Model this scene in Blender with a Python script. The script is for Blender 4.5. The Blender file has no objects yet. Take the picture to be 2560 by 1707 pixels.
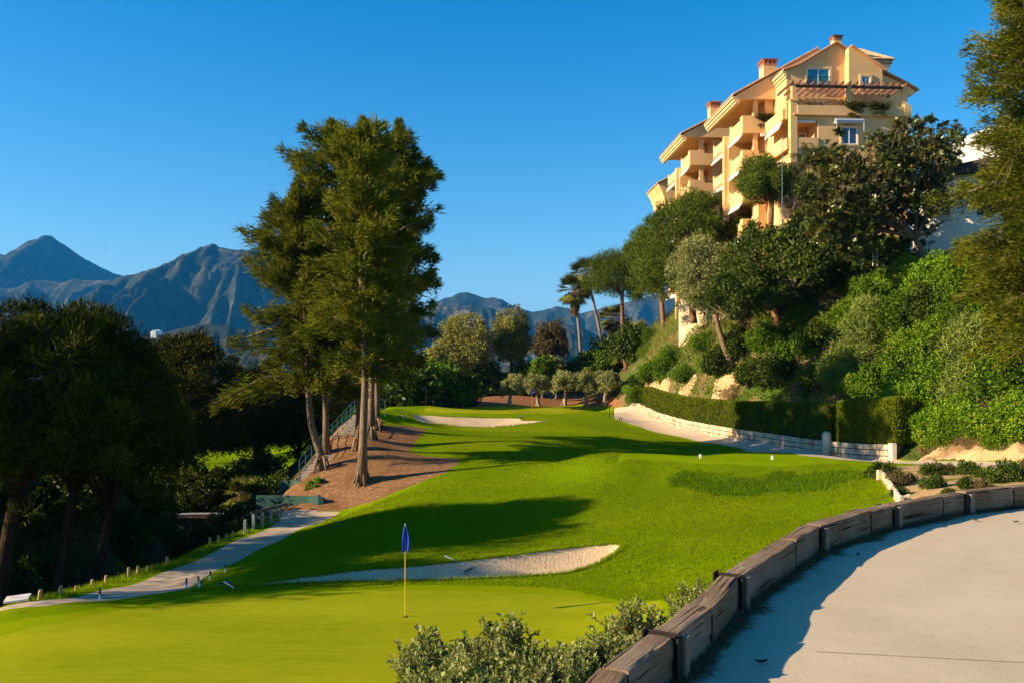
import bpy, bmesh, math, random
import numpy as np
from mathutils import Vector, Matrix, noise
from mathutils.geometry import delaunay_2d_cdt

R = math.radians
RNG = np.random.default_rng(7)
random.seed(7)
C = bpy.context.scene.collection
FPX, CX, HY = 2133.0, 1280.0, 930.0     # focal length and horizon used to turn survey points into metres

def P(px, py, d):
    return ((px - CX) / FPX * d, d, -(py - HY) / FPX * d)

# ---------------------------------------------------------------- tagging
def tag(o, label=None, cat=None, group=None, kind=None):
    if label: o['label'] = label
    if cat: o['category'] = cat
    if group: o['group'] = group
    if kind: o['kind'] = kind
    return o

def empty(name, loc=(0, 0, 0), rz=0.0):
    o = bpy.data.objects.new(name, None)
    C.objects.link(o)
    o.location = loc
    o.rotation_euler = (0, 0, rz)
    o.empty_display_size = 0.3
    return o

def thing(name, label, cat, loc=(0, 0, 0), rz=0.0, group=None):
    return tag(empty(name, loc, rz), label, cat, group)

def copy_tree(o, parent=None):
    c = o.copy()
    C.objects.link(c)
    c.parent = parent
    for ch in list(o.children):
        copy_tree(ch, c)
    return c

def link_mesh(name, me, mat, parent=None):
    o = bpy.data.objects.new(name, me)
    C.objects.link(o)
    if mat is not None and len(me.materials) == 0:
        me.materials.append(mat)
    if parent is not None:
        o.parent = parent
    return o

# ---------------------------------------------------------------- mesh builders
class MB:
    def __init__(self, origin=(0, 0, 0)):
        self.v, self.f, self.o = [], [], Vector(origin)
    def add(self, verts, faces):
        n = len(self.v)
        self.v.extend([tuple(Vector(p) - self.o) for p in verts])
        self.f.extend([tuple(i + n for i in f) for f in faces])
    def box(self, x0, x1, y0, y1, z0, z1, M=None):
        v = [(x0, y0, z0), (x1, y0, z0), (x1, y1, z0), (x0, y1, z0), (x0, y0, z1), (x1, y0, z1), (x1, y1, z1), (x0, y1, z1)]
        if M: v = [M(*p) for p in v]
        self.add(v, [(0, 3, 2, 1), (4, 5, 6, 7), (0, 1, 5, 4), (1, 2, 6, 5), (2, 3, 7, 6), (3, 0, 4, 7)])
    def prism(self, poly, axis, a0, a1, M=None):
        """poly: 2-D outline, extruded along one local axis ('x', 'y' or 'z') from a0 to a1"""
        def put(p, a):
            q = {'x': (a, p[0], p[1]), 'y': (p[0], a, p[1]), 'z': (p[0], p[1], a)}[axis]
            return M(*q) if M else q
        n = len(poly)
        v = [put(p, a0) for p in poly] + [put(p, a1) for p in poly]
        f = [tuple(range(n))[::-1], tuple(range(n, 2 * n))] + [(i, (i + 1) % n, n + (i + 1) % n, n + i) for i in range(n)]
        self.add(v, f)
    def tube(self, pts, radii, n=8, cap=True, jag=0.0):
        pts = [Vector(p) for p in pts]
        if not hasattr(radii, '__len__'): radii = [radii] * len(pts)
        ring = []
        u = None
        for i, p in enumerate(pts):
            t = (pts[min(i + 1, len(pts) - 1)] - pts[max(i - 1, 0)]).normalized()
            if u is None:
                u = t.orthogonal().normalized()
            else:
                u = (u - t * u.dot(t))
                u = u.normalized() if u.length > 1e-6 else t.orthogonal().normalized()
            w = t.cross(u)
            ring.append([p + (u * math.cos(a) + w * math.sin(a)) * radii[i] * (1 + jag * math.sin(3 * a + i * 1.3) + jag * random.uniform(-1, 1))
                         for a in [2 * math.pi * k / n for k in range(n)]])
        v = [q for r in ring for q in r]
        f = []
        for i in range(len(pts) - 1):
            for k in range(n):
                f.append((i * n + k, i * n + (k + 1) % n, (i + 1) * n + (k + 1) % n, (i + 1) * n + k))
        if cap:
            f.append(tuple(range(n))[::-1])
            f.append(tuple((len(pts) - 1) * n + k for k in range(n)))
        self.add(v, f)
    def build(self, name, mat, parent=None, smooth=False, bevel=0.0):
        me = bpy.data.meshes.new(name)
        me.from_pydata(self.v, [], self.f)
        me.update()
        bm = bmesh.new(); bm.from_mesh(me)
        bmesh.ops.recalc_face_normals(bm, faces=bm.faces[:])
        bm.to_mesh(me); bm.free()
        if smooth:
            me.polygons.foreach_set('use_smooth', np.ones(len(me.polygons), dtype=bool))
        o = link_mesh(name, me, mat, parent)
        if bevel:
            m = o.modifiers.new('bevel', 'BEVEL'); m.width = bevel; m.segments = 2; m.limit_method = 'ANGLE'
        return o

def norm(a):
    return a / np.maximum(np.linalg.norm(a, axis=1, keepdims=True), 1e-9)

def leaf_mesh(name, c, a, nrm, L, W, tint, fold=0.15, mid=0.45, tri=False):
    """one small rhombic leaf per row: base c, long axis a, face normal nrm, length L, width W"""
    n = len(c)
    a = norm(a)
    s = norm(np.cross(a, nrm))
    nn = np.cross(s, a)
    L = np.broadcast_to(np.asarray(L, float), (n,))[:, None]
    W = np.broadcast_to(np.asarray(W, float), (n,))[:, None]
    k = 3 if tri else 4
    v = np.empty((n, k, 3))
    if tri:
        v[:, 0] = c - s * W * .5; v[:, 1] = c + s * W * .5; v[:, 2] = c + a * L
    else:
        v[:, 0] = c
        v[:, 1] = c + a * L * mid + s * W * .5 + nn * W * fold
        v[:, 2] = c + a * L
        v[:, 3] = c + a * L * mid - s * W * .5 + nn * W * fold
    me = bpy.data.meshes.new(name)
    me.vertices.add(n * k)
    me.vertices.foreach_set('co', v.astype(np.float32).ravel())
    me.loops.add(n * k)
    me.loops.foreach_set('vertex_index', np.arange(n * k, dtype=np.int32))
    me.polygons.add(n)
    me.polygons.foreach_set('loop_start', np.arange(0, n * k, k, dtype=np.int32))
    at = me.attributes.new('tint', 'FLOAT', 'FACE')
    at.data.foreach_set('value', np.clip(tint, 0, 1).astype(np.float32))
    me.update(calc_edges=True)
    return me

def rand_dir(n):
    v = RNG.normal(size=(n, 3))
    return norm(v)

# ---------------------------------------------------------------- materials
MATS = {}
def nodes_of(name):
    m = bpy.data.materials.new(name)
    m.use_nodes = True
    nt = m.node_tree
    nt.nodes.clear()
    out = nt.nodes.new('ShaderNodeOutputMaterial')
    MATS[name] = m
    return m, nt, out

def N(nt, typ, **kw):
    n = nt.nodes.new(typ)
    for k, v in kw.items():
        if k in n.inputs.keys() if isinstance(k, str) else False:
            n.inputs[k].default_value = v
        else:
            setattr(n, k, v)
    return n

def noise_fac(nt, vec, scale, detail=4, rough=0.55, lo=0.35, hi=0.65, stretch=None):
    if stretch:
        mp = N(nt, 'ShaderNodeMapping'); mp.inputs['Scale'].default_value = stretch
        nt.links.new(vec, mp.inputs['Vector']); vec = mp.outputs[0]
    t = N(nt, 'ShaderNodeTexNoise'); t.inputs['Scale'].default_value = scale
    t.inputs['Detail'].default_value = detail; t.inputs['Roughness'].default_value = rough
    nt.links.new(vec, t.inputs['Vector'])
    mr = N(nt, 'ShaderNodeMapRange'); mr.inputs[1].default_value = lo; mr.inputs[2].default_value = hi
    nt.links.new(t.outputs['Fac'], mr.inputs[0])
    return mr.outputs[0], t.outputs['Fac']

def mixc(nt, fac, a, b):
    m = N(nt, 'ShaderNodeMix', data_type='RGBA')
    for sock, val in ((m.inputs[6], a), (m.inputs[7], b)):
        if isinstance(val, tuple): sock.default_value = (*val, 1)
        else: nt.links.new(val, sock)
    if isinstance(fac, (int, float)): m.inputs[0].default_value = fac
    else: nt.links.new(fac, m.inputs[0])
    return m.outputs[2]

def surf_mat(name, ca, cb, scales=((3, 4),), cc=None, cscale=0.3, clo=.5, chi=.7, rough=.85, bump=0.0, bscale=20, spec=.3, stretch=None, obj=False, bdist=.02, lo=.35, hi=.65, metal=0):
    m, nt, out = nodes_of(name)
    if obj:
        vec = N(nt, 'ShaderNodeTexCoord').outputs['Object']
    else:
        vec = N(nt, 'ShaderNodeNewGeometry').outputs['Position']
    col = None
    for sc, det in scales:
        f, raw = noise_fac(nt, vec, sc, det, lo=lo, hi=hi, stretch=stretch)
        col = mixc(nt, f, ca, cb) if col is None else mixc(nt, .5, col, mixc(nt, f, ca, cb))
    if cc:
        f, _ = noise_fac(nt, vec, cscale, 5, lo=clo, hi=chi)
        col = mixc(nt, f, col, cc)
    b = N(nt, 'ShaderNodeBsdfPrincipled')
    nt.links.new(col, b.inputs['Base Color'])
    b.inputs['Roughness'].default_value = rough
    b.inputs['Specular IOR Level'].default_value = spec
    b.inputs['Metallic'].default_value = metal
    if bump:
        f, raw = noise_fac(nt, vec, bscale, 6, rough=.65, stretch=stretch)
        bp = N(nt, 'ShaderNodeBump'); bp.inputs['Strength'].default_value = bump; bp.inputs['Distance'].default_value = bdist
        nt.links.new(raw, bp.inputs['Height']); nt.links.new(bp.outputs[0], b.inputs['Normal'])
    nt.links.new(b.outputs[0], out.inputs[0])
    return m

def plain(name, col, rough=.6, metal=0, spec=.4):
    m, nt, out = nodes_of(name)
    vec = N(nt, 'ShaderNodeTexCoord').outputs['Object']
    f, _ = noise_fac(nt, vec, 9, 4, lo=.3, hi=.75)
    c = mixc(nt, f, tuple(x * .85 for x in col), tuple(min(1, x * 1.1) for x in col))
    b = N(nt, 'ShaderNodeBsdfPrincipled'); nt.links.new(c, b.inputs['Base Color'])
    b.inputs['Roughness'].default_value = rough; b.inputs['Metallic'].default_value = metal
    b.inputs['Specular IOR Level'].default_value = spec
    nt.links.new(b.outputs[0], out.inputs[0])
    return m

def foliage(name, ca, cb, cc=None, trans=.3, rough=.5, spec=.25):
    """leaf colour runs from ca to cb by the leaf's own tint; cc is a rare odd colour (dry leaves); each plant shifts a little"""
    m, nt, out = nodes_of(name)
    at = N(nt, 'ShaderNodeAttribute', attribute_name='tint')
    col = mixc(nt, at.outputs['Fac'], ca, cb)
    if cc:
        mr = N(nt, 'ShaderNodeMapRange'); mr.inputs[1].default_value = .93; mr.inputs[2].default_value = .97
        nt.links.new(at.outputs['Fac'], mr.inputs[0])
        col = mixc(nt, mr.outputs[0], col, cc)
    oi = N(nt, 'ShaderNodeObjectInfo')
    hs = N(nt, 'ShaderNodeHueSaturation')
    mr = N(nt, 'ShaderNodeMapRange'); mr.inputs[3].default_value = .8; mr.inputs[4].default_value = 1.2
    nt.links.new(oi.outputs['Random'], mr.inputs[0]); nt.links.new(mr.outputs[0], hs.inputs['Value'])
    nt.links.new(col, hs.inputs['Color'])
    b = N(nt, 'ShaderNodeBsdfPrincipled'); nt.links.new(hs.outputs[0], b.inputs['Base Color'])
    b.inputs['Roughness'].default_value = rough; b.inputs['Specular IOR Level'].default_value = spec
    t = N(nt, 'ShaderNodeBsdfTranslucent'); nt.links.new(hs.outputs[0], t.inputs['Color'])
    mx = N(nt, 'ShaderNodeMixShader'); mx.inputs[0].default_value = trans
    nt.links.new(b.outputs[0], mx.inputs[1]); nt.links.new(t.outputs[0], mx.inputs[2])
    nt.links.new(mx.outputs[0], out.inputs[0])
    return m

# ---------------------------------------------------------------- ground shape
CP = []
def cp(*pts): CP.extend(pts)
def pp(*pts): CP.extend([P(*q) for q in pts])
# path beside the camera
cp((0.3, 2, -1.6), (1.2, 4, -1.6), (2.3, 6, -1.6), (4, 8, -1.6), (6, 9.3, -1.6), (8.5, 10.2, -1.6), (6, 5, -1.6), (3, 3, -1.6), (10, 8, -1.6),
   (0, -5, -1.6), (10, -5, -1.6), (4, 0, -1.6), (-2, -4, -1.6), (14, 9, -1.6), (20, 4, -1.6), (1.7, 5.4, -1.6), (3, 7.3, -1.6), (0.7, 3.5, -1.6))
# bank below the timber wall
cp((-2.5, 0, -2.0), (-3, 3, -2.4), (-1.3, 4.6, -2.7), (0, 6.4, -2.9), (1.2, 8, -3.0), (2.6, 9.6, -2.7), (4.4, 11.2, -2.5), (7, 12.6, -2.4),
   (-5, 6, -3.9), (-2.2, 8.5, -4.3), (0, 10.5, -4.5), (2, 12.2, -4.3), (4.5, 14.5, -4.0), (8, 17, -3.6), (11, 14, -2.3), (14, 17, -3.0), (18, 14, -2.2),
   (-8, 4, -3.8), (-12, 0, -4), (-9, 9, -5.3), (-4.5, 11.5, -5.45), (-1, 13.5, -5.4), (2.5, 16, -5.2))
# near green
cp((-8, 16, -5.66), (-10.5, 19, -5.7), (-5, 18, -5.66), (-4, 14.5, -5.66), (0, 19, -5.66), (1.5, 17, -5.66), (3.5, 21, -5.6), (-2.5, 21.5, -5.66), (-7, 21, -5.75), (-12, 14, -5.8))
pp((1010, 1541, 19.75), (1650, 1480, 20.2), (1900, 1400, 22.2), (1800, 1330, 27), (2000, 1290, 30), (1600, 1400, 24.5))
# first bunker and lawn behind it
pp((1025, 1452, 23.5), (1351, 1437, 23.9), (815, 1455, 23.6), (700, 1462, 23.6), (1545, 1364, 28), (1331, 1381, 27.7), (1197, 1398, 27), (891, 1425, 26.2),
   (1000, 1300, 34), (1200, 1260, 38), (1400, 1300, 33), (700, 1400, 28.5), (560, 1440, 26), (850, 1300, 37.5))
# left path
pp((0, 1526, 20.5), (250, 1501, 23), (470, 1470, 26), (578, 1409, 30.5), (687, 1356, 35), (759, 1318, 39), (850, 1280, 42.3),
   (0, 1519, 21.5), (145, 1497, 23.8), (307, 1466, 26.8), (481, 1405, 31.5), (596, 1347, 36.5), (690, 1300, 40.5), (720, 1281, 42.8))
# verge and ravine
pp((30, 1511, 22), (98, 1497, 23), (190, 1475, 25), (265, 1457, 27.2), (345, 1434, 29.2), (418, 1411, 31), (489, 1382, 33.4), (546, 1357, 35.5), (590, 1338, 37.2), (640, 1318, 39.3), (680, 1302, 41))
_vg = [(30, 1511, 22), (98, 1497, 23), (190, 1475, 25), (265, 1457, 27.2), (345, 1434, 29.2), (418, 1411, 31), (489, 1382, 33.4), (546, 1357, 35.5), (590, 1338, 37.2), (640, 1318, 39.3), (680, 1302, 41)]
cp(*[(q[0] - .55, q[1] + .1, q[2] - .03) for q in (P(*v) for v in _vg)])
cp((-15.9, 26.8, -9.3), (-15.6, 32, -9.5), (-15.2, 36.3, -9.8), (-14.8, 41.5, -9.8), (-15.5, 21.5, -8), (-16.6, 27, -12), (-16.8, 34, -12.6), (-16.5, 40, -12.4), (-15.8, 46, -12.2),
   (-18.4, 30, -7.5), (-20.5, 33, -4.2), (-19.4, 36, -4.5), (-17.6, 34.5, -7.8), (-17.4, 37.5, -8.0), (-20, 43, -5.5), (-18, 42, -8.5), (-23, 28, -6), (-25.5, 33, -4.5), (-30, 38, -4.4), (-30, 47, -5.4), (-24, 48, -6.2), (-20.5, 49.5, -9.0),
   (-19, 53, -12.3), (-24, 54.5, -12.0), (-20, 20, -10.5), (-26, 20, -8.5), (-36, 32, -5), (-30, 12, -9), (-18, 10, -7), (-20, 56.2, -12.5), (-28, 56, -11.5))
cp((-28, 59, -9.7), (-24, 59, -9.7), (-19.5, 59, -9.7), (-35, 58, -10), (-25, 65, -9.9), (-31, 75, -10.4), (-40, 60, -9.0), (-40, 45, -6), (-45, 30, -6), (-50, 60, -8), (-60, 20, -8))
pp((160, 1180, 95), (600, 1112, 134), (380, 1150, 108), (100, 1140, 115), (600, 1140, 115))
cp((-44, 95, -11), (-60, 120, -11.4), (-22, 80, -10.4), (-20, 95, -10.8), (-70, 80, -11), (-90, 60, -11), (-35, 160, -11.6), (-90, 160, -12))
# retaining walls, steps and mulch bank
pp((748, 1192, 46), (800, 1165, 48), (835, 1082, 52), (888, 1032, 58), (905, 1205, 44), (927, 1094, 54), (948, 1061, 60), (1061, 1070, 61), (1031, 1120, 53), (1147, 1157, 47.5),
   (1031, 1213, 43), (936, 1252, 42.5), (1000, 1030, 70), (960, 1016, 78), (1080, 1010, 83), (900, 1016, 69), (860, 1130, 49.5))
cp((-14.5, 46, -9.5), (-14.5, 52, -8.6), (-15, 60, -7), (-18, 62, -9), (-17, 75, -7.5), (-14, 68, -4.0), (-20, 70, -9.5), (-14, 96, -5), (-22, 110, -9), (-13.2, 44.8, -7.6))
# fairway
pp((1100, 1180, 44.5), (1300, 1150, 47), (1250, 1230, 39.5), (1000, 1240, 40.5), (1500, 1100, 60), (1300, 1100, 56), (1200, 1090, 58.5), (1620, 1110, 59), (1600, 1080, 68), (1420, 1125, 53), (1560, 1118, 57),
   (1120, 1072, 67), (1231, 1070, 68.5), (1305, 1062, 71), (1372, 1053, 74), (1119, 1041, 74), (1208, 1044, 75), (1298, 1045, 75.5), (1030, 1035, 76), (1200, 1030, 76.5), (1120, 1028, 76.5),
   (1290, 1031, 77), (1200, 1025, 83), (1400, 1018, 89), (1480, 1024, 85), (1530, 1043, 79), (1100, 1020, 83), (1330, 1026, 84), (1450, 1060, 71))
# tee
pp((1500, 1131, 43), (1640, 1133, 44.5), (1850, 1128, 47.5), (2060, 1135, 45), (1751, 1141, 44), (1931, 1146, 43), (1830, 1160, 40.2), (2000, 1162, 40), (2130, 1152, 41.5), (1600, 1150, 41.5), (1690, 1156, 41),
   (1480, 1140, 41.5), (1420, 1152, 42), (1700, 1250, 34.5), (1500, 1222, 37.5), (1850, 1257, 33), (2050, 1248, 31.5), (1950, 1235, 34.6), (1750, 1235, 36), (1600, 1235, 37), (1800, 1196, 39.2), (1950, 1200, 38.4), (1650, 1192, 40), (1400, 1200, 41), (2140, 1215, 33.5), (1375, 1165, 43.3), (1330, 1163, 44.6), (1450, 1185, 41.5))
cp((4.5, 50, -5.2), (7, 51.5, -5.25), (9.5, 52.5, -5.25), (12.5, 53, -5.2), (15.2, 51, -5.1), (4.2, 46.5, -5.0))
# cart path behind the tee
pp((1700, 1085, 71), (1850, 1112, 61), (2000, 1131, 54), (2100, 1143, 49.5), (2280, 1154, 43), (2450, 1160, 38.8), (2560, 1162, 37), (1560, 1032, 87), (1620, 1045, 82), (1540, 1015, 95))
# flower bed
pp((2195, 1195, 33), (2245, 1262, 28), (2300, 1172, 37), (2560, 1190, 31), (2450, 1218, 27), (2350, 1215, 30), (2300, 1235, 28.5))
# earth under hedge, dirt bank, hillside
pp((2300, 1150, 44.2), (2450, 1150, 40.8), (2560, 1148, 39), (2450, 1100, 42), (2450, 1050, 43.2), (2450, 950, 46), (2450, 850, 49.5), (2450, 750, 53), (2450, 650, 57),
   (2300, 1060, 46.8), (2300, 950, 50), (2300, 850, 53.5), (2300, 750, 57), (2300, 660, 61), (2560, 1095, 40), (2560, 950, 44), (2560, 800, 49), (2560, 650, 54),
   (2100, 1000, 56.5), (2100, 930, 59), (2100, 850, 62), (2100, 760, 65), (2050, 700, 68.5), (1900, 980, 67), (1900, 900, 70), (1900, 820, 73), (1850, 785, 76),
   (1750, 1000, 75), (1750, 900, 78.5), (1750, 805, 82), (1640, 970, 84), (1640, 880, 88), (1680, 800, 90), (1605, 930, 92), (1600, 1000, 90))
WLP = [P(1578, 1016, 90), P(1600, 1026, 85), P(1640, 1050, 80), P(1700, 1073, 75), P(1779, 1090, 69), P(1850, 1104, 63.8), P(1970, 1124, 57), P(2080, 1142, 52), P(2155, 1149, 49), P(2232, 1153, 46.3)]
cp(*[(q[0] - .15, q[1] - .05, q[2]) for q in WLP]); cp(*[(q[0] - 1.3, q[1] - .3, q[2] - .02) for q in WLP[1:]]); cp(*[(q[0] + 1.5, q[1] + .4, q[2] + .7) for q in WLP])
cp((23.2, 45.8, -4.3),
   (24, 72, 8.3), (30, 72, 8.6), (36, 70, 8.6), (30, 90, 9), (45, 80, 10), (40, 64, 8.8), (18.5, 86, 5.3), (21, 80, 5.4), (18, 95, 5.5), (17, 105, 5), (24, 110, 8),
   (10, 100, -2.8), (12, 97, -2.6), (14, 112, 0), (50, 50, 8), (40, 45, 5.5), (45, 30, 1), (60, 60, 11), (80, 100, 14), (60, 120, 12), (35, 30, -2), (28, 25, -2.6), (40, 15, -1))
# behind
pp((1300, 1009, 95), (1300, 986, 103), (1520, 990, 105), (1200, 992, 101), (1140, 1000, 93))
cp((-5, 125, -2.8), (5, 130, -2.8), (14, 130, -2), (0, 180, -6), (-15, 150, -7), (40, 180, 2), (0, 300, -14), (-150, 100, -13), (-150, 300, -16), (150, 100, 14), (150, 300, -5), (0, 650, -25), (-500, 650, -25), (500, 650, -25), (-500, 100, -18), (500, 100, 5),
   (-60, -20, -9), (60, -20, -1))
CPA = np.array(CP)
_c = 1.2
def _phi(r2): return np.sqrt(r2 + _c * _c)
_d2 = ((CPA[:, None, :2] - CPA[None, :, :2]) ** 2).sum(-1)
_A = _phi(_d2) - np.eye(len(CPA)) * 0.25
_n = len(CPA)
_B = np.zeros((_n + 1, _n + 1)); _B[:_n, :_n] = _A; _B[:_n, _n] = 1; _B[_n, :_n] = 1
_w = np.linalg.solve(_B, np.append(CPA[:, 2], 0))

def H0(x, y):
    x = np.atleast_1d(np.asarray(x, float)); y = np.atleast_1d(np.asarray(y, float))
    out = np.empty(len(x))
    for i in range(0, len(x), 4000):
        r2 = (x[i:i+4000, None] - CPA[None, :, 0]) ** 2 + (y[i:i+4000, None] - CPA[None, :, 1]) ** 2
        out[i:i+4000] = _phi(r2) @ _w[:-1] + _w[-1]
    # the paved path by the camera is level
    return out

_DS = np.concatenate([np.arange(2.5, 60, .08), np.arange(60, 260, .3)])
def hit(px, py, fn=None):
    """where the ground lies in the direction of a survey point"""
    x, d, z = P(px, py, _DS)
    h = (fn or H0)(x, d)
    below = np.nonzero(z <= h)[0]
    below = below[below > 0]
    if len(below) == 0: return (x[-1], d[-1], h[-1])
    i = below[0]
    t0, t1 = z[i-1] - h[i-1], z[i] - h[i]
    k = t0 / (t0 - t1) if t0 > 0 else 0
    dd = _DS[i-1] + (_DS[i] - _DS[i-1]) * k
    x, d, z = P(px, py, dd)
    return (float(x), float(d), float(z))
def hits(pts): return [hit(*p)[:2] for p in pts]

def smooth_poly(pts, n=4):
    """closed Catmull-Rom"""
    pts = np.array(pts); m = len(pts); out = []
    for i in range(m):
        p0, p1, p2, p3 = pts[i-1], pts[i], pts[(i+1) % m], pts[(i+2) % m]
        for k in range(n):
            t = k / n
            out.append(.5 * ((2*p1) + (-p0+p2)*t + (2*p0-5*p1+4*p2-p3)*t*t + (-p0+3*p1-3*p2+p3)*t**3))
    return np.array(out)

def inside(poly, x, y):
    c = np.zeros(len(x), bool)
    n = len(poly)
    for i in range(n):
        x0, y0 = poly[i-1]; x1, y1 = poly[i]
        if y0 == y1: continue
        k = ((y0 > y) != (y1 > y)) & (x < (x1 - x0) * (y - y0) / (y1 - y0) + x0)
        c ^= k
    return c

def pdist(poly, x, y):
    d = np.full(len(x), 1e9)
    for i in range(len(poly)):
        a = np.array(poly[i-1]); b = np.array(poly[i]); ab = b - a
        t = np.clip(((x-a[0])*ab[0] + (y-a[1])*ab[1]) / max(ab @ ab, 1e-9), 0, 1)
        d = np.minimum(d, np.hypot(x - a[0] - t*ab[0], y - a[1] - t*ab[1]))
    return d

# ---------------------------------------------------------------- ground regions (survey outlines dropped onto the ground)
WALL_BASE = [(1640, 1745), (1687, 1705), (1794, 1612), (1840, 1523), (1972, 1435), (2004, 1420), (2050, 1385), (2161, 1341), (2196, 1336), (2234, 1324), (2353, 1295), (2414, 1284), (2525, 1271), (2620, 1262)]
def onpath(px, py):
    d = FPX * 1.6 / (py - HY); return ((px - CX) / FPX * d, d)
WB = [onpath(*q) for q in [(1570, 1810), (1687, 1705), (1780, 1621), (1848, 1530), (1990, 1424), (2050, 1383), (2178, 1338), (2234, 1321), (2358, 1295), (2414, 1284), (2535, 1269)]]
WB = [(WB[0][0] - .55, WB[0][1] - 1.3)] + WB + [(WB[-1][0] + 1.3, WB[-1][1] + .5), (WB[-1][0] + 3.4, WB[-1][1] + .9)]
REG = {}
REG['upper_path'] = np.array(WB + [(14, 9.5), (22, 5), (22, -9), (-1.2, -9)])
REG['left_path'] = np.array(hits([(-160, 1543), (0, 1526), (108, 1514), (250, 1501), (362, 1487), (470, 1470), (502, 1448), (578, 1409), (643, 1374), (687, 1356), (759, 1318), (850, 1279), (812, 1278), (705, 1277), (701, 1296), (669, 1322), (596, 1347), (542, 1376), (481, 1405), (398, 1434), (307, 1466), (217, 1484), (145, 1497), (0, 1519), (-160, 1535)]))
REG['sand_bunker'] = smooth_poly(hits([(480, 1478), (700, 1460), (815, 1455), (1025, 1451), (1197, 1445), (1351, 1437), (1446, 1424), (1515, 1396), (1551, 1370), (1538, 1359), (1446, 1367), (1331, 1381), (1197, 1398), (1044, 1414), (891, 1426), (796, 1438), (700, 1451), (590, 1465)]), 3)
REG['far_sand_bunker'] = np.array(hits([(1022, 1035), (1046, 1053), (1115, 1060), (1186, 1067), (1231, 1067), (1305, 1060), (1372, 1051.5), (1340, 1051), (1306, 1051), (1298, 1045), (1208, 1044), (1119, 1041), (1050, 1037)]))
REG['putting_green'] = smooth_poly([(-12.4, 17.0)] + hits([(0, 1589), (150, 1552), (420, 1512), (700, 1486), (1000, 1474), (1250, 1480), (1450, 1493), (1580, 1512)]) + [(3.4, 19.5), (2.5, 16.5), (-1, 14.3), (-6, 13.2), (-11, 13.5)], 3)
REG['fringe_lawn'] = smooth_poly([(-13.2, 18.2)] + hits([(0, 1558), (200, 1528), (420, 1495), (700, 1474), (1000, 1462), (1250, 1464), (1450, 1478), (1640, 1500)]) + [(4.3, 19.0), (3.4, 16), (-1, 13.6), (-6, 12.4), (-12, 12.6)], 3)
REG['far_putting_green'] = smooth_poly(hits([(1060, 1026), (1200, 1032), (1330, 1033), (1450, 1028), (1480, 1020), (1400, 1014), (1250, 1014), (1130, 1018)]), 3)
REG['mulch_bed'] = np.array(hits([(740, 1194), (722, 1206), (698, 1243), (702, 1283), (760, 1283), (818, 1277), (850, 1276), (891, 1264), (936, 1252), (1031, 1213), (1115, 1181), (1147, 1158), (1144, 1145), (1061, 1139), (1019, 1127), (1037, 1103), (1061, 1082), (1061, 1070), (1000, 1064), (948, 1061), (905, 1058), (876, 1056), (862, 1046), (828, 1082), (792, 1130)]))
REG['far_mulch_bed'] = np.array(hits([(1135, 1014), (1230, 1017), (1320, 1018), (1420, 1014), (1520, 1014), (1549, 1019), (1558, 1003), (1540, 990), (1515, 989), (1440, 986), (1300, 984), (1220, 984), (1150, 995)]))
REG['cart_path'] = np.array(hits([(1535, 1021), (1532, 1045), (1600, 1066), (1700, 1091), (1850, 1119), (2000, 1137), (2100, 1148), (2280, 1158), (2450, 1166), (2700, 1170), (2700, 1154), (2560, 1154), (2450, 1152), (2340, 1152), (2285, 1152)]) + [(q[0] + .1, q[1] + .02) for q in WLP[::-1]])
REG['tee_lawn'] = smooth_poly(hits([(1550, 1137), (1650, 1133), (1850, 1130), (2060, 1138), (2150, 1155), (2000, 1162), (1830, 1160), (1650, 1150), (1570, 1146)]), 3)
REG['flower_bed'] = np.array(hits([(2195, 1197), (2190, 1180), (2215, 1168), (2290, 1162), (2450, 1170), (2700, 1175), (2700, 1225)]) + [(14.5, 16), (11, 17.5), (10.6, 21), hit(2262, 1258)[:2], hit(2247, 1262)[:2]])
REG['hillside'] = np.array(hits([(1552, 1003), (1574, 1018), (1592, 1027)]) + [ (14.9, 76), (17.2, 64), (18.6, 57), (19.8, 52), (20.9, 46.4), (21.3, 45.2)] + hits([(2320, 1151), (2450, 1149), (2560, 1146), (2700, 1140)]) + [(34, 33), (60, 30), (90, 60), (90, 140), (40, 160), (22, 125), (14, 108), (11.5, 96)])
REG['ravine'] = np.array([(-17, 12), (-14.2, 20)] + [(q[0] - .62, q[1] + .1) for q in (P(*v) for v in _vg)] + hits([(702, 1281)]) + [(-12.2, 44.5), (-11.75, 46.5), (-11.35, 52), (-11.0, 58.2), (-12.5, 62), (-18, 72), (-30, 70), (-50, 66), (-70, 40), (-60, 0), (-25, 0)])
REG['far_earth'] = np.array([(-40, 138), (-17, 128), (-6, 112), hit(1150, 995)[:2], hit(1220, 984)[:2], hit(1440, 986)[:2], hit(1575, 1000)[:2], (12, 99), (14, 107), (22, 124), (40, 160), (60, 330), (-60, 330)])
ORDER = ['upper_path', 'left_path', 'sand_bunker', 'far_sand_bunker', 'putting_green', 'fringe_lawn', 'far_putting_green', 'mulch_bed', 'far_mulch_bed', 'cart_path', 'tee_lawn', 'flower_bed', 'ravine', 'hillside', 'far_earth']

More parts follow.
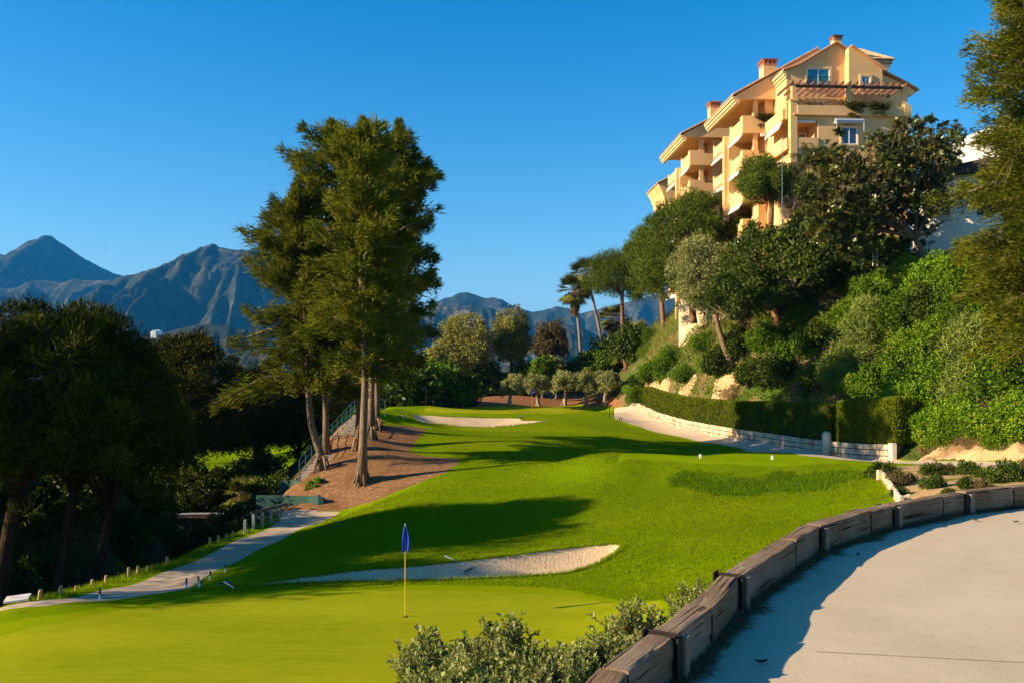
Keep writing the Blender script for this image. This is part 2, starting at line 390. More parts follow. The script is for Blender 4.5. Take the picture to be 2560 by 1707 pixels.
def H(x, y):
    x = np.atleast_1d(np.asarray(x, float)); y = np.atleast_1d(np.asarray(y, float))
    z = H0(x, y)
    for key, dep, wid in (('sand_bunker', .58, 1.2), ('far_sand_bunker', .35, 1.5)):
        poly = REG[key]
        lo, hi = poly.min(0) - .1, poly.max(0) + .1
        k = np.nonzero((x > lo[0]) & (x < hi[0]) & (y > lo[1]) & (y < hi[1]))[0]
        if len(k):
            k = k[inside(poly, x[k], y[k])]
            if len(k):
                t = np.clip(pdist(poly, x[k], y[k]) / wid, 0, 1)
                z[k] -= dep * (1 - (1 - t) ** 2)
    k = np.nonzero((y < 11.6) & (x > -4) & (x < 15))[0]
    if len(k):
        ins = inside(REG['upper_path'], x[k], y[k]); dd = pdist(REG['upper_path'], x[k], y[k])
        z[k] = np.where(ins, -1.6, np.where(dd < .012, -1.6, np.where(dd < .45, np.minimum(z[k], -1.74), z[k])))
    return z
def Hz(x, y): return float(H(x, y)[0])

def build_ground():
    pts = []
    d = 1.2
    while d < 640:
        step = .0155 * d if d > 12 else .19
        w = .86 * d + 9
        n = int(2 * w / step)
        xs = np.linspace(-w, w, max(n, 20)) + RNG.uniform(-.3, .3) * step
        xs = xs + RNG.uniform(-.2, .2, len(xs)) * step
        pts.append(np.stack([xs, np.full(len(xs), d) + RNG.uniform(-.2, .2, len(xs)) * .012 * d], 1))
        d += max(.022 * d, .12) if d < 130 else .05 * d
    for yy in np.arange(-9, 1.2, .8):
        xs = np.arange(-14, 24, .8); pts.append(np.stack([xs, np.full(len(xs), yy)], 1))
    p = REG['sand_bunker']; lo, hi = p.min(0), p.max(0)
    gx, gy = np.meshgrid(np.arange(lo[0], hi[0], .22), np.arange(lo[1], hi[1], .16)); gx = gx.ravel() + RNG.uniform(-.03, .03, gx.size); gy = gy.ravel() + RNG.uniform(-.03, .03, gy.size)
    k = inside(p, gx, gy); pts.append(np.stack([gx[k], gy[k]], 1))
    pts = np.concatenate(pts)
    verts = [tuple(q) for q in pts]
    edges = []
    for key in ORDER:
        poly = REG[key]
        seg = []
        for i in range(len(poly)):
            a, b = np.array(poly[i-1]), np.array(poly[i])
            L = np.hypot(*(b - a)); m = max(1, int(L / max(.25, .016 * max(a[1], 3))))
            for k in range(m):
                q = a + (b - a) * k / m
                if 0 < k < m and key not in ('upper_path', 'cart_path'):
                    q = q + RNG.normal(size=2) * min(.03 * L / m, .05)
                seg.append(tuple(q))
        s = len(verts); verts += seg
        edges += [(s + i, s + (i + 1) % len(seg)) for i in range(len(seg))]
    vo, eo, fo, *_ = delaunay_2d_cdt([Vector(v) for v in verts], edges, [], 0, 1e-4)
    V = np.array([(v.x, v.y) for v in vo])
    T = np.array([f for f in fo if len(f) == 3])
    cen = V[T].mean(1)
    lab = np.full(len(T), -1)
    for i, key in reversed(list(enumerate(ORDER))):
        lab[inside(REG[key], cen[:, 0], cen[:, 1])] = i
    Z = H(V[:, 0], V[:, 1])
    # small lumps on rough ground
    return V, T, lab, Z
# ---------------------------------------------------------------- ground materials and meshes
GM = {}
GM['lawn'] = surf_mat('lawn_grass', (.098, .175, .001), (.18, .26, .002), scales=((.5, 5), (7, 6), (40, 4)), cc=(.20, .255, .003), cscale=.2, lo=.3, hi=.7, bump=.9, bscale=38, bdist=.05, rough=.9, spec=0)
GM['tee_lawn'] = surf_mat('tee_grass', (.13, .215, .001), (.19, .265, .002), scales=((1, 4), (20, 4)), bump=.5, bscale=60, bdist=.02, rough=.9, spec=0)
GM['fringe_lawn'] = surf_mat('fringe_grass', (.155, .225, .001), (.215, .268, .003), scales=((.8, 4), (25, 5)), bump=.7, bscale=60, bdist=.03, rough=.9, spec=0)
GM['putting_green'] = surf_mat('putting_grass', (.168, .208, .003), (.258, .276, .010), scales=((.3, 6), (3.2, 7)), bump=.25, bscale=90, bdist=.01, rough=.9, spec=0, cc=(.275, .275, .008), cscale=.12, stretch=(.6, 2.2, 1))
GM['far_putting_green'] = GM['putting_green']
def sand():
    m, nt, out = nodes_of('bunker_sand')
    vec = N(nt, 'ShaderNodeNewGeometry').outputs['Position']
    f0, r0 = noise_fac(nt, vec, 1.1, 6, rough=.65)
    col = mixc(nt, f0, (.54, .39, .225), (.70, .53, .33))
    f1, r1 = noise_fac(nt, vec, 11, 5, rough=.7)
    col = mixc(nt, .35, col, mixc(nt, f1, (.42, .31, .19), (.70, .55, .38)))
    wv = N(nt, 'ShaderNodeTexWave'); wv.inputs['Scale'].default_value = 2.2; wv.inputs['Distortion'].default_value = 7; wv.inputs['Detail'].default_value = 3; wv.inputs['Detail Scale'].default_value = 1.2
    nt.links.new(vec, wv.inputs['Vector'])
    b = N(nt, 'ShaderNodeBsdfPrincipled'); nt.links.new(col, b.inputs['Base Color']); b.inputs['Roughness'].default_value = .95; b.inputs['Specular IOR Level'].default_value = .05
    b1 = N(nt, 'ShaderNodeBump'); b1.inputs['Strength'].default_value = .06; b1.inputs['Distance'].default_value = .035; nt.links.new(wv.outputs['Fac'], b1.inputs['Height'])
    b2 = N(nt, 'ShaderNodeBump'); b2.inputs['Strength'].default_value = .9; b2.inputs['Distance'].default_value = .07; nt.links.new(r1, b2.inputs['Height']); nt.links.new(b1.outputs[0], b2.inputs['Normal'])
    nt.links.new(b2.outputs[0], b.inputs['Normal']); nt.links.new(b.outputs[0], out.inputs[0]); return m
GM['sand_bunker'] = sand()
GM['far_sand_bunker'] = GM['sand_bunker']
GM['mulch_bed'] = surf_mat('bark_mulch', (.13, .062, .028), (.36, .20, .10), scales=((6, 7), (26, 6)), lo=.4, hi=.6, bump=1, bscale=24, bdist=.06, rough=.95, spec=.1, cc=(.15, .075, .03), cscale=.5)
GM['far_mulch_bed'] = surf_mat('red_mulch', (.20, .085, .035), (.30, .15, .068), scales=((3, 6), (9, 4)), bump=1, bscale=8, bdist=.08, rough=.95, spec=.1)
def concrete():
    m, nt, out = nodes_of('pale_concrete')
    vec = N(nt, 'ShaderNodeNewGeometry').outputs['Position']
    f0, _ = noise_fac(nt, vec, 1.3, 7, rough=.7)
    col = mixc(nt, f0, (.43, .355, .25), (.49, .41, .295))
    f1, r1 = noise_fac(nt, vec, 75, 3, rough=.6, lo=.44, hi=.62)
    col = mixc(nt, f1, col, mixc(nt, .28, col, (.60, .50, .37)))
    f2, _ = noise_fac(nt, vec, 42, 2, rough=.5, lo=.66, hi=.74)
    col = mixc(nt, f2, col, mixc(nt, .55, col, (.23, .18, .12)))
    f3, _ = noise_fac(nt, vec, .55, 6, rough=.7, lo=.55, hi=.75)
    col = mixc(nt, f3, col, mixc(nt, .45, col, (.30, .24, .165)))
    b = N(nt, 'ShaderNodeBsdfPrincipled'); nt.links.new(col, b.inputs['Base Color']); b.inputs['Roughness'].default_value = .95; b.inputs['Specular IOR Level'].default_value = .05
    bp = N(nt, 'ShaderNodeBump'); bp.inputs['Strength'].default_value = .5; bp.inputs['Distance'].default_value = .005; nt.links.new(r1, bp.inputs['Height']); nt.links.new(bp.outputs[0], b.inputs['Normal'])
    nt.links.new(b.outputs[0], out.inputs[0]); return m
GM['upper_path'] = concrete()
GM['left_path'] = surf_mat('worn_path', (.36, .28, .20), (.50, .40, .29), scales=((1.2, 6), (20, 5)), bump=.5, bscale=30, bdist=.02, rough=.9, spec=.2, cc=(.27, .2, .13), cscale=1.5, clo=.58, chi=.75)
GM['cart_path'] = surf_mat('dusty_path', (.40, .31, .22), (.52, .42, .31), scales=((1, 5), (12, 5)), bump=.4, bscale=15, bdist=.03, rough=.9, spec=.2)
GM['flower_bed'] = surf_mat('bed_soil', (.36, .23, .105), (.52, .36, .18), scales=((2.5, 6), (14, 5)), bump=1, bscale=7, bdist=.1, rough=.95, spec=.1, cc=(.12, .14, .015), cscale=.9, clo=.52, chi=.62)
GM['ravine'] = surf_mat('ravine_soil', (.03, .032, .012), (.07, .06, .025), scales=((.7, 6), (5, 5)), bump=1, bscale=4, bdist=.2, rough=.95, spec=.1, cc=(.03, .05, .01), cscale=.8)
GM['hillside'] = surf_mat('hill_soil', (.10, .085, .03), (.22, .16, .07), scales=((.5, 6), (3, 5)), bump=1, bscale=3, bdist=.25, rough=.95, spec=.1, cc=(.06, .09, .012), cscale=.35, clo=.45, chi=.55)
GM['far_earth'] = surf_mat('far_scrub_soil', (.05, .05, .02), (.11, .09, .035), scales=((.3, 6), (2, 5)), bump=1, bscale=2, bdist=.3, rough=.95, spec=.1)

GV, GT, GL, GZ = build_ground()
def ground_piece(name, code, mat):
    T = GT[GL == code]
    if len(T) == 0: return None
    ids, inv = np.unique(T.ravel(), return_inverse=True)
    co = np.column_stack([GV[ids], GZ[ids]])
    me = bpy.data.meshes.new(name)
    F = inv.reshape(-1, 3)
    a = co[F]
    nz = np.cross(a[:, 1] - a[:, 0], a[:, 2] - a[:, 0])[:, 2]
    F[nz < 0] = F[nz < 0][:, ::-1]
    me.from_pydata(co.tolist(), [], F.tolist())
    me.polygons.foreach_set('use_smooth', np.ones(len(F), dtype=bool))
    me.update()
    o = link_mesh(name, me, mat)
    tag(o, kind='structure')
    return o
ground_piece('lawn', -1, GM['lawn'])
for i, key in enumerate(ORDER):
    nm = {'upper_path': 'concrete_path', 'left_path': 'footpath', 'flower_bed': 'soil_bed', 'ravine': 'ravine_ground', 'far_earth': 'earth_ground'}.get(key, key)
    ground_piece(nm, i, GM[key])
mb = MB(); S = 14000
mb.add([(-S, -3000, -40), (S, -3000, -40), (S, S, -40), (-S, S, -40)], [(0, 1, 2, 3)])
tag(mb.build('valley_ground', GM['far_earth']), kind='structure')

# ---------------------------------------------------------------- mountains
def mountain_mat():
    m, nt, out = nodes_of('mountain_scrub')
    vec = N(nt, 'ShaderNodeNewGeometry').outputs['Position']
    f1, _ = noise_fac(nt, vec, .02, 8, rough=.7)
    col = mixc(nt, f1, (.010, .018, .012), (.045, .05, .022))
    f2, _ = noise_fac(nt, vec, .006, 9, rough=.7, lo=.50, hi=.66)
    f3, _ = noise_fac(nt, vec, .03, 8, rough=.75, lo=.44, hi=.58)
    mm = N(nt, 'ShaderNodeMath', operation='MULTIPLY'); nt.links.new(f2, mm.inputs[0]); nt.links.new(f3, mm.inputs[1])
    col = mixc(nt, mm.outputs[0], col, (.20, .17, .14))
    b = N(nt, 'ShaderNodeBsdfPrincipled'); nt.links.new(col, b.inputs['Base Color']); b.inputs['Roughness'].default_value = .95; b.inputs['Specular IOR Level'].default_value = .05
    bp = N(nt, 'ShaderNodeBump'); bp.inputs['Strength'].default_value = 1; bp.inputs['Distance'].default_value = 12
    _, raw = noise_fac(nt, vec, .02, 8, rough=.7)
    nt.links.new(raw, bp.inputs['Height']); nt.links.new(bp.outputs[0], b.inputs['Normal'])
    nt.links.new(b.outputs[0], out.inputs[0])
    return m
MMAT = mountain_mat()
def mountain(name, prof, d, seed, run=2.0, amp=.28, jag=2.0, base=-38, rows=52, du=5):
    px = np.array([p[0] for p in prof], float); py = np.array([p[1] for p in prof], float)
    U = np.arange(px[0], px[-1] + .1, du)
    Y = np.interp(U, px, py)
    off = Vector((seed * 17.3, seed * 5.1, 0))
    verts = []; nb = 10
    for u, y in zip(U, Y):
        y2 = y + jag * noise.fractal(Vector((u * .06, seed, 0)), 1.0, 2.0, 5)
        X, D, Zr = P(u, y2, d)
        hgt = Zr - base
        for t in np.linspace(-.5, 1, rows + nb):
            if t < 0:
                yy = d - t * hgt * 2; zz = Zr + t * 1.6 * hgt
            else:
                yy = d - t * hgt * run
                s = t * (1.25 - .25 * t)
                zz = Zr - hgt * s
                w = Vector((X / hgt * 1.5, yy / hgt * .75, 0)) + off
                rg = noise.ridged_multi_fractal(Vector((w.x * 1.4, w.y, seed)), .9, 2.1, 6, 1.0, 2.0)
                zz += hgt * amp * .8 * (rg - 1.0) * min(t * 3.0, 1) * max(0, 1 - t) ** .5
                zz = min(zz, Zr - hgt * t * .12)
            verts.append((X, yy, zz))
    m = rows + nb
    faces = [(i * m + k, (i + 1) * m + k, (i + 1) * m + k + 1, i * m + k + 1) for i in range(len(U) - 1) for k in range(m - 1)]
    me = bpy.data.meshes.new(name); me.from_pydata(verts, [], faces)
    me.polygons.foreach_set('use_smooth', np.ones(len(faces), dtype=bool)); me.update()
    bm = bmesh.new(); bm.from_mesh(me); bmesh.ops.recalc_face_normals(bm, faces=bm.faces[:]); bm.to_mesh(me); bm.free()
    return tag(link_mesh(name, me, MMAT), kind='structure')
mountain('mountain', [(-500, 760), (-250, 700), (-60, 625), (0, 631), (18, 634), (60, 605), (80, 597), (100, 594), (108, 586), (117, 583), (127, 585), (140, 596), (165, 612), (200, 637), (250, 665), (290, 683), (340, 690), (420, 720), (600, 800)], 4600, 1, amp=.2)
mountain('mountain', [(-500, 720), (-200, 740), (0, 722), (60, 712), (85, 700), (110, 697), (160, 704), (185, 694), (220, 698), (280, 697), (340, 720), (420, 760)], 3700, 2, amp=.3)
mountain('mountain', [(120, 800), (200, 745), (240, 722), (300, 690), (355, 677), (400, 664), (420, 652), (460, 632), (495, 627), (503, 614), (522, 613), (534, 606), (541, 607), (545, 614), (580, 620), (622, 622), (632, 615), (648, 618), (680, 641), (740, 690), (820, 740), (950, 800), (1050, 830)], 3000, 3, amp=.3, jag=2.5)
mountain('mountain', [(250, 870), (330, 840), (420, 828), (470, 813), (520, 808), (560, 809), (600, 822), (700, 850), (820, 880)], 1700, 4, amp=.25)
mountain('mountain', [(900, 830), (1000, 800), (1060, 768), (1110, 744), (1130, 739), (1150, 729), (1167, 727), (1185, 733), (1200, 739), (1222, 744), (1235, 740), (1250, 744), (1290, 766), (1335, 778), (1360, 773), (1390, 764), (1415, 767), (1450, 782), (1500, 770), (1600, 745), (1750, 700), (2000, 680), (2500, 700), (3000, 760)], 3900, 5, amp=.28)
mountain('mountain', [(950, 800), (1040, 768), (1110, 762), (1180, 761), (1230, 768), (1290, 800), (1360, 850), (1450, 890)], 2700, 6, amp=.35)
mountain('mountain', [(1250, 900), (1350, 850), (1400, 806), (1450, 815), (1520, 850), (1600, 860), (1800, 840), (2100, 830)], 2300, 7, amp=.3)
mountain('mountain', [(250, 885), (600, 878), (640, 868), (700, 860), (760, 868), (900, 880), (1050, 905), (1300, 912), (1500, 905)], 1100, 8, amp=.2)

# ---------------------------------------------------------------- air
def build_haze():
    m, nt, out = nodes_of('haze_air')
    v = N(nt, 'ShaderNodeVolumePrincipled')
    v.inputs['Color'].default_value = (.03, .36, 1.0, 1)
    v.inputs['Density'].default_value = HAZE_D
    v.inputs['Anisotropy'].default_value = 0.0
    nt.links.new(v.outputs[0], out.inputs['Volume'])
    mb = MB(); mb.box(-S - 900, S + 900, -3900, S + 900, -60, 1100)
    tag(mb.build('haze', m), kind='stuff')
HAZE_D = 7.5e-5
build_haze()

# ---------------------------------------------------------------- camera, sky, sun
cam = bpy.data.cameras.new('camera'); co = bpy.data.objects.new('camera', cam); C.objects.link(co)
co.location = (0, 0, 0); co.rotation_euler = (R(90), 0, 0)
cam.sensor_width = 36; cam.lens = FPX / 2560 * 36
cam.shift_y = (HY - 853.5) / 2560
cam.clip_start = .1; cam.clip_end = 40000
sc = bpy.context.scene
sc.camera = co
SUN_EL = R(22.5)
SUN_DIR = Vector((-1, -.20, 0)).normalized() * math.cos(SUN_EL) + Vector((0, 0, math.sin(SUN_EL)))
w = bpy.data.worlds.new('World'); sc.world = w; w.use_nodes = True
nt = w.node_tree; nt.nodes.clear()
sky = nt.nodes.new('ShaderNodeTexSky'); sky.sky_type = 'NISHITA'; sky.sun_disc = False
sky.sun_elevation = SUN_EL; sky.sun_rotation = math.atan2(SUN_DIR.x, SUN_DIR.y)
sky.air_density = 1.0; sky.dust_density = 0.3; sky.ozone_density = 2.0; sky.altitude = 100
hs = nt.nodes.new('ShaderNodeHueSaturation'); hs.inputs['Saturation'].default_value = 1.52
bg = nt.nodes.new('ShaderNodeBackground'); bg.inputs[1].default_value = .070
wo = nt.nodes.new('ShaderNodeOutputWorld')
nt.links.new(sky.outputs[0], hs.inputs['Color']); nt.links.new(hs.outputs[0], bg.inputs[0]); nt.links.new(bg.outputs[0], wo.inputs[0])
sl = bpy.data.lights.new('sun', 'SUN'); so = bpy.data.objects.new('sun', sl); C.objects.link(so)
sl.energy = 5.0; sl.angle = R(.53); sl.color = (1, .77, .47)
so.rotation_euler = SUN_DIR.to_track_quat('Z', 'Y').to_euler()
sc.view_settings.view_transform = 'Standard'; sc.view_settings.look = 'None'; sc.view_settings.gamma = 1
sc.view_settings.exposure = 1.5
sc.cycles.max_bounces = 6; sc.cycles.diffuse_bounces = 3; sc.cycles.transmission_bounces = 4; sc.cycles.transparent_max_bounces = 6
sc.cycles.volume_bounces = 0
sc.cycles.caustics_reflective = False; sc.cycles.caustics_refractive = False

ja, jb = onpath(2040, 1629), onpath(2700, 1664)
mb = MB(); mb.add([(ja[0], ja[1], -1.596), (jb[0], jb[1], -1.596), (jb[0], jb[1] + .007, -1.596), (ja[0], ja[1] + .007, -1.596)], [(0, 1, 2, 3)])
tag(mb.build('path_joint', plain('joint_dirt', (.33, .27, .19), .95)), kind='structure')
# ================================================================ plants: materials
FM = {}
FM['casuarina'] = foliage('casuarina_needles', (.035, .055, .004), (.20, .21, .012), trans=.35, rough=.7, spec=.05)
FM['pine'] = foliage('pine_needles', (.004, .008, .001), (.075, .083, .007), trans=.12, rough=.7, spec=.03)  # needles darkened past their own colour to stand in for deep woodland shade
FM['bright_pine'] = foliage('aleppo_needles', (.04, .075, .007), (.13, .18, .016), trans=.25, rough=.7, spec=.08)
FM['olive'] = foliage('olive_leaves', (.14, .16, .04), (.31, .32, .12), trans=.25, rough=.6, spec=.1)
FM['willow'] = foliage('grey_green_leaves', (.14, .155, .025), (.34, .32, .08), trans=.25, rough=.6, spec=.1)
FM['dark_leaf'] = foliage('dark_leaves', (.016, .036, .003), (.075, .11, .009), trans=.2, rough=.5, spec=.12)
FM['red_leaf'] = foliage('bronze_leaves', (.05, .042, .016), (.15, .11, .042), trans=.2, rough=.6, spec=.1)
FM['ficus'] = foliage('glossy_leaves', (.03, .052, .006), (.12, .14, .016), cc=(.26, .12, .02), trans=.12, rough=.3, spec=.4)
FM['bush'] = foliage('bush_leaves', (.04, .095, .004), (.14, .235, .010), trans=.3, rough=.6, spec=.1)
FM['lime'] = foliage('lime_leaves', (.07, .15, .005), (.19, .31, .012), cc=(.30, .25, .03), trans=.35, rough=.6, spec=.1)
FM['bamboo'] = foliage('lance_leaves', (.08, .13, .02), (.23, .28, .05), trans=.3, rough=.5, spec=.15)
FM['dry'] = foliage('dry_brush', (.12, .08, .035), (.28, .20, .09), trans=.2, rough=.8)
FM['grass'] = foliage('grass_blades', (.08, .15, .001), (.29, .36, .006), trans=.35, rough=.8, spec=.03)
FM['stone_pine'] = foliage('stone_pine_needles', (.007, .012, .002), (.13, .13, .010), trans=.12, rough=.7, spec=.03)
FM['tussock'] = foliage('tussock_blades', (.03, .075, .001), (.12, .21, .004), trans=.25, rough=.8, spec=.03)  # darker than the lawn blades: the colour carries the shade between tussocks
FM['tall_grass'] = foliage('tall_grass_blades', (.15, .19, .02), (.32, .33, .07), trans=.35, rough=.7)
FM['hedge'] = foliage('hedge_sprays', (.07, .11, .004), (.17, .21, .010), cc=(.28, .22, .03), trans=.25, rough=.8, spec=.05)
FM['palm'] = foliage('palm_fronds', (.055, .07, .008), (.18, .185, .03), trans=.2, rough=.5, spec=.2)
FM['skirt'] = foliage('dead_fronds', (.13, .075, .03), (.30, .19, .085), trans=.1, rough=.8)
FM['salt'] = foliage('saltbush_leaves', (.14, .18, .04), (.33, .35, .11), trans=.3, rough=.5, spec=.25)
FM['needle_litter'] = foliage('needle_litter', (.055, .034, .016), (.19, .115, .055), trans=.05, rough=.9)
BARK = {}
BARK['grey'] = surf_mat('grey_bark', (.13, .085, .055), (.27, .19, .13), scales=((3, 6),), bump=1, bscale=9, bdist=.06, rough=.95, spec=.1, stretch=(4, 4, .6), obj=True)
BARK['red'] = surf_mat('pine_bark', (.12, .06, .035), (.30, .16, .09), scales=((3, 6),), bump=1, bscale=7, bdist=.06, rough=.95, spec=.1, stretch=(3, 3, .8), obj=True)
BARK['dark'] = surf_mat('shaded_bark', (.022, .013, .008), (.065, .036, .02), scales=((3, 6),), bump=1, bscale=7, bdist=.06, rough=.95, spec=.1, stretch=(3, 3, .8), obj=True)  # pine bark darkened for trunks in shade; the shade is in the colour
BARK['pale'] = surf_mat('olive_bark', (.18, .14, .10), (.36, .30, .22), scales=((4, 6),), bump=1, bscale=9, bdist=.04, rough=.95, spec=.1, stretch=(3, 3, .8), obj=True)
BARK['palm'] = surf_mat('palm_bark', (.14, .10, .07), (.30, .22, .15), scales=((6, 5),), bump=1, bscale=12, bdist=.04, rough=.95, spec=.1, stretch=(1, 1, 6), obj=True)
BARK['stem'] = plain('green_stem', (.17, .15, .07), .8)

# ================================================================ plants: shapes (all local, base at the origin)
def ball(c, r, n, L, W, out=.7, up=.0, droop=0.0, flat=1.0, shell=.55, tint0=.5, tvar=.25):
    """n leaves spread through a lumpy ball of radius r"""
    d = rand_dir(n); d[:, 2] *= flat
    rad = r * (shell + (1 - shell) * RNG.random(n) ** .6)
    p = np.asarray(c) + d * rad[:, None]
    a = d * out + rand_dir(n) * (1 - out * .5) + np.array([0, 0, up - droop])
    nr = d + rand_dir(n) * .7
    return p, a, nr, L * RNG.uniform(.7, 1.3, n), W * RNG.uniform(.7, 1.3, n), np.clip(tint0 + RNG.normal(0, tvar, n), 0, 1)

def gather(name, parts, **kw):
    cols = [np.concatenate([p[i] for p in parts]) for i in range(6)]
    return leaf_mesh(name, *cols, **kw)

def limb(mb, p0, p1, r0, r1, bend=.15, n=5, sides=6, jag=.06):
    p0, p1 = Vector(p0), Vector(p1)
    L = (p1 - p0).length
    off = Vector((random.uniform(-1, 1), random.uniform(-1, 1), random.uniform(-.4, .8))) * bend * L
    pts = []
    for i in range(n):
        t = i / (n - 1)
        pts.append(p0.lerp(p1, t) + off * 4 * t * (1 - t) * .5)
    mb.tube(pts, [r0 + (r1 - r0) * (i / (n - 1)) ** .8 for i in range(n)], sides, jag=jag)
    return pts

def tree_object(name, label, cat, loc, trunk, crown, bark, leaf, group=None, rz=0, scale=1.0, crown_name='crown', extra=()):
    t = thing(name, label, cat, loc, rz, group)
    t.scale = (scale,) * 3
    if trunk is not None:
        link_mesh('trunk', trunk, bark, t)
    link_mesh(crown_name, crown, leaf, t)
    for nm, me, m in extra: link_mesh(nm, me, m, t)
    return t

def mb_mesh(mb, smooth=True):
    me = bpy.data.meshes.new('limbs'); me.from_pydata(mb.v, [], mb.f)
    if smooth: me.polygons.foreach_set('use_smooth', np.ones(len(me.polygons), dtype=bool))
    me.update(); return me

def round_tree(seed, Hh, rx, rz_, cz, trunk_r, nclump=34, leaves=220, L=.28, W=.12, clump=.34, forks=7, lean=(0, 0), out=.6, droop=0, shell=.5, base_split=False, top_bias=.2, irregular=.25, nlow=-.75):
    """trunk, limbs and a crown of uneven clumps inside an ellipsoid"""
    random.seed(seed)
    mb = MB()
    cl = []
    tries = 0
    while len(cl) < nclump and tries < 4000:
        tries += 1
        d = Vector((random.gauss(0, 1), random.gauss(0, 1), random.gauss(0, 1))).normalized()
        if d.z < nlow: continue
        rr = random.uniform(.45, 1.0) ** .7 * random.uniform(1 - irregular, 1.0)
        c = Vector((d.x * rx * rr, d.y * rx * rr, cz + d.z * rz_ * rr + top_bias * rz_ * random.random()))
        c.x += lean[0] * c.z / Hh; c.y += lean[1] * c.z / Hh
        cl.append((c, clump * min(rx, rz_) * random.uniform(.65, 1.35)))
    fork = Vector((lean[0] * .45, lean[1] * .45, max(cz - rz_ * .55, Hh * .12)))
    limb(mb, (0, 0, -.4), fork, trunk_r * 1.25, trunk_r * .75, .12, 6, 9, .08)
    for k in range(4):
        a = 2 * math.pi * (k + random.random() * .5) / 4
        mb.tube([(math.cos(a) * trunk_r * 1.9, math.sin(a) * trunk_r * 1.9, -.15), (math.cos(a) * trunk_r * .8, math.sin(a) * trunk_r * .8, trunk_r * 1.2)], [trunk_r * .28, trunk_r * .4], 5)
    mains = []
    for k in range(forks):
        c = cl[int(k * len(cl) / forks)][0]
        mid = fork.lerp(c, .6)
        limb(mb, fork, mid, trunk_r * .55, trunk_r * .25, .15, 5, 6)
        mains.append(mid)
    for c, r in cl:
        m = min(mains, key=lambda q: (q - c).length)
        limb(mb, m, c, trunk_r * .2, trunk_r * .05, .15, 4, 4)
    parts = []
    for c, r in cl:
        t0 = .5 + random.uniform(-.28, .28)
        parts.append(ball(c, r, int(leaves * random.uniform(.7, 1.2)), L, W, out=out, droop=droop, shell=shell, tint0=t0, tvar=.18, flat=.85))
        for _ in range(4):          # small sprigs that break the outline
            d = Vector((random.gauss(0, 1), random.gauss(0, 1), random.gauss(.25, 1))).normalized()
            parts.append(ball(c + d * r * 1.05, r * .32, max(6, leaves // 12), L, W, out=.8, droop=droop, shell=.2, tint0=t0 + .05, tvar=.18))
    return mb_mesh(mb), gather('crown', parts)

def umbrella_pine(seed, Hh, rx, thick, trunk_r, npuff=170, per=110, L=.26, W=.035, lean=(0, 0), puff=.55, under=.3):
    """domed crown of needle puffs on spreading limbs"""
    random.seed(seed)
    mb = MB(); puffs = []
    z0 = Hh - thick
    for k in range(npuff):
        a = random.random() * 2 * math.pi
        q = math.sqrt(random.random())
        lump = 1 + .12 * math.sin(3 * a + seed) + .09 * math.sin(5 * a + 2 * seed) + .07 * math.sin(9 * a + seed)
        r = q * rx * lump
        top = z0 + thick * math.sqrt(max(0, 1 - (q * .98) ** 2)) * (.93 + .1 * math.sin(4 * a + seed * 2) * q)
        top += thick * .10 * noise.noise(Vector((r * math.cos(a) * 1.1, r * math.sin(a) * 1.1, seed)))
        z = top - random.random() ** 2.2 * thick * .55 + (random.random() < .12) * random.uniform(.1, .5) * puff
        if random.random() < under: z = z0 + random.uniform(-.1, .45) * thick * (1 - q * .6)
        puffs.append((Vector((r * math.cos(a) + lean[0], r * math.sin(a) + lean[1], z)), puff * random.choice((.55, .75, .95, 1.25, 1.5))))
    fork = Vector((lean[0] * .7, lean[1] * .7, z0 * .72))
    limb(mb, (0, 0, -.4), fork, trunk_r * 1.2, trunk_r * .8, .08, 7, 9, .06)
    mains = []
    for k in range(9):
        a = 2 * math.pi * k / 9 + random.random() * .4
        m = Vector((lean[0] + math.cos(a) * rx * .55, lean[1] + math.sin(a) * rx * .55, z0 + thick * .25))
        limb(mb, fork, m, trunk_r * .5, trunk_r * .22, .12, 6, 6); mains.append(m)
    m = Vector((lean[0], lean[1], z0 + thick * .5)); limb(mb, fork, m, trunk_r * .7, trunk_r * .3, .08, 5, 6); mains.append(m)
    for c, r in puffs:
        m = min(mains, key=lambda q: (q - c).length)
        limb(mb, m, c, trunk_r * .12, trunk_r * .04, .15, 4, 4)
    parts = []
    for c, r in puffs:
        t0 = .5 + random.uniform(-.3, .3)
        parts.append(ball(c, r, int(per * random.uniform(.8, 1.2)), L, W, out=.9, up=.5, shell=.1, tint0=t0, tvar=.15, flat=.75))
    return mb_mesh(mb), gather('crown', parts, fold=0)

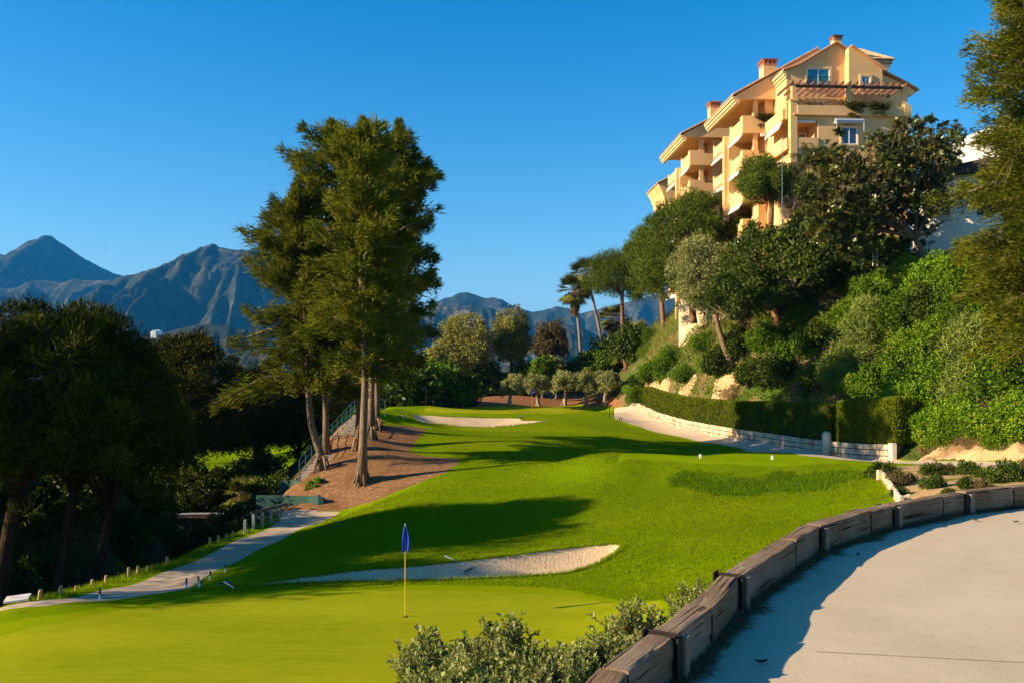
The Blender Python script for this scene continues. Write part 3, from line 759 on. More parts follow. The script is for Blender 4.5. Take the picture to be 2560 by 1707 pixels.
def plume_tree(seed, pts, trunk_r, crown_from, nbranch, rad, per=70, L=.42, W=.05, droop=.2, rise=.25, top_r=.6, side=None, thick=1.0):
    """tall feathery tree: a trunk along pts, branches that end in plumes of fine needles. rad(t) -> branch length at height t of the crown"""
    random.seed(seed)
    mb = MB()
    P_ = [Vector(p) for p in pts]
    n = len(P_)
    mb.tube(P_, [trunk_r * (1.0 - .86 * (i / (n - 1)) ** .9) * (1.25 if i == 0 else 1) for i in range(n)], 10, jag=.06)
    for k in range(5):
        a = 2 * math.pi * (k + random.random() * .6) / 5
        mb.tube([P_[0] + Vector((math.cos(a) * trunk_r * 1.9, math.sin(a) * trunk_r * 1.9, .1)), P_[0] + Vector((math.cos(a) * trunk_r * .8, math.sin(a) * trunk_r * .8, .75 + trunk_r))], [trunk_r * .22, trunk_r * .35], 5)
    zs = [p.z for p in P_]
    def at(z):
        for i in range(n - 1):
            if zs[i] <= z <= zs[i + 1] or i == n - 2:
                t = (z - zs[i]) / max(zs[i + 1] - zs[i], 1e-6); return P_[i].lerp(P_[i + 1], t)
    parts = []
    zt = zs[-1]
    for b in range(nbranch):
        t = ((b + random.random()) / nbranch) ** .92
        z = crown_from + (zt - crown_from) * t
        a = b * 2.39996 + random.uniform(-.5, .5)
        Lb = rad(t) * random.choice((.5, .72, .9, 1.0, 1.12, 1.35))
        if side is not None: Lb *= side(a, t)
        p0 = at(z)
        el = rise + .4 * t + random.uniform(-.34, .34)
        d = Vector((math.cos(a) * math.cos(el), math.sin(a) * math.cos(el), math.sin(el)))
        sag = Vector((0, 0, -.30 * Lb * (1 - t * .75)))
        tip = p0 + d * Lb + sag
        pl = [p0, p0 + d * Lb * .5, tip]
        mb.tube(pl, [max(.02, .022 * Lb + .012), max(.015, .012 * Lb), .008], 4)
        t0 = .5 + random.uniform(-.3, .3)
        m = max(3, int(Lb / .46))
        for k in range(m):
            q = (k + .6) / m
            c = (p0 + d * Lb * q + sag * q * q)
            w = (.16 + .27 * math.sin(math.pi * min(1, q * .8 + .12))) * (.75 + .12 * Lb) * thick
            nb = max(1, int(1 + 1.6 * (1 - abs(q - .55))))
            for j in range(nb):
                sd = Vector((-d.y, d.x, random.uniform(-.25, .25))) * random.uniform(-1, 1) * w * 1.4
                cc = c + sd + Vector((0, 0, random.uniform(-.9, .45) * w))
                nn = int(per * random.uniform(.7, 1.2))
                dd = rand_dir(nn)
                dd[:, 2] *= 1.05
                p = np.array(cc) + dd * (w * RNG.random(nn) ** .7)[:, None]
                ax = np.array(d + sd * .9) * .9 + rand_dir(nn) * .6 + np.array([0, 0, -droop + .25 * random.random()])
                parts.append((p, ax, rand_dir(nn), L * RNG.uniform(.6, 1.3, nn), W * RNG.uniform(.7, 1.3, nn), np.clip(t0 + RNG.normal(0, .16, nn), 0, 1)))
    # leader
    nn = 900
    dd = rand_dir(nn); zz = RNG.random(nn)
    p = np.array(P_[-1]) + dd * np.array([top_r, top_r, .1]) * (1 - zz)[:, None] * .8 + np.array([0, 0, 1]) * (zz[:, None] * top_r * 2.6 - top_r * 1.3)
    parts.append((p, dd * .6 + np.array([0, 0, .7]), rand_dir(nn), L * RNG.uniform(.6, 1.1, nn), W * np.ones(nn), np.clip(.55 + RNG.normal(0, .2, nn), 0, 1)))
    return mb_mesh(mb), gather('crown', parts, fold=0)

def dome_bush(seed, rx, hz, nclump=26, leaves=170, L=.14, W=.07, clump=.34, out=.55, up=.2, droop=0, stems=True, sprigs=5):
    random.seed(seed)
    mb = MB(); parts = []
    for k in range(nclump):
        a = random.random() * 2 * math.pi; e = math.asin(random.random())
        rr = random.uniform(.5, .92)
        c = Vector((math.cos(a) * math.cos(e) * rx * rr, math.sin(a) * math.cos(e) * rx * rr, hz * (.08 + math.sin(e) * rr * random.uniform(.75, 1.05))))
        r = clump * min(rx, hz * 1.3) * random.uniform(.65, 1.25)
        t0 = .5 + random.uniform(-.28, .28)
        parts.append(ball(c, r, int(leaves * random.uniform(.7, 1.2)), L, W, out=out, up=up, droop=droop, shell=.45, tint0=t0, tvar=.18))
        for _ in range(sprigs):
            d = Vector((random.gauss(0, 1), random.gauss(0, 1), random.gauss(.6, .8))).normalized()
            parts.append(ball(c + d * r * 1.1, r * .3, max(5, leaves // 14), L, W, out=.8, up=up, shell=.1, tint0=t0 + .08, tvar=.18))
        limb(mb, (random.uniform(-.1, .1) * rx, random.uniform(-.1, .1) * rx, -.3), c, .035 * rx + .012, .008, .12, 4, 4)
    return mb_mesh(mb), gather('leaves', parts)

def frond(parts, p0, d0, L, sag, n, leafL, leafW, tint, pal=False):
    """pinnate frond"""
    d0 = Vector(d0).normalized()
    side = d0.cross(Vector((0, 0, 1)))
    side = side.normalized() if side.length > .01 else Vector((1, 0, 0))
    t = np.linspace(.12, 1, n)
    base = np.array(p0)[None] + np.array(d0)[None] * (t * L)[:, None] + np.array([0, 0, -1])[None] * (sag * L * t ** 2)[:, None]
    for sgn in (-1, 1):
        ax = np.array(side)[None] * sgn * .9 + np.array(d0)[None] * .7 + np.array([0, 0, -.35]) + RNG.normal(0, .12, (n, 3))
        parts.append((base, ax, np.tile(np.array([0, 0, 1.0]), (n, 1)) + RNG.normal(0, .3, (n, 3)), leafL * np.sin(np.pi * np.clip(t * .85 + .1, 0, 1)) * RNG.uniform(.85, 1.15, n) + .05, np.full(n, leafW), np.clip(tint + RNG.normal(0, .12, n), 0, 1)))
    return base

def fan_palm(seed, top, trunk_r, r=1.5, nf=46, skirt=2.2, bend=(0, 0)):
    random.seed(seed)
    mb = MB(); n = 9
    pts = [Vector((bend[0] * (i / n) ** 1.6, bend[1] * (i / n) ** 1.6, top * i / n - (.4 if i == 0 else 0))) for i in range(n + 1)]
    mb.tube(pts, [trunk_r * (1.35 if i == 0 else 1 - .25 * i / n) for i in range(n + 1)], 10, jag=.05)
    c = pts[-1]; parts = []; st = MB()
    for k in range(nf):
        a = random.random() * 2 * math.pi; e = random.uniform(-.75, 1.35)
        d = Vector((math.cos(a) * math.cos(e), math.sin(a) * math.cos(e), math.sin(e)))
        h = c + d * r * .55
        mb.tube([c, h], [.03, .02], 4)
        m = 26
        ang = np.linspace(-1.25, 1.25, m)
        s = Vector((-math.sin(a), math.cos(a), 0)); u = d
        ax = np.array(u)[None] * np.cos(ang)[:, None] + np.array(s)[None] * np.sin(ang)[:, None] + np.array([0, 0, -.28 - .25 * (e < 0)])
        nr = np.tile(np.array(s.cross(u)), (m, 1)) + RNG.normal(0, .15, (m, 3))
        parts.append((np.tile(np.array(h), (m, 1)), ax, nr, r * .62 * RNG.uniform(.8, 1.1, m), np.full(m, .085), np.clip(.5 + random.uniform(-.3, .3) + RNG.normal(0, .1, m), 0, 1)))
    sk = []
    m = 1500
    zz = RNG.random(m); aa = RNG.random(m) * 2 * np.pi
    rr = (.22 + .75 * (1 - zz) ** .8) * r * .62 * RNG.uniform(.4, 1, m)
    p = np.stack([c.x + np.cos(aa) * rr * .6, c.y + np.sin(aa) * rr * .6, c.z + .1 - zz * skirt * .7], 1)
    sk.append((p, np.stack([np.cos(aa) * .35, np.sin(aa) * .35, -np.ones(m)], 1) + RNG.normal(0, .15, (m, 3)), rand_dir(m), RNG.uniform(.4, 1.0, m), np.full(m, .07), RNG.random(m)))
    return mb_mesh(mb), gather('crown', parts), gather('skirt', sk)

def tuft_mesh(name, pts, h, w, per, spread=.5, lean=.35, tint=.5):
    """grass tufts at world points"""
    pts = np.repeat(np.asarray(pts, float), per, 0); n = len(pts)
    pts = pts + RNG.normal(0, 1, (n, 3)) * np.array([spread, spread, 0])
    ax = np.array([0, 0, 1.0]) + RNG.normal(0, lean, (n, 3))
    return leaf_mesh(name, pts, ax, rand_dir(n), h * RNG.uniform(.5, 1.3, n), w * RNG.uniform(.7, 1.3, n), np.clip(tint + RNG.normal(0, .25, n), 0, 1), tri=True)

def scatter_in(poly, n):
    poly = np.asarray(poly); lo, hi = poly.min(0), poly.max(0)
    out = np.empty((0, 2))
    while len(out) < n:
        q = lo + RNG.random((n * 3, 2)) * (hi - lo)
        out = np.concatenate([out, q[inside(poly, q[:, 0], q[:, 1])]])
    return out[:n]
def on_ground(xy, dz=0.0):
    xy = np.asarray(xy); return np.column_stack([xy, H(xy[:, 0], xy[:, 1]) + dz])
def gz(x, y, dz=0.0): return (x, y, Hz(x, y) + dz)
# ================================================================ the apartment building on the hill
BO = (22.8, 69.0); BA = R(3.0)
BU = (math.cos(BA), math.sin(BA)); BV = (-math.sin(BA), math.cos(BA))
def BM(s, v, z): return (BO[0] + s * BU[0] + v * BV[0], BO[1] + s * BU[1] + v * BV[1], z)
def fr(px, py, v):
    k = (px - CX) / FPX
    s = (k * (BO[1] + v * BV[1]) - BO[0] - v * BV[0]) / (BU[0] - k * BU[1])
    return s, -(py - HY) / FPX * (BO[1] + s * BU[1] + v * BV[1])
def sdv(px, py, s):
    k = (px - CX) / FPX
    v = (k * (BO[1] + s * BU[1]) - BO[0] - s * BU[0]) / (BV[0] - k * BV[1])
    return v, -(py - HY) / FPX * (BO[1] + s * BU[1] + v * BV[1])
fs = lambda px, v: fr(px, 0, v)[0]
fz = lambda px, py, v: fr(px, py, v)[1]

STU = surf_mat('ochre_stucco', (.70, .435, .195), (.76, .485, .225), scales=((.6, 5), (6, 4)), bump=.25, bscale=25, bdist=.01, rough=.9, spec=.15, cc=(.60, .365, .165), cscale=.35, clo=.5, chi=.75, stretch=(1.5, 1.5, .45))
TRIM = surf_mat('cream_trim', (.68, .47, .24), (.74, .53, .29), scales=((2, 4),), rough=.85, spec=.2)
TILE = None
def tile_mat():
    m, nt, out = nodes_of('terracotta_tiles')
    vec = N(nt, 'ShaderNodeTexCoord').outputs['Object']
    f, _ = noise_fac(nt, vec, 2.5, 6, lo=.3, hi=.7)
    col = mixc(nt, f, (.34, .17, .09), (.56, .35, .20))
    b = N(nt, 'ShaderNodeBsdfPrincipled'); nt.links.new(col, b.inputs['Base Color']); b.inputs['Roughness'].default_value = .85
    nt.links.new(b.outputs[0], out.inputs[0]); return m
TILE = tile_mat()
BRICK = surf_mat('chimney_brick', (.34, .13, .07), (.48, .2, .11), scales=((6, 4),), rough=.9, obj=True)
WHITE = plain('white_frame', (.78, .77, .74), .5)
GLASS = None
def glass_mat(name, col):
    m, nt, out = nodes_of(name)
    b = N(nt, 'ShaderNodeBsdfPrincipled'); b.inputs['Base Color'].default_value = (*col, 1)
    b.inputs['Roughness'].default_value = .06; b.inputs['Specular IOR Level'].default_value = .8
    b.inputs['Coat Weight'].default_value = .5; b.inputs['Coat Roughness'].default_value = .03
    nt.links.new(b.outputs[0], out.inputs[0]); return m
GLASS = glass_mat('teal_glass', (.02, .20, .27)); GLASS2 = glass_mat('dark_glass', (.03, .05, .11))
IRON = plain('black_iron', (.015, .015, .02), .5)
WOOD = surf_mat('pergola_wood', (.075, .03, .022), (.14, .06, .04), scales=((5, 4),), rough=.7, obj=True)
AWN = plain('white_awning', (.82, .78, .74), .7); AWNB = plain('grey_awning', (.45, .52, .60), .5)

bld = thing('apartment_building', 'ochre terraced apartment building with tiled gables and stepped balconies on the hilltop', 'building', BM(4, 8, 5.2))
bo = tuple(bld.location)
def nb(): return MB(bo)

# --- wall masses
S0, SR = fs(1985, 0), fs(2271, 0)
sA1l, sA1r = fs(1966, 3), fs(2123, 3)
apex = fr(2089, 110, 3); eaveA = fr(1963, 175, 3)
FL = 20.85
m = nb()
Zg = 7.0
lo0, lo1 = fs(1993, 0), fs(2045, 0)
lz0, lz1 = fz(2000, 345, 0), fz(2000, 300, 0)
m.box(lo1, SR, 0, 2.2, Zg, FL, BM)                              # front wall right of the loggia
m.box(S0 - .1, lo1, 2.2, 3.0, Zg, FL, BM)                       # back wall of the loggia
m.box(S0 - .1, lo1, 0, 2.2, lz1, FL, BM)                        # lintel
m.box(S0 - .1, lo1, 0, 2.2, Zg, lz0 - .8, BM)                   # below the loggia
m.box(lo1, SR, 2.2, 14, Zg, FL, BM)
m.box(S0 - .1, lo1, 3.0, 14, Zg, FL, BM)
# upper storey bodies: gable outlines pushed back
z0 = FL + .02
ra = fr(2123, 130, 3)
m.prism([(sA1l, z0), (sA1r, z0), (sA1r, ra[1]), apex, (fs(2040, 3), fz(2040, 139, 3)), (fs(2000, 3), fz(2000, 163, 3)), (fs(1980, 3), fz(1980, 171, 3)), (sA1l, eaveA[1])], 'y', 3.0, 13.0, BM)
sA2l, sA2r = fs(2122, 2.2), fs(2206, 2.2)
m.prism([(sA2l, z0), (sA2r, z0), (sA2r, fz(2206, 173, 2.2)), (fs(2131, 2.2), fz(2131, 118, 2.2)), (sA2l, fz(2122, 119, 2.2))], 'y', 2.2, 12.8, BM)
sA3r = fs(2268, 3.2)
m.prism([(sA2r - .02, z0), (sA3r, z0), (sA3r, fz(2268, 214, 3.2)), (sA2r - .02, fz(2206, 181, 3.2))], 'y', 3.2, 12.6, BM)
m.box(fs(2207, 7), fs(2224, 7), 7.2, 11, 24, fz(2220, 152, 7), BM)       # stem of the corner tower
wall = m.build('wall', STU, bld)

# --- corner column, terrace parapets
m = nb()
m.box(fs(1976, 0) - .02, fs(1992, 0), -.12, .42, Zg, fz(1985, 254, 0), BM)
m.box(fs(1974, 0) - .02, fs(1994, 0), -.18, .48, fz(1985, 254, 0), fz(1985, 250, 0), BM)
m.build('corner_column', STU, bld)
m = nb()
pt0, pt1 = fz(1990, 286, 0), fz(1990, 265, 0)
m.box(fs(1992, 0) + .004, fs(2258, 0), -.22, .02, pt0, pt1, BM)
m.box(fs(2258, 0) + .004, SR + .1, -.26, .5, pt0 - 1, pt1 + .15, BM)
m.box(SR - .02, SR + .12, .5, 3.3, pt0, pt1, BM)
m.box(fs(1976, 0) - .45, fs(1976, 0) - .2, .5, 4.6, pt0 - .2, pt1 - .1, BM)
m.box(fs(1976, 0) - .45, S0, .45, 5.0, pt0 - .3, pt0 - .2, BM)
m.box(S0 - .1, SR + .02, -.28, .0, pt0 - .12, pt0 - .003, BM)
m.build('terrace_parapet', STU, bld)
m = nb()
m.box(fs(1978, 0) - .1, lo1 + .0, -.1, .12, lz0 - .85, lz0 + .0, BM)
m.box(fs(1978, 0) - .35, fs(1978, 0) - .12, .1, 4.5, lz0 - .9, lz0, BM)
m.build('balcony', STU, bld)

# --- roofs of the front block
def slope_roof(pts, v0, v1, th=.11, over=.3, name='roof'):
    """a tiled slab that follows an outline of (s, z) points"""
    m = nb()
    low = [(s, z + .02) for s, z in pts]; up = [(s, z + th) for s, z in pts]
    m.prism(low + up[::-1], 'y', v0 - over, v1, BM)
    # cover tiles as half rounds running down the slope
    for a, b in zip(pts[:-1], pts[1:]):
        vv = v0 - over + .12
        k = 0
        while vv < min(v1, v0 + 9):
            m.tube([BM(a[0], vv, a[1] + th), BM(b[0], vv, b[1] + th)], .06, 6)
            vv += .24 if k < 6 else .30; k += 1
    return m.build(name, TILE, bld)
slope_roof([(sA1l - .35, eaveA[1] - .12), (fs(1980, 3), fz(1980, 171, 3)), (fs(2000, 3), fz(2000, 163, 3)), (fs(2040, 3), fz(2040, 139, 3)), apex], 3.0, 13.2)
slope_roof([apex, ra], 3.0, 13.2)
slope_roof([(fs(2131, 2.2) - .15, fz(2131, 118, 2.2)), (sA2r + .15, fz(2209, 175, 2.2))], 2.2, 13.0)
slope_roof([(fs(2203, 3.2), fz(2203, 180, 3.2)), (fs(2268, 3.2), fz(2268, 213, 3.2)), (fs(2294, 3.2), fz(2294, 229, 3.2))], 3.2, 12.8)
# eave soffit wedge on the right
m = nb()
m.prism([(sA3r + .01, fz(2268, 238, 3.2)), (fs(2292, 3.2), fz(2292, 231, 3.2)), (sA3r + .01, fz(2268, 214, 3.2))], 'y', 3.25, 12.5, BM)
m.build('eave', STU, bld)
# small hipped roof behind
m = nb()
hs0, hs1 = fs(2172, 7), fs(2231, 7); hz = fz(2200, 151, 7)
m.box(hs0, hs1, 7, 12.5, hz - .28, hz, BM)
hc = ((hs0 + fs(2152, 7)) / 2 + .6, 9.8)
a_ = [BM(hs0 - .9, 6.9, hz + .02), BM(hs1 + .12, 6.9, hz + .02), BM(hs1 + .12, 12.6, hz + .02), BM(hs0 - .9, 12.6, hz + .02), BM(hs0 - .5, 9.8, hz + 1.95), BM(hs0 + .4, 9.8, hz + 1.95)]
m.add(a_, [(0, 1, 5, 4), (1, 2, 5), (2, 3, 4, 5), (3, 0, 4), (0, 3, 2, 1)])
for k in range(15):
    t = k / 14; s_ = hs0 - .85 + (hs1 - hs0 + .95) * t
    tt = min(max((s_ - (hs0 - .5)) / .9, 0), 1)
    topx = hs0 - .5 + .9 * t
    m.tube([BM(s_, 6.85, hz + .06), BM(topx, 9.8, hz + 2.02)], .1, 6)
m.build('roof', TILE, bld)
m = nb(); m.prism([(hs0 - .6, hz - .3), (hs1 - .05, hz - .3), (fs(2222, 7), hz - .85), (hs0 + .2, hz - .85)], 'y', 7.1, 12.3, BM); m.build('eave', TRIM, bld)
# eave moulding of block A's left side
m = nb()
for k, (o_, h_) in enumerate(((.36, .16), (.22, .2), (.1, .22))):
    zt = eaveA[1] - .1 - k * .2
    m.box(sA1l - o_, sA1l + .02, 2.95 - k * .003, 5.45, zt - h_, zt, BM)
m.build('cornice', TRIM, bld)

# --- rear blocks with balconies
def pane_window(v, s0, s1, za, zb, glass=GLASS, trim=.18, bars=1, plane='v', at=None, deep=.05):
    """glazed opening on a front (v) or side (s) wall: trim, white frame and panes"""
    def bx(m, a, b, zc, zd, q0, q1):
        if plane == 'v': m.box(a, b, q0, q1, zc, zd, BM)
        else: m.box(q0, q1, a, b, zc, zd, BM)
    m = nb()
    t = trim
    if t:
        for a, b, zc, zd in ((s0 - t, s0, za - t, zb + t), (s1, s1 + t, za - t, zb + t), (s0, s1, zb, zb + t), (s0, s1, za - t, za)):
            bx(m, a, b, zc, zd, v - .10, v + .02)
    f = m.build('window', TRIM, bld) if t else None
    par = f if f else bld
    m = nb(); w = .07
    for a, b, zc, zd in [(s0, s0 + w, za, zb), (s1 - w, s1, za, zb), (s0 + w, s1 - w, zb - w, zb), (s0 + w, s1 - w, za, za + w)] + [((s0 + (s1 - s0) * (k + 1) / (bars + 1)) - w / 2, (s0 + (s1 - s0) * (k + 1) / (bars + 1)) + w / 2, za + w, zb - w) for k in range(bars)]:
        bx(m, a, b, zc, zd, v - .05, v + .015)
    g = m.build('frame' if f else 'window', WHITE, par)
    m = nb(); bx(m, s0 + .01, s1 - .01, za + .01, zb - .01, v - .025, v + .01)
    m.build('pane', glass, par if f else g)
    return f

def rear_block(v0, length, eave_px, eave_py, corner_px, ridge_px, ridge_py, col_px, floors, zbase, core_s1, right_s, first_front=True):
    sE, zE = fr(eave_px, eave_py, v0)
    sC = fs(corner_px, v0 + .2)
    sRi, zRi = fr(ridge_px, ridge_py, v0)
    if sRi > core_s1 - .2:
        zRi = zE + (zRi - zE) * (core_s1 - .2 - sE) / (sRi - sE); sRi = core_s1 - .2
    sof = zE - .32
    m = nb()
    m.prism([(sE + .25, sof), (core_s1, sof), (core_s1, zRi - (core_s1 - sRi) * .54), (sRi, zRi), (sE + .25, zE)], 'y', v0, v0 + length, BM)
    # core behind the balconies
    m.box(sC + 2.0, core_s1, v0 + 2.4, v0 + length, zbase, sof, BM)
    m.box(right_s, core_s1, v0 + .4, v0 + 2.4, zbase, sof, BM)
    # pilaster between the two side balconies, and the far end wall
    m.box(sC - .12, sC + 2.0, v0 + 3.7, v0 + 4.5, zbase, sof - 2.2, BM)
    m.box(sC - .45, sC - .12, v0 + 3.85, v0 + 4.4, zbase, sof - 2.2, BM)
    m.build('wall', STU, bld)
    slope_roof([(sE - .12, zE - .08), (sRi, zRi)], v0, v0 + length, over=.2)
    m = nb()
    for k, (o_, h_) in enumerate(((.0, .14), (.14, .2), (.28, .18))):
        m.box(sE + o_ - .1, sE + .5, v0 - .02 - .004 * k, v0 + length, zE - .14 - k * .2 - h_, zE - .14 - k * .2, BM)
    m.build('cornice', TRIM, bld)
    m = nb()
    m.box(fs(col_px, v0 + .4) - .2, fs(col_px, v0 + .4) + .2, v0 + .3, v0 + .7, FL - 3 * (floors - 1), sof, BM)
    m.build('column', STU, bld)
    for k in range(floors):
        zb = FL - 3 * k
        zt = zb + 1.5
        m = nb()
        m.box(sC, right_s, v0 + .05, v0 + 3.7, zb, zb + .32, BM)                     # slab
        m.box(sC, sC + .2, v0 + .05, v0 + 3.7, zb + .32, zt - .28, BM)               # side parapet with raised ends
        m.box(sC, sC + .2, v0 + .05, v0 + .75, zt - .28, zt, BM)
        m.box(sC, sC + .2, v0 + 3.35, v0 + 3.7, zt - .28, zt, BM)
        sx = fs(col_px, v0) + .35
        m.box(sC + .2, sx, v0 + .05, v0 + .25, zb + .32, zt, BM)                     # front parapet
        m.box(sx, right_s, v0 + .05, v0 + .25, zb + .32, zt - (.3 if k or not first_front else 0), BM)
        m.box(sC - .1, sC + .1, v0 + 4.5, v0 + length - .3, zb - .35, zt - .75, BM)  # second side balcony, a little lower
        m.box(sC - .1, sC + .1, v0 + length - .65, v0 + length - .3, zt - .75, zt - .45, BM)
        m.box(sC - .1, sC + 2, v0 + 4.5, v0 + length - .3, zb - .35, zb - .05, BM)
        m.build('balcony', STU, bld)
        if k:
            m = nb(); m.tube([BM(sx + .1, v0 + .15, zt - .12), BM(right_s, v0 + .15, zt - .12)], .03, 6); m.build('railing', IRON, bld)
        # awnings rolled under the slab above
        m = nb()
        m.prism([(sC - .02, zb - .05), (sC + .12, zb - .05), (sC - .28, zb - .62), (sC - .34, zb - .58)], 'y', v0 + .25, v0 + 3.4, BM)
        m.build('awning', AWN, bld)
        m = nb()
        m.prism([(sC - .12, zb - .42), (sC + .02, zb - .42), (sC - .34, zb - .95), (sC - .4, zb - .9)], 'y', v0 + 4.6, v0 + length - .5, BM)
        m.build('awning', AWN, bld)
        if first_front and k < 2:
            m = nb(); m.box(sx + .15, right_s - .1, v0 - .02, v0 + .2, zb - .28, zb - .04, BM); m.build('awning', AWN, bld)
        # glazing on the recessed walls
        pane_window(sC + 2.0, v0 + 2.7, v0 + 3.6, zb + .35, zb + 2.5, GLASS2, .1, 0, plane='s')
        pane_window(sC + 2.0, v0 + 5.0, v0 + length - 1, zb + .3, zb + 2.4, GLASS2, .1, 1, plane='s')
        pane_window(v0 + 2.4, sC + 2.3, right_s - .3, zb + .34, zb + 2.5, GLASS2, .1, 2)
    return sE, zE, sC
rear_block(5.5, 8.9, 1834, 238, 1855, 2046, 122, 1888, 5, 5.0, 4.5, S0 - .3)
rb = fs(1855, 5.7)
rear_block(17.2, 9.4, 1704, 335, 1724, 1990, 188, 1753, 5, 4.0, 3.0, rb + .9, False)
# far wing: only the tip of its roof shows
m = nb(); sD, zD = fr(1645, 460, 30)
m.prism([(sD, zD), (sD + .5, zD - .9), (sD + 1.0, zD - 2.6), (sD + 5, zD - 2.6), (sD + 5, zD + 2.4)], 'y', 30, 36, BM); m.build('wall', STU, bld)
slope_roof([(sD - .1, zD), (sD + 5, zD + 2.5)], 30, 36)
# base wall under the rear block
m = nb(); w0_, w1_ = P(1697, 0, 84.5), P(1868, 0, 77.5); m.prism([w0_[:2], w1_[:2], (w1_[0] + .4, w1_[1] + .6), (w0_[0] + .6, w0_[1] + .6)], 'z', 2.5, 10.6); m.build('base_wall', surf_mat('pale_render', (.60, .50, .34), (.68, .57, .40), scales=((.5, 6), (4, 4)), rough=.9, cc=(.45, .37, .25), cscale=.4, clo=.5, chi=.75), bld)
m = nb(); m.box(fs(1888, 5), fs(1906, 5), 4.2, 5.4, 6, FL - 6.5, BM); m.build('buttress', STU, bld)

# --- windows of the front
for (a, b, c, d, v, g) in ((2014, 169, 2076, 221, 3.0, GLASS), (2014, 251, 2076, 284, 3.0, GLASS2), (2150, 189, 2177, 221, 2.2, GLASS), (2209, 255, 2226, 270, 3.2, GLASS2)):
    s0_, zb_ = fr(a + 3, b + 3, v); s1_, za_ = fr(c - 3, d, v)
    pane_window(v, s0_, s1_, za_, zb_, g, .17 if g is GLASS or a < 2100 else .09, 1)
s0_, zb_ = fr(2103, 319, 0); s1_, za_ = fr(2142, 362, 0)
pane_window(0, s0_, s1_, za_, zb_, GLASS2, .12, 1)
m = nb(); m.box(fs(2084, 0), fs(2153, 0), -.5, .0, fz(2118, 312, 0), fz(2118, 302, 0), BM)
m.prism([(-.5, fz(2118, 312, 0)), (-.58, fz(2118, 306, 0)), (-.54, fz(2118, 302, 0)), (0, fz(2118, 299, 0)), (0, fz(2118, 302, 0) + .003)], 'x', fs(2084, 0), fs(2153, 0), BM)
for px in (2084.5, 2152): m.box(fs(px, 0), fs(px, 0) + .05, -.55, -.5, fz(2118, 333, 0), fz(2118, 302, 0), BM)
m.build('awning', AWNB, bld)
m = nb(); m.box(fs(1994, 0), fs(2041, 0), .05, .2, lz1 - .2, lz1 - .03, BM); m.build('awning', AWN, bld)
m = nb(); m.prism([(fs(1976, 0) - .3, lz1 + .3), (fs(1976, 0) - .2, lz1 + .35), (fs(1976, 0) - .6, lz1 - .55), (fs(1976, 0) - .66, lz1 - .5)], 'y', .9, 4.2, BM); m.build('awning', AWN, bld)
pane_window(2.2, lo0 + .9, lo1 - .15, lz0 - .6, lz1 - .5, GLASS2, .1, 1)
# iron railing before the big window
m = nb(); ra0, ra1 = fs(2018, 2.8), fs(2076, 2.8); rz0, rz1 = fz(2040, 217, 2.8), fz(2040, 193, 2.8)
for z_ in (rz0, rz1): m.box(ra0, ra1, 2.72, 2.76, z_ - .02, z_ + .02, BM)
for k in range(15):
    s_ = ra0 + (ra1 - ra0) * k / 14; m.box(s_ - .012, s_ + .012, 2.73, 2.75, rz0 + .02, rz1 - .02, BM)
m.box(ra0, ra0 + .02, 2.74, 3.0, rz1 - .02, rz1 + .02, BM); m.box(ra1 - .02, ra1, 2.74, 3.0, rz1 - .02, rz1 + .02, BM)
m.build('railing', IRON, bld)

# --- pergola on the terrace
zp = fz(1990, 213, 0)
pg = empty('pergola'); pg.parent = bld
for x0_, x1_, zl, zh in ((1983, 1990, pt1, zp + .15), (2118, 2128, pt1 - .2, zp + .3), (2256, 2268, pt1, zp + .1)):
    m = nb(); m.box(fs(x0_, 0) - (.1 if x0_ == 1983 else 0), fs(x1_, 0), -.05, .3, zl, zh, BM); m.build('post', STU, pg)
for x0_, x1_ in ((1990, 2117), (2128, 2256)):
    m = nb(); m.box(fs(x0_, 0) + .01, fs(x1_, 0) - .003, -.1, .08, zp - .2, zp, BM); m.build('beam', WOOD, pg)
for k in range(17):
    s_ = fs(1974, 0) + (fs(2262, 0) - fs(1974, 0)) * (k + .15) / 16.2
    m = nb(); m.prism([(-.55, zp + .12), (-.45, zp + .003), (2.9, zp + .003), (2.9, zp + .2), (-.55, zp + .2)], 'x', s_ - .05, s_ + .05, BM); m.build('rafter', WOOD, pg)

# --- chimneys
def chimney(x0, x1, ytop, ybase, v):
    s0_, zt = fr(x0, ytop, v); s1_, zb = fr(x1, ybase, v)
    w = s1_ - s0_; h = zt - zb
    m = nb(); zz = zb + h * .60
    m.box(s0_ + .06, s1_ - .06, v + .06, v + w - .06, zb - 2.5, zz, BM)
    ch = m.build('chimney', STU, bld)
    m = nb()
    m.box(s0_ + .02, s1_ - .02, v + .02, v + w - .02, zz + .003, zz + h * .06, BM)
    n_ = 4; z2 = zz + h * .22
    for i in range(n_):
        a = s0_ + .04 + (w - .08 - .14) * i / (n_ - 1)
        for q in (v + .04, v + w - .18): m.box(a, a + .14, q, q + .14, zz + h * .06, z2, BM)
        if 0 < i < n_ - 1:
            q = v + .04 + (w - .22) * i / (n_ - 1)
            for e in (s0_ + .04, s1_ - .18): m.box(e, e + .14, q, q + .14, zz + h * .06, z2, BM)
    m.box(s0_ + .2, s1_ - .2, v + .2, v + w - .2, zz + .01, z2 - .01, BM)
    m.box(s0_ - .06, s1_ + .06, v - .06, v + w + .06, z2, z2 + h * .05, BM)
    m.build('cowl', BRICK, ch)
    m = nb(); c_ = BM((s0_ + s1_) / 2, v + w / 2, zt); e = .1; zr = z2 + h * .05
    m.add([BM(s0_ - e, v - e, zr), BM(s1_ + e, v - e, zr), BM(s1_ + e, v + w + e, zr), BM(s0_ - e, v + w + e, zr), c_], [(0, 1, 4), (1, 2, 4), (2, 3, 4), (3, 0, 4), (0, 3, 2, 1)])
    m.build('cap', TILE, ch)
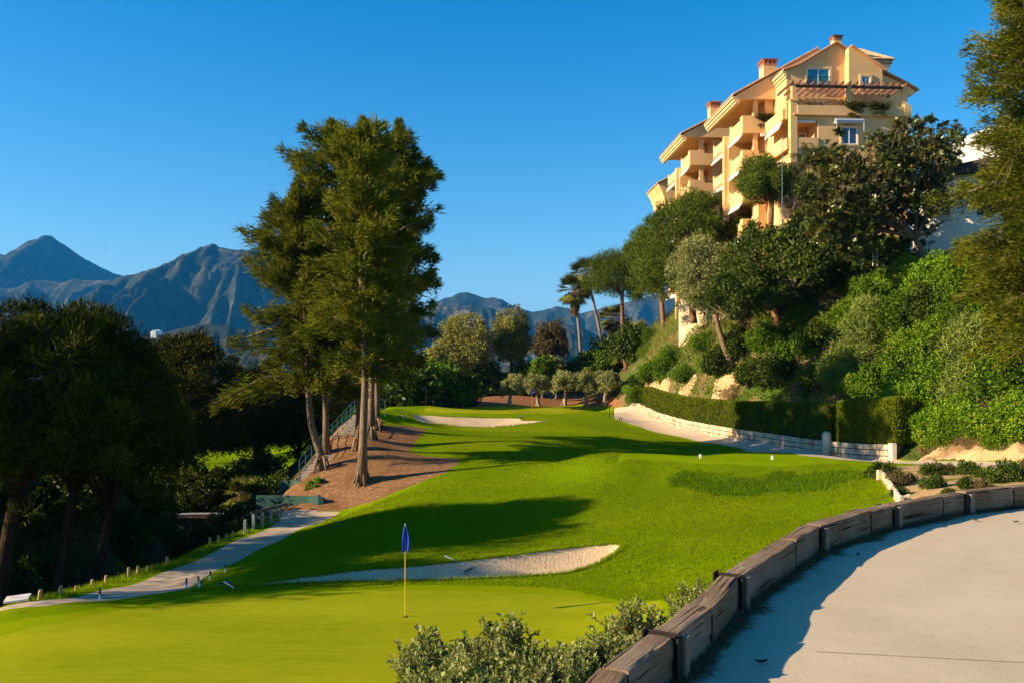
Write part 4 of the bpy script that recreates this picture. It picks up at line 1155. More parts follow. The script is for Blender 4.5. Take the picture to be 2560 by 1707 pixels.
chimney(1908, 1944, 140, 196, 8.5); chimney(1775, 1803, 248, 296, 20.5); chimney(2084, 2107, 84, 120, 6.5)

# ================================================================ the white villa behind the trees
VW = surf_mat('white_render', (.74, .73, .70), (.82, .81, .78), scales=((1, 5), (8, 4)), rough=.9, bump=.2, bscale=20, bdist=.01)
VO = (30.4, 64.5); VA = R(-24)
def VM(s, v, z): return (VO[0] + s * math.cos(VA) - v * math.sin(VA), VO[1] + s * math.sin(VA) + v * math.cos(VA), z)
vil = thing('white_villa', 'white rendered villa half hidden behind the glossy leaved tree and the tall feathery tree', 'house', VM(3, 3, 8.5))
vo_ = tuple(vil.location)
m = MB(vo_); m.box(0, 9, 0, 8, 5.5, 14.6, VM); m.build('wall', VW, vil)
m = MB(vo_); m.box(2.2, 10, 5, 12, 14.6, 18.0, VM); m.prism([(2.0, 18.0), (10, 18.0), (10, 19.5), (6, 19.3)], 'y', 4.9, 12, VM); m.build('upper_wall', VW, vil)
m = MB(vo_); m.prism([(-.5, 14.55), (-.5, 14.75), (4.5, 15.5), (9.3, 15.7), (9.3, 14.62)], 'y', -.7, 8.2, VM); m.build('roof', surf_mat('dark_roof', (.05, .04, .035), (.10, .075, .055), rough=.9), vil)
m = MB(vo_)
for a, b, zc, zd in ((.9, .98, 11.6, 13.7), (2.42, 2.5, 11.6, 13.7), (.98, 2.42, 13.62, 13.7), (.98, 2.42, 11.6, 11.68), (1.66, 1.74, 11.68, 13.62)): m.box(a, b, -.06, .0, zc, zd, VM)
wv = m.build('window', WHITE, vil)
m = MB(vo_); m.box(.97, 2.43, -.03, .005, 11.65, 13.65, VM); m.build('pane', GLASS2, wv)
m = MB(vo_)
for k in range(13): m.box(.8 + k * .145, .82 + k * .145, -.3, -.28, 11.2, 12.1, VM)
for z_ in (11.2, 12.1): m.box(.78, 2.6, -.31, -.27, z_, z_ + .03, VM)
m.build('railing', IRON, vil)
m = MB(vo_); m.box(4.2, 6.4, -.03, .01, 11.5, 13.6, VM); m.build('doorway', GLASS2, vil)
# ================================================================ timber wall beside the path
def sleeper_mat():
    m, nt, out = nodes_of('weathered_sleeper')
    vec = N(nt, 'ShaderNodeTexCoord').outputs['Object']
    oi = N(nt, 'ShaderNodeObjectInfo')
    ad = N(nt, 'ShaderNodeVectorMath', operation='ADD'); nt.links.new(vec, ad.inputs[0])
    ml = N(nt, 'ShaderNodeMath', operation='MULTIPLY'); ml.inputs[1].default_value = 37.0; nt.links.new(oi.outputs['Random'], ml.inputs[0])
    nt.links.new(ml.outputs[0], ad.inputs[1]); vec = ad.outputs[0]
    f1, r1 = noise_fac(nt, vec, 5, 8, rough=.7, stretch=(.7, 9, 9), lo=.3, hi=.7)
    col = mixc(nt, f1, (.105, .065, .038), (.26, .175, .105))
    f2, _ = noise_fac(nt, vec, 2, 5, lo=.45, hi=.7)
    col = mixc(nt, f2, col, (.27, .205, .145))
    f3, r3 = noise_fac(nt, vec, 3.2, 3, rough=.5, stretch=(.35, 14, 14), lo=.635, hi=.665)
    col = mixc(nt, f3, col, (.025, .017, .012))
    b = N(nt, 'ShaderNodeBsdfPrincipled'); nt.links.new(col, b.inputs['Base Color']); b.inputs['Roughness'].default_value = .9; b.inputs['Specular IOR Level'].default_value = .15
    bp = N(nt, 'ShaderNodeBump'); bp.inputs['Strength'].default_value = 1; bp.inputs['Distance'].default_value = .012; nt.links.new(r1, bp.inputs['Height'])
    bp2 = N(nt, 'ShaderNodeBump'); bp2.inputs['Strength'].default_value = 1; bp2.inputs['Distance'].default_value = .02; bp2.invert = True
    nt.links.new(f3, bp2.inputs['Height']); nt.links.new(bp.outputs[0], bp2.inputs['Normal']); nt.links.new(bp2.outputs[0], b.inputs['Normal'])
    nt.links.new(b.outputs[0], out.inputs[0]); return m
SLP = sleeper_mat()
RUST = surf_mat('rusty_steel', (.010, .008, .007), (.03, .017, .012), scales=((8, 5),), rough=.8, obj=True)
CONC = surf_mat('post_concrete', (.25, .22, .18), (.36, .32, .27), scales=((6, 6),), rough=.9, bump=.4, bscale=30, bdist=.01, obj=True)

def sleeper(parent, a, b, z, h, t, seed, po):
    """one worn timber from a to b (front bottom edge), thickness t away from the path"""
    a, b = Vector((*a, 0)), Vector((*b, 0)); L = (b - a).length
    ang = math.atan2(b.y - a.y, b.x - a.x)
    nx = max(8, int(L / .035)); ny, nz = 6, 9
    bm = bmesh.new(); grid = {}
    prof = []
    for k in range(nz): prof.append((0, k / nz))
    for k in range(ny): prof.append((k / ny, 1))
    for k in range(nz): prof.append((1, 1 - k / nz))
    for k in range(ny): prof.append((1 - k / ny, 0))
    rings = []
    for i in range(nx + 1):
        x = L * i / nx; ring = []
        for (q, r) in prof:
            y = q * t; zz = r * h
            c = Vector((x * 1.2, y * 9, zz * 9)) + Vector((seed * 7.7, 0, 0))
            nv = noise.fractal(c, 1, 2, 4)
            edge = min(1, (abs(q - .5) * 2) ** 6 + 0) * (r ** 8)
            k1 = noise.noise(Vector((x * 2.3 + seed * 3, q * 2, 5))) * .5 + .5
            y += nv * .005 * (1 if q in (0, 1) else .3); zz += nv * .004
            cut = edge * max(0, k1 - .45) * .04
            zz -= cut; y += cut * (1 if q < .5 else -1) * .9
            # splits along the grain
            sp = noise.noise(Vector((x * .8 + seed, y * 40, zz * 26 + seed * 2)))
            if sp > .38: y += (.008 if q == 0 else 0); zz -= (.005 if r == 1 else 0)
            ring.append(bm.verts.new((x, y, zz)))
        rings.append(ring)
    n = len(prof)
    for i in range(nx):
        for k in range(n):
            bm.faces.new((rings[i][k], rings[i + 1][k], rings[i + 1][(k + 1) % n], rings[i][(k + 1) % n]))
    bm.faces.new(rings[0][::-1]); bm.faces.new(rings[-1])
    bmesh.ops.recalc_face_normals(bm, faces=bm.faces[:])
    me = bpy.data.meshes.new('sleeper'); bm.to_mesh(me); bm.free()
    o = link_mesh('sleeper', me, SLP, parent)
    o.location = Vector((a.x, a.y, z)) - Vector(po); o.rotation_euler = (0, 0, ang)
    return o
SPL = surf_mat('worn_splice', (.17, .125, .085), (.27, .21, .15), scales=((5, 6),), rough=.9, bump=.5, bscale=30, bdist=.01, obj=True, stretch=(4, 4, 1))
def HB(po, p, ang, z0, z1, w=.13, parent=None):
    m = MB(po); c, s = math.cos(ang), math.sin(ang)
    def M(x, y, z): return (p[0] + x * c - y * s, p[1] + x * s + y * c, z)
    m.box(-.006, .006, -.02, w + .02, z0, z1, M); m.box(-.034, .034, -.03, -.02, z0, z1 - .02, M); m.box(-.05, .05, w + .02, w + .03, z0, z1 + .004, M)
    m.box(-.028, .028, -.01, w + .01, z1 - .016, z1 - .008, M)
    return m.build('post', RUST, parent)
po = (WB[1][0], WB[1][1], -1.6)
tw = thing('timber_wall', 'low curved wall of weathered railway sleepers and rusty posts along the concrete path', 'wall', po)
TH, HT = .135, .242
JOINT = [0, 2, 4, 6, 8, 10, 12]
for i in range(len(WB) - 1):
    a, b = Vector(WB[i]), Vector(WB[i + 1]); d = (b - a).normalized(); L = (b - a).length
    big_a = i % 2 == 0; big_b = (i + 1) % 2 == 0
    ga = .012; gb = .012
    sleeper(tw, a + d * ga, b - d * gb, -1.62 + random.uniform(-.006, .006), HT + .02 + random.uniform(-.006, .008), TH, i + 1, po)
for i in range(1, len(WB) - 1):
    d = (Vector(WB[i + 1]) - Vector(WB[i - 1])); ang = math.atan2(d.y, d.x)
    if i % 2 == 1 or True:
        big = i in (2, 4, 6, 8, 10)
    if big:
        HB(po, Vector(WB[i]), ang, -1.65, -1.6 + HT + (.012 if i <= 4 else -.012), TH, tw)
        m = MB(po); c, s = math.cos(ang), math.sin(ang)
        M = lambda x, y, z: (WB[i][0] + x * c - y * s, WB[i][1] + x * s + y * c, z)
        m.box(.04, .105, -.045, -.012, -1.63, -1.6 + HT - .02, M); m.build('splice_plate', SPL, tw)
    else:
        m = MB(po); c, s = math.cos(ang), math.sin(ang)
        M = lambda x, y, z: (WB[i][0] + x * c - y * s, WB[i][1] + x * s + y * c, z)
        m.box(-.009, .009, -.004, TH + .004, -1.65, -1.6 + HT - .045, M); m.build('post', RUST, tw)

# ================================================================ block wall and clipped hedges by the cart path
WL = [(q[0], q[1]) for q in WLP]
WLZ = np.array([q[2] for q in WLP])
def along(line, step):
    out = []
    for a, b in zip(line[:-1], line[1:]):
        a, b = Vector(a), Vector(b); n = max(1, int((b - a).length / step))
        for k in range(n): out.append((a.lerp(b, k / n), (b - a).normalized()))
    out.append((Vector(line[-1]), (Vector(line[-1]) - Vector(line[-2])).normalized()))
    return out
STONE = surf_mat('pale_block_stone', (.44, .34, .22), (.62, .51, .35), scales=((1.7, 5), (9, 5)), cc=(.30, .17, .09), cscale=1.1, clo=.52, chi=.66, bump=.8, bscale=10, bdist=.04, rough=.95)
MORT = surf_mat('wall_backing', (.05, .035, .02), (.10, .07, .04), rough=.95)
w0 = Vector((*WL[5], -4.6))
bw = thing('stone_wall', 'low wall of pale stone blocks under the clipped hedge beside the cart path', 'wall', tuple(w0))
mst, mbk = MB(w0), MB(w0)
AL = along(WL, .25)
cum = [0]
for (p, _), (q, _) in zip(AL[:-1], AL[1:]): cum.append(cum[-1] + (q - p).length)
TOT = cum[-1]
def wpt(s):
    s = min(max(s, 0), TOT - 1e-3)
    i = max(k for k in range(len(cum) - 1) if cum[k] <= s)
    t = (s - cum[i]) / max(cum[i + 1] - cum[i], 1e-6)
    p = AL[i][0].lerp(AL[i + 1][0], t); d = AL[i][1]
    return p, d
def wbase(p): return Hz(p.x - .25, p.y) - .03
WH = lambda s: .62 + .38 * min(1, s / 14)
random.seed(5)
s = 0
nstrip = int(TOT / .5)
_ws = np.array([0] + list(np.cumsum([(Vector(b) - Vector(a)).length for a, b in zip(WL[:-1], WL[1:])])))
base_s = [float(np.interp(k * .5, _ws, WLZ)) - .05 for k in range(nstrip + 2)]
def bz(s): k = int(s / .5); t = s / .5 - k; return base_s[min(k, nstrip)] * (1 - t) + base_s[min(k + 1, nstrip + 1)] * t
for course in range(3):
    s = random.uniform(0, .4)
    while s < TOT - .2:
        L = random.choice([.35, .5, .8, 1.2, 1.5]) * (1 if course else .8)
        e = min(s + L, TOT)
        a, d = wpt(s); b, _ = wpt(e); n_ = Vector((-d.y, d.x)) * -1
        h = WH(s) / 3
        za, zb = bz(s) + course * h, bz(e) + course * h
        off = random.uniform(-.03, .04); g = .024
        A = a + d * g; B = b - d * g
        if (B - A).length > .05:
            f = Vector((d.y, -d.x))
            pts = []
            for q in (A, B):
                zz = za if q is A else zb
                for oo, hh in ((-.05 - off, g), (-.05 - off, h - g), (.2, h - g), (.2, g)):
                    # outward (towards the path) is to the left of the line's run
                    o_ = Vector((-d.y, d.x)) * oo
                    pts.append((q.x + o_.x, q.y + o_.y, zz + hh + random.uniform(-.008, .008)))
            mst.add(pts, [(0, 1, 2, 3), (7, 6, 5, 4), (0, 4, 5, 1), (1, 5, 6, 2), (2, 6, 7, 3), (3, 7, 4, 0)])
        s = e
st_ = mst.build('stone_blocks', STONE, bw, bevel=.018)
for k in range(nstrip):
    s = k * .5; a, d = wpt(s); b, _ = wpt(s + .5)
    o1 = Vector((-d.y, d.x))
    h = WH(s)
    pts = []
    for q, zz in ((a, bz(s)), (b, bz(s + .5))):
        for oo, hh in ((0.0, -.3), (0.0, h - .02), (.18, h - .02), (.18, -.3)):
            pts.append((q.x + o1.x * oo, q.y + o1.y * oo, zz + hh))
    mbk.add(pts, [(0, 4, 5, 1), (1, 5, 6, 2), (2, 6, 7, 3)])
mbk.build('backing', MORT, bw)
# round topped pillar and end return
REND = surf_mat('pale_render_plain', (.60, .52, .40), (.72, .63, .50), scales=((2, 5),), rough=.9, bump=.3, bscale=20)
q, d = wpt(TOT - 6.2)
m = MB(w0); zb = wbase(q)
m.tube([(q.x - .15, q.y - .1, zb - .2), (q.x - .15, q.y - .1, zb + 1.25), (q.x - .15, q.y - .1, zb + 1.42), (q.x - .15, q.y - .1, zb + 1.52), (q.x - .15, q.y - .1, zb + 1.55)], [.27, .27, .25, .16, .03], 16)
m.build('pillar', REND, bw, smooth=True)
q = Vector(WL[-1]); zb = bz(TOT)
m = MB(w0); m.box(q.x - .12, q.x + .12, q.y - .2, q.y + .25, zb - .3, zb + 1.04); m.build('end_post', REND, bw)
m = MB(w0)
m.prism([(q.x + .122, q.y), (q.x + 1.7, q.y + 1.6), (q.x + 1.5, q.y + 1.8), (q.x + .1, q.y + .25)], 'z', zb - .3, zb + .92); m.build('return_wall', surf_mat('grey_render', (.24, .21, .17), (.36, .32, .26), scales=((1.5, 6),), rough=.95), bw)

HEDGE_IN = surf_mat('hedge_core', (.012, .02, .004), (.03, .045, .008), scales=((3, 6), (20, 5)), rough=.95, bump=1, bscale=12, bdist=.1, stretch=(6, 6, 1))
def hedge(label, s0, s1, h0, h1, dep=1.0, n=16000, back=.25, name='clipped_hedge', lift=0.0):
    a, _ = wpt(s0); zc = bz(s0) + WH(s0)
    t = thing(name, label, 'hedge', (a.x, a.y, zc), group=None)
    m = MB((a.x, a.y, zc)); ns = max(2, int((s1 - s0) / .5)); rings = []
    vs = []
    for k in range(ns + 1):
        s = s0 + (s1 - s0) * k / ns; p, d = wpt(s)
        o1 = Vector((-d.y, d.x))
        hh = h0 + (h1 - h0) * k / ns; zz = bz(s) + WH(s) - .06 + lift
        wob = .05 * math.sin(s * 1.7) + .03 * math.sin(s * 4.1)
        f0 = Vector((p.x, p.y)) + o1 * (back - .02 + wob); b0 = Vector((p.x, p.y)) + o1 * (back + dep)
        rings.append((f0, b0, zz, hh, o1))
        vs += [(f0.x, f0.y, zz), (f0.x, f0.y, zz + hh - .04), (b0.x, b0.y, zz + hh - .04), (b0.x, b0.y, zz)]
    fc = [(0, 1, 2, 3), tuple(4 * ns + i for i in (3, 2, 1, 0))]
    for k in range(ns): fc += [(4 * k + i, 4 * k + 4 + i, 4 * k + 4 + (i + 1) % 4, 4 * k + (i + 1) % 4) for i in range(4)]
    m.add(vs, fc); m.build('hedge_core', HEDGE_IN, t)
    # clipped sprays over front, top and ends
    face = RNG.random(n)
    k = RNG.random(n) * ns; i = np.minimum(k.astype(int), ns - 1); fr_ = k - i
    F0 = np.array([r[0] for r in rings]); B0 = np.array([r[1] for r in rings]); ZZ = np.array([r[2] for r in rings]); HH = np.array([r[3] for r in rings]); OO = np.array([r[4] for r in rings])
    lerp = lambda A: A[i] * (1 - fr_)[..., None] + A[i + 1] * fr_[..., None] if A.ndim > 1 else A[i] * (1 - fr_) + A[i + 1] * fr_
    f0, b0, zz, hh, oo = lerp(F0), lerp(B0), lerp(ZZ), lerp(HH), lerp(OO)
    u = RNG.random(n)
    front = face < .62; top = (face >= .62) & (face < .84); endf = face >= .84
    q = np.where(front, 0.0, RNG.random(n))
    endpick = np.where(RNG.random(n) < .65, 1, 0)
    P3 = np.column_stack([f0 * (1 - q[:, None]) + b0 * q[:, None], zz + np.where(top, hh, u * hh)])
    e = np.where(endpick == 1, ns, 0)
    PE = np.column_stack([F0[e] * (1 - q[:, None]) + B0[e] * q[:, None], ZZ[e] + u * HH[e]])
    P3[endf] = PE[endf]
    nrm = np.column_stack([-oo, np.zeros(n)]); nrm[top] = (0, 0, 1)
    dirs = np.array([(rings[-1][0] - rings[-2][0]).normalized(), (rings[0][0] - rings[1][0]).normalized()])
    dn = np.where((endpick == 1)[:, None], dirs[0], dirs[1])
    nrm[endf, :2] = dn[endf]; nrm[endf, 2] = 0
    P3 = P3 + nrm * RNG.uniform(-.12, .035, n)[:, None] - np.array([a.x, a.y, zc])
    ax = np.array([0, 0, .9]) + nrm * .45 + RNG.normal(0, .3, (n, 3))
    stre = np.array([noise.noise(Vector((float(P3[j, 0] * 2.2), float(P3[j, 1] * 2.2), float(P3[j, 2] * .5)))) for j in range(n)])
    me = leaf_mesh('sprays', P3, ax, nrm + RNG.normal(0, .5, (n, 3)), RNG.uniform(.14, .3, n), RNG.uniform(.04, .08, n), np.clip(.5 + stre * .5 + RNG.normal(0, .17, n), 0, .92 + .08 * (RNG.random(n) > .5)))
    link_mesh('foliage', me, FM['hedge'], t)
    return t
def s_at(px):
    k = (px - CX) / FPX
    return min(np.arange(0, TOT, .1), key=lambda s: abs(wpt(s)[0].x / wpt(s)[0].y - k))
hedge('long clipped hedge on the stone wall, running back along the cart path', s_at(1601), s_at(2058), 1.6, 2.15, n=42000)
hedge('short clipped hedge block nearest the camera, right of the gap in the hedge', s_at(2086), s_at(2236), 2.35, 2.45, n=26000)
# low light green shrub at the far hedge end
# ================================================================ small things on the course
YEL = plain('yellow_pole', (.75, .42, .03), .4); BLUE = plain('blue_cloth', (.01, .04, .50), .8); WPAINT = plain('white_paint', (.8, .8, .78), .5); DGREEN = plain('dark_green_paint', (.01, .05, .03), .5)
TIMB = surf_mat('pale_stake_wood', (.42, .24, .10), (.56, .35, .16), scales=((5, 5),), rough=.85, obj=True, stretch=(4, 4, 1))
GREYW = surf_mat('grey_post_wood', (.20, .20, .21), (.33, .33, .34), scales=((5, 5),), rough=.9, obj=True, stretch=(4, 4, 1))
HOLE = plain('hole_cup', (.02, .02, .02), .9)
def flag(label, base, h, fl_side=1):
    t = thing('golf_flag', label, 'flag', base)
    m = MB(); m.tube([(0, 0, -.05), (0, 0, h * .69)], [.011, .010], 8); m.build('pole', YEL, t)
    m = MB(); m.tube([(0, 0, h * .691), (0, 0, h)], [.012, .010], 8); m.tube([(0, 0, h), (0, 0, h + .03)], [.016, .012], 8); m.build('pole_tip', plain('pale_blue_pole', (.30, .42, .72), .4) if 'pale_blue_pole' not in MATS else MATS['pale_blue_pole'], t)
    # limp cloth hanging in folds
    bm = bmesh.new(); rows, cols = 18, 14; g = []
    for r in range(rows + 1):
        z = h * .985 - r / rows * h * .265
        wd = .045 + .105 * math.sin(min(1, r / rows * 1.15) * math.pi * .62)
        row = []
        for c_ in range(cols + 1):
            u = c_ / cols
            ang = u * 2.2 * math.pi
            x = fl_side * wd * (u - .38) * 1.1
            y = -.025 - .04 * math.sin(ang + r * .12) * (.4 + r / rows)
            row.append(bm.verts.new((x, y, z - .06 * abs(u - .5) * (r / rows))))
        g.append(row)
    for r in range(rows):
        for c_ in range(cols): bm.faces.new((g[r][c_], g[r][c_ + 1], g[r + 1][c_ + 1], g[r + 1][c_]))
    me = bpy.data.meshes.new('flag_cloth'); bm.to_mesh(me); bm.free()
    me.polygons.foreach_set('use_smooth', np.ones(len(me.polygons), dtype=bool))
    o = link_mesh('flag_cloth', me, BLUE, t)
    sm = o.modifiers.new('thick', 'SOLIDIFY'); sm.thickness = .004
    m = MB(); m.tube([(0, 0, .004), (0, 0, .012)], [.055, .055], 16); m.build('cup', HOLE, t)
fb = hit(1013, 1541, H)
flag('limp blue flag on a yellow pole on the near putting green', fb, 2.13)
fb2 = hit(1330, 1026, H)
flag('small blue flag on the far putting green in front of the olive trees', fb2, 2.2)

RK = plain('rake_handle', (.42, .46, .54), .5); RKH = plain('rake_head', (.03, .04, .06), .6)
def rake(label, a, b, head_at_b=True, mat=RK, cat='rake', name='bunker_rake', hw=.32, lift=.05):
    a, b = Vector(a), Vector(b)
    t = thing(name, label, cat, tuple(a)); m = MB(a)
    m.tube([a + Vector((0, 0, lift)), b + Vector((0, 0, .09))], .02, 8); m.build('handle', mat, t)
    m = MB(a); d = (b - a).normalized(); s_ = Vector((-d.y, d.x, 0)).normalized()
    m.tube([b - s_ * hw + Vector((0, 0, .05)), b + s_ * hw + Vector((0, 0, .05))], .025, 6)
    for k in range(9): q = b + s_ * hw * (k / 4 - 1); m.tube([q + Vector((0, 0, .05)), q + d * .02 + Vector((0, 0, -.04))], .01, 4)
    m.build('rake_head', RKH, t)
rake('rake lying over the lip of the near bunker', hit(1112, 1401, H), hit(1176, 1425, H), lift=.16)
rake('pale rake lying at the left tip of the near bunker', hit(583, 1472, H), hit(560, 1461, H), mat=WPAINT, hw=.2)
rake('rake lying on the lip above the far bunker', hit(1313, 1040, H), hit(1300, 1043, H), mat=RK, lift=.12)
rake('rake lying on the grass left of the far bunker', hit(1012, 1046, H), hit(1006, 1041, H), mat=WPAINT)

# tee markers
for lab, (x, y) in (('left of the two white tee markers on the raised tee', (1751, 1144)), ('right of the two white tee markers on the raised tee', (1931, 1148))):
    b = hit(x, y, H); m = MB(b); m.prism([(b[0] - .055, b[2] - .02), (b[0] + .055, b[2] - .02), (b[0] + .055, b[2] + .17), (b[0] + .035, b[2] + .19), (b[0] - .035, b[2] + .19), (b[0] - .055, b[2] + .17)], 'y', b[1] - .05, b[1] + .05)
    o = m.build('tee_marker', WPAINT, bevel=.008); o.location = b; tag(o, lab, 'tee marker', 'tee markers')

# green and white stakes between the path and the green
def stake(label, px, py, h, lean=0.0):
    b = hit(px, py, H); t = thing('marker_stake', label, 'stake', b, group='green and white stakes beside the footpath')
    m = MB(); m.tube([(0, 0, -.05), (lean * h * .5, 0, h * .5)], .028, 8); m.build('lower_half', WPAINT, t)
    m = MB(); m.tube([(lean * h * .5, 0, h * .503), (lean * h, 0, h)], .03, 8); m.build('upper_half', DGREEN, t)
stake('dark green topped stake alone at the near edge of the footpath', 250, 1501, .34)
stake('green and white stake standing left of the leaning pair', 466, 1470, .30)
stake('upright green and white stake of the leaning pair', 496, 1462, .27)
stake('tilted short stake leaning beside an upright stake', 494, 1468, .24, .75)
stake('green and white stake on the grass right of the leaning pair', 524, 1449, .28, .1)
stake('green and white stake farthest along the footpath edge', 563, 1429, .26)

# low timber stakes along the verge
BOL = [(98, 1497, 20, .15), (152, 1488, 22, 0), (190, 1475, 9, 0), (231, 1466, 16, 0), (265, 1457, 17, 0), (294, 1445, 14, 0), (322, 1441, 21, 0), (345, 1434, 18, 0), (369, 1428, 13, 0), (395, 1414, 9, 0), (418, 1411, 18, 0), (441, 1396, 10, 0), (467, 1388, 16, 0), (489, 1378, 14, 0), (508, 1369, 18, 0), (525, 1363, 18, 0), (546, 1357, 17, 0), (565, 1347, 13, 0), (582, 1342, 13, 0), (2, 1506, 14, .05)]
WHERE = ['tilted stake next to the white slab', 'stake beside the small white board', 'shortest stake, right of the small white board', 'fourth stake from the white slab', 'fifth stake from the white slab', 'sixth stake from the white slab', 'tall stake at the left edge of the leafy weed', 'stake in front of the leafy weed', 'stake at the right of the leafy weed', 'very short stake just past the leafy weed', 'tall stake second past the leafy weed', 'grey short stake midway along the verge', 'ninth stake back from the timber guard rail', 'eighth stake back from the timber guard rail', 'tall stake seventh back from the guard rail', 'sixth stake back from the guard rail', 'fourth stake back from the guard rail', 'second stake back from the guard rail', 'stake right against the timber guard rail', 'stake at the left picture edge behind the white slab']
for (x, y, hpx, ln), lab in zip(BOL, WHERE):
    b = hit(x, y, H); h = hpx / FPX * b[1] * 1.08 + .02
    m = MB(); r = .05 if hpx > 12 else .042
    m.tube([(0, 0, -.12), (ln * h * .6, 0, h * .6), (ln * h * .9, 0, h * .93), (ln * h, 0, h)], [r, r, r * .96, r * .7], 10, jag=.03)
    o = m.build('verge_stake', TIMB if hpx not in (10,) else GREYW, smooth=False); o.location = b; o.rotation_euler = (0, 0, random.random() * .3)
    tag(o, 'pale wooden ' + lab if not lab.startswith('pale') else lab, 'stake', 'low timber stakes along the footpath verge')
# white board and slab
b = hit(158, 1480, H); m = MB(); m.prism([(-.1, -.05), (.1, -.05), (.075, .24), (-.11, .26)], 'y', 0, .02); o = m.build('small_board', WPAINT); o.location = (b[0], b[1] + .3, b[2]); o.rotation_euler = (R(-8), 0, 0); tag(o, 'small white blank board standing behind a verge stake', 'board')
b = hit(26, 1512, H); m = MB(); m.box(-.30, .26, -.2, .2, .0, .05); o = m.build('paving_slab', plain('pale_slab', (.55, .54, .52), .8)); o.location = (b[0], b[1] + .35, b[2] + .06); o.rotation_euler = (R(7), R(-4), R(18)); tag(o, 'pale slab lying tilted on the verge at the left', 'slab')

# timber guard rail where the path turns
GR = [(587, 1333), (613, 1331), (634, 1322), (656, 1316), (678, 1309), (698, 1305)]
gp = [Vector(hit(x, y, H)) for x, y in GR]
t = thing('guard_rail', 'short grey timber guard rail on posts where the footpath turns', 'railing', tuple(gp[0]))
tops = []
for i, g in enumerate(gp):
    h = (.72, .58, .74, .68, .6, .75)[i]
    m = MB(gp[0]); m.box(g.x - .06, g.x + .06, g.y - .06, g.y + .06, g.z - .3, g.z + h); m.build('post', GREYW, t, bevel=.01); tops.append(g + Vector((0, 0, h)))
m = MB(gp[0]); m.tube([gp[0] + Vector((.1, -.09, .68)), gp[2] + Vector((0, -.09, .78)), gp[3] + Vector((0, -.09, .76)), gp[5] + Vector((.3, -.09, .86))], [.07, .08, .08, .075], 8, jag=.05); m.build('rail', surf_mat('dark_rail_wood', (.07, .05, .04), (.16, .12, .09), obj=True), t)

# green retaining walls
GRW = surf_mat('green_painted_wall', (.014, .062, .052), (.028, .095, .08), scales=((1, 5), (8, 4)), rough=.6, cc=(.01, .035, .03), cscale=.8)  # green paint darkened so its colour carries the shade on these walls
def curved_wall(name, label, pts, h, th=.16, z=None, sink=.3):
    pts = [Vector(p) for p in pts]; t0 = pts[0]; m = MB(t0); n = len(pts); v = []
    for i, p in enumerate(pts):
        d = (pts[min(i + 1, n - 1)] - pts[max(i - 1, 0)]); d.z = 0; d.normalize(); o = Vector((-d.y, d.x, 0)) * th
        zt = p.z + h[i] if hasattr(h, '__len__') else p.z + h
        v += [(p.x, p.y, p.z - sink), (p.x, p.y, zt), (p.x + o.x, p.y + o.y, zt), (p.x + o.x, p.y + o.y, p.z - sink)]
    f = [(0, 1, 2, 3), tuple(4 * (n - 1) + k for k in (3, 2, 1, 0))]
    for i in range(n - 1): f += [(4 * i + k, 4 * i + 4 + k, 4 * i + 4 + (k + 1) % 4, 4 * i + (k + 1) % 4) for k in range(4)]
    m.add(v, f); o = m.build(name, GRW); o.location = t0; return tag(o, label, 'wall', 'green retaining walls')
curved_wall('retaining_wall', 'lower green painted retaining wall at the end of the footpath', [P(640, 1284, 43.8), P(705, 1281, 43.6), P(770, 1282, 43.2), P(795, 1280, 42.9), P(808, 1277, 42.9), P(817, 1275, 43.4), P(822, 1270, 44.2)], [.95, .88, .86, .86, .72, .55, .3])
curved_wall('retaining_wall', 'upper curved green retaining wall below the mulch bank', [P(700, 1244, 46.5), P(745, 1243, 45.6), P(785, 1244, 45.2), P(800, 1243, 45.3), P(806, 1240, 46.2), P(800, 1232, 47.2)], [.95, .92, .74, .62, .55, .5])

# steps and green handrail up the bank
RAILM = plain('green_rail_paint', (.035, .16, .17), .5)
sa, sb = Vector(P(746, 1194, 46)), Vector(P(885, 1036, 58))
t = thing('garden_steps', 'narrow concrete steps climbing the bank behind the tree trunks', 'steps', tuple(sa))
m = MB(sa); ns = 22; dv = (sb - sa) / ns; sd_ = Vector((dv.y, -dv.x, 0)).normalized()
for k in range(ns):
    a = sa + dv * k; b = sa + dv * (k + 1); z0_ = a.z - .35; z1_ = b.z
    q = [a, a + sd_ * 1.1, b + sd_ * 1.1 + Vector((0, 0, 0)), b]
    m.add([(p.x, p.y, z0_) for p in q] + [(p.x, p.y, z1_) for p in q], [(0, 1, 2, 3), (4, 5, 6, 7), (0, 4, 5, 1), (1, 5, 6, 2), (2, 6, 7, 3), (3, 7, 4, 0)])
m.build('tread', CONC, t)
t = thing('handrail', 'green metal handrail beside the concrete steps', 'railing', tuple(sa))
NP = 11; m = MB(sa)
lpts = []
for k in range(NP + 1):
    q = sa.lerp(sb, k / NP) + Vector((.05, 0, 0)) + Vector((0, 0, .35 * math.sin(math.pi * k / NP) * .0))
    lpts.append(q)
lpts += [sb + Vector((.9, .8, .02)), sb + Vector((1.9, 1.4, .02))]
for q in lpts: m.tube([q + Vector((0, 0, -.2)), q + Vector((0, 0, 1.02))], .022, 6)
m.build('post', RAILM, t)
m = MB(sa)
for hh in (1.02, .68, .36): m.tube([q + Vector((0, 0, hh)) for q in lpts], .022, 6)
m.build('rail', RAILM, t)
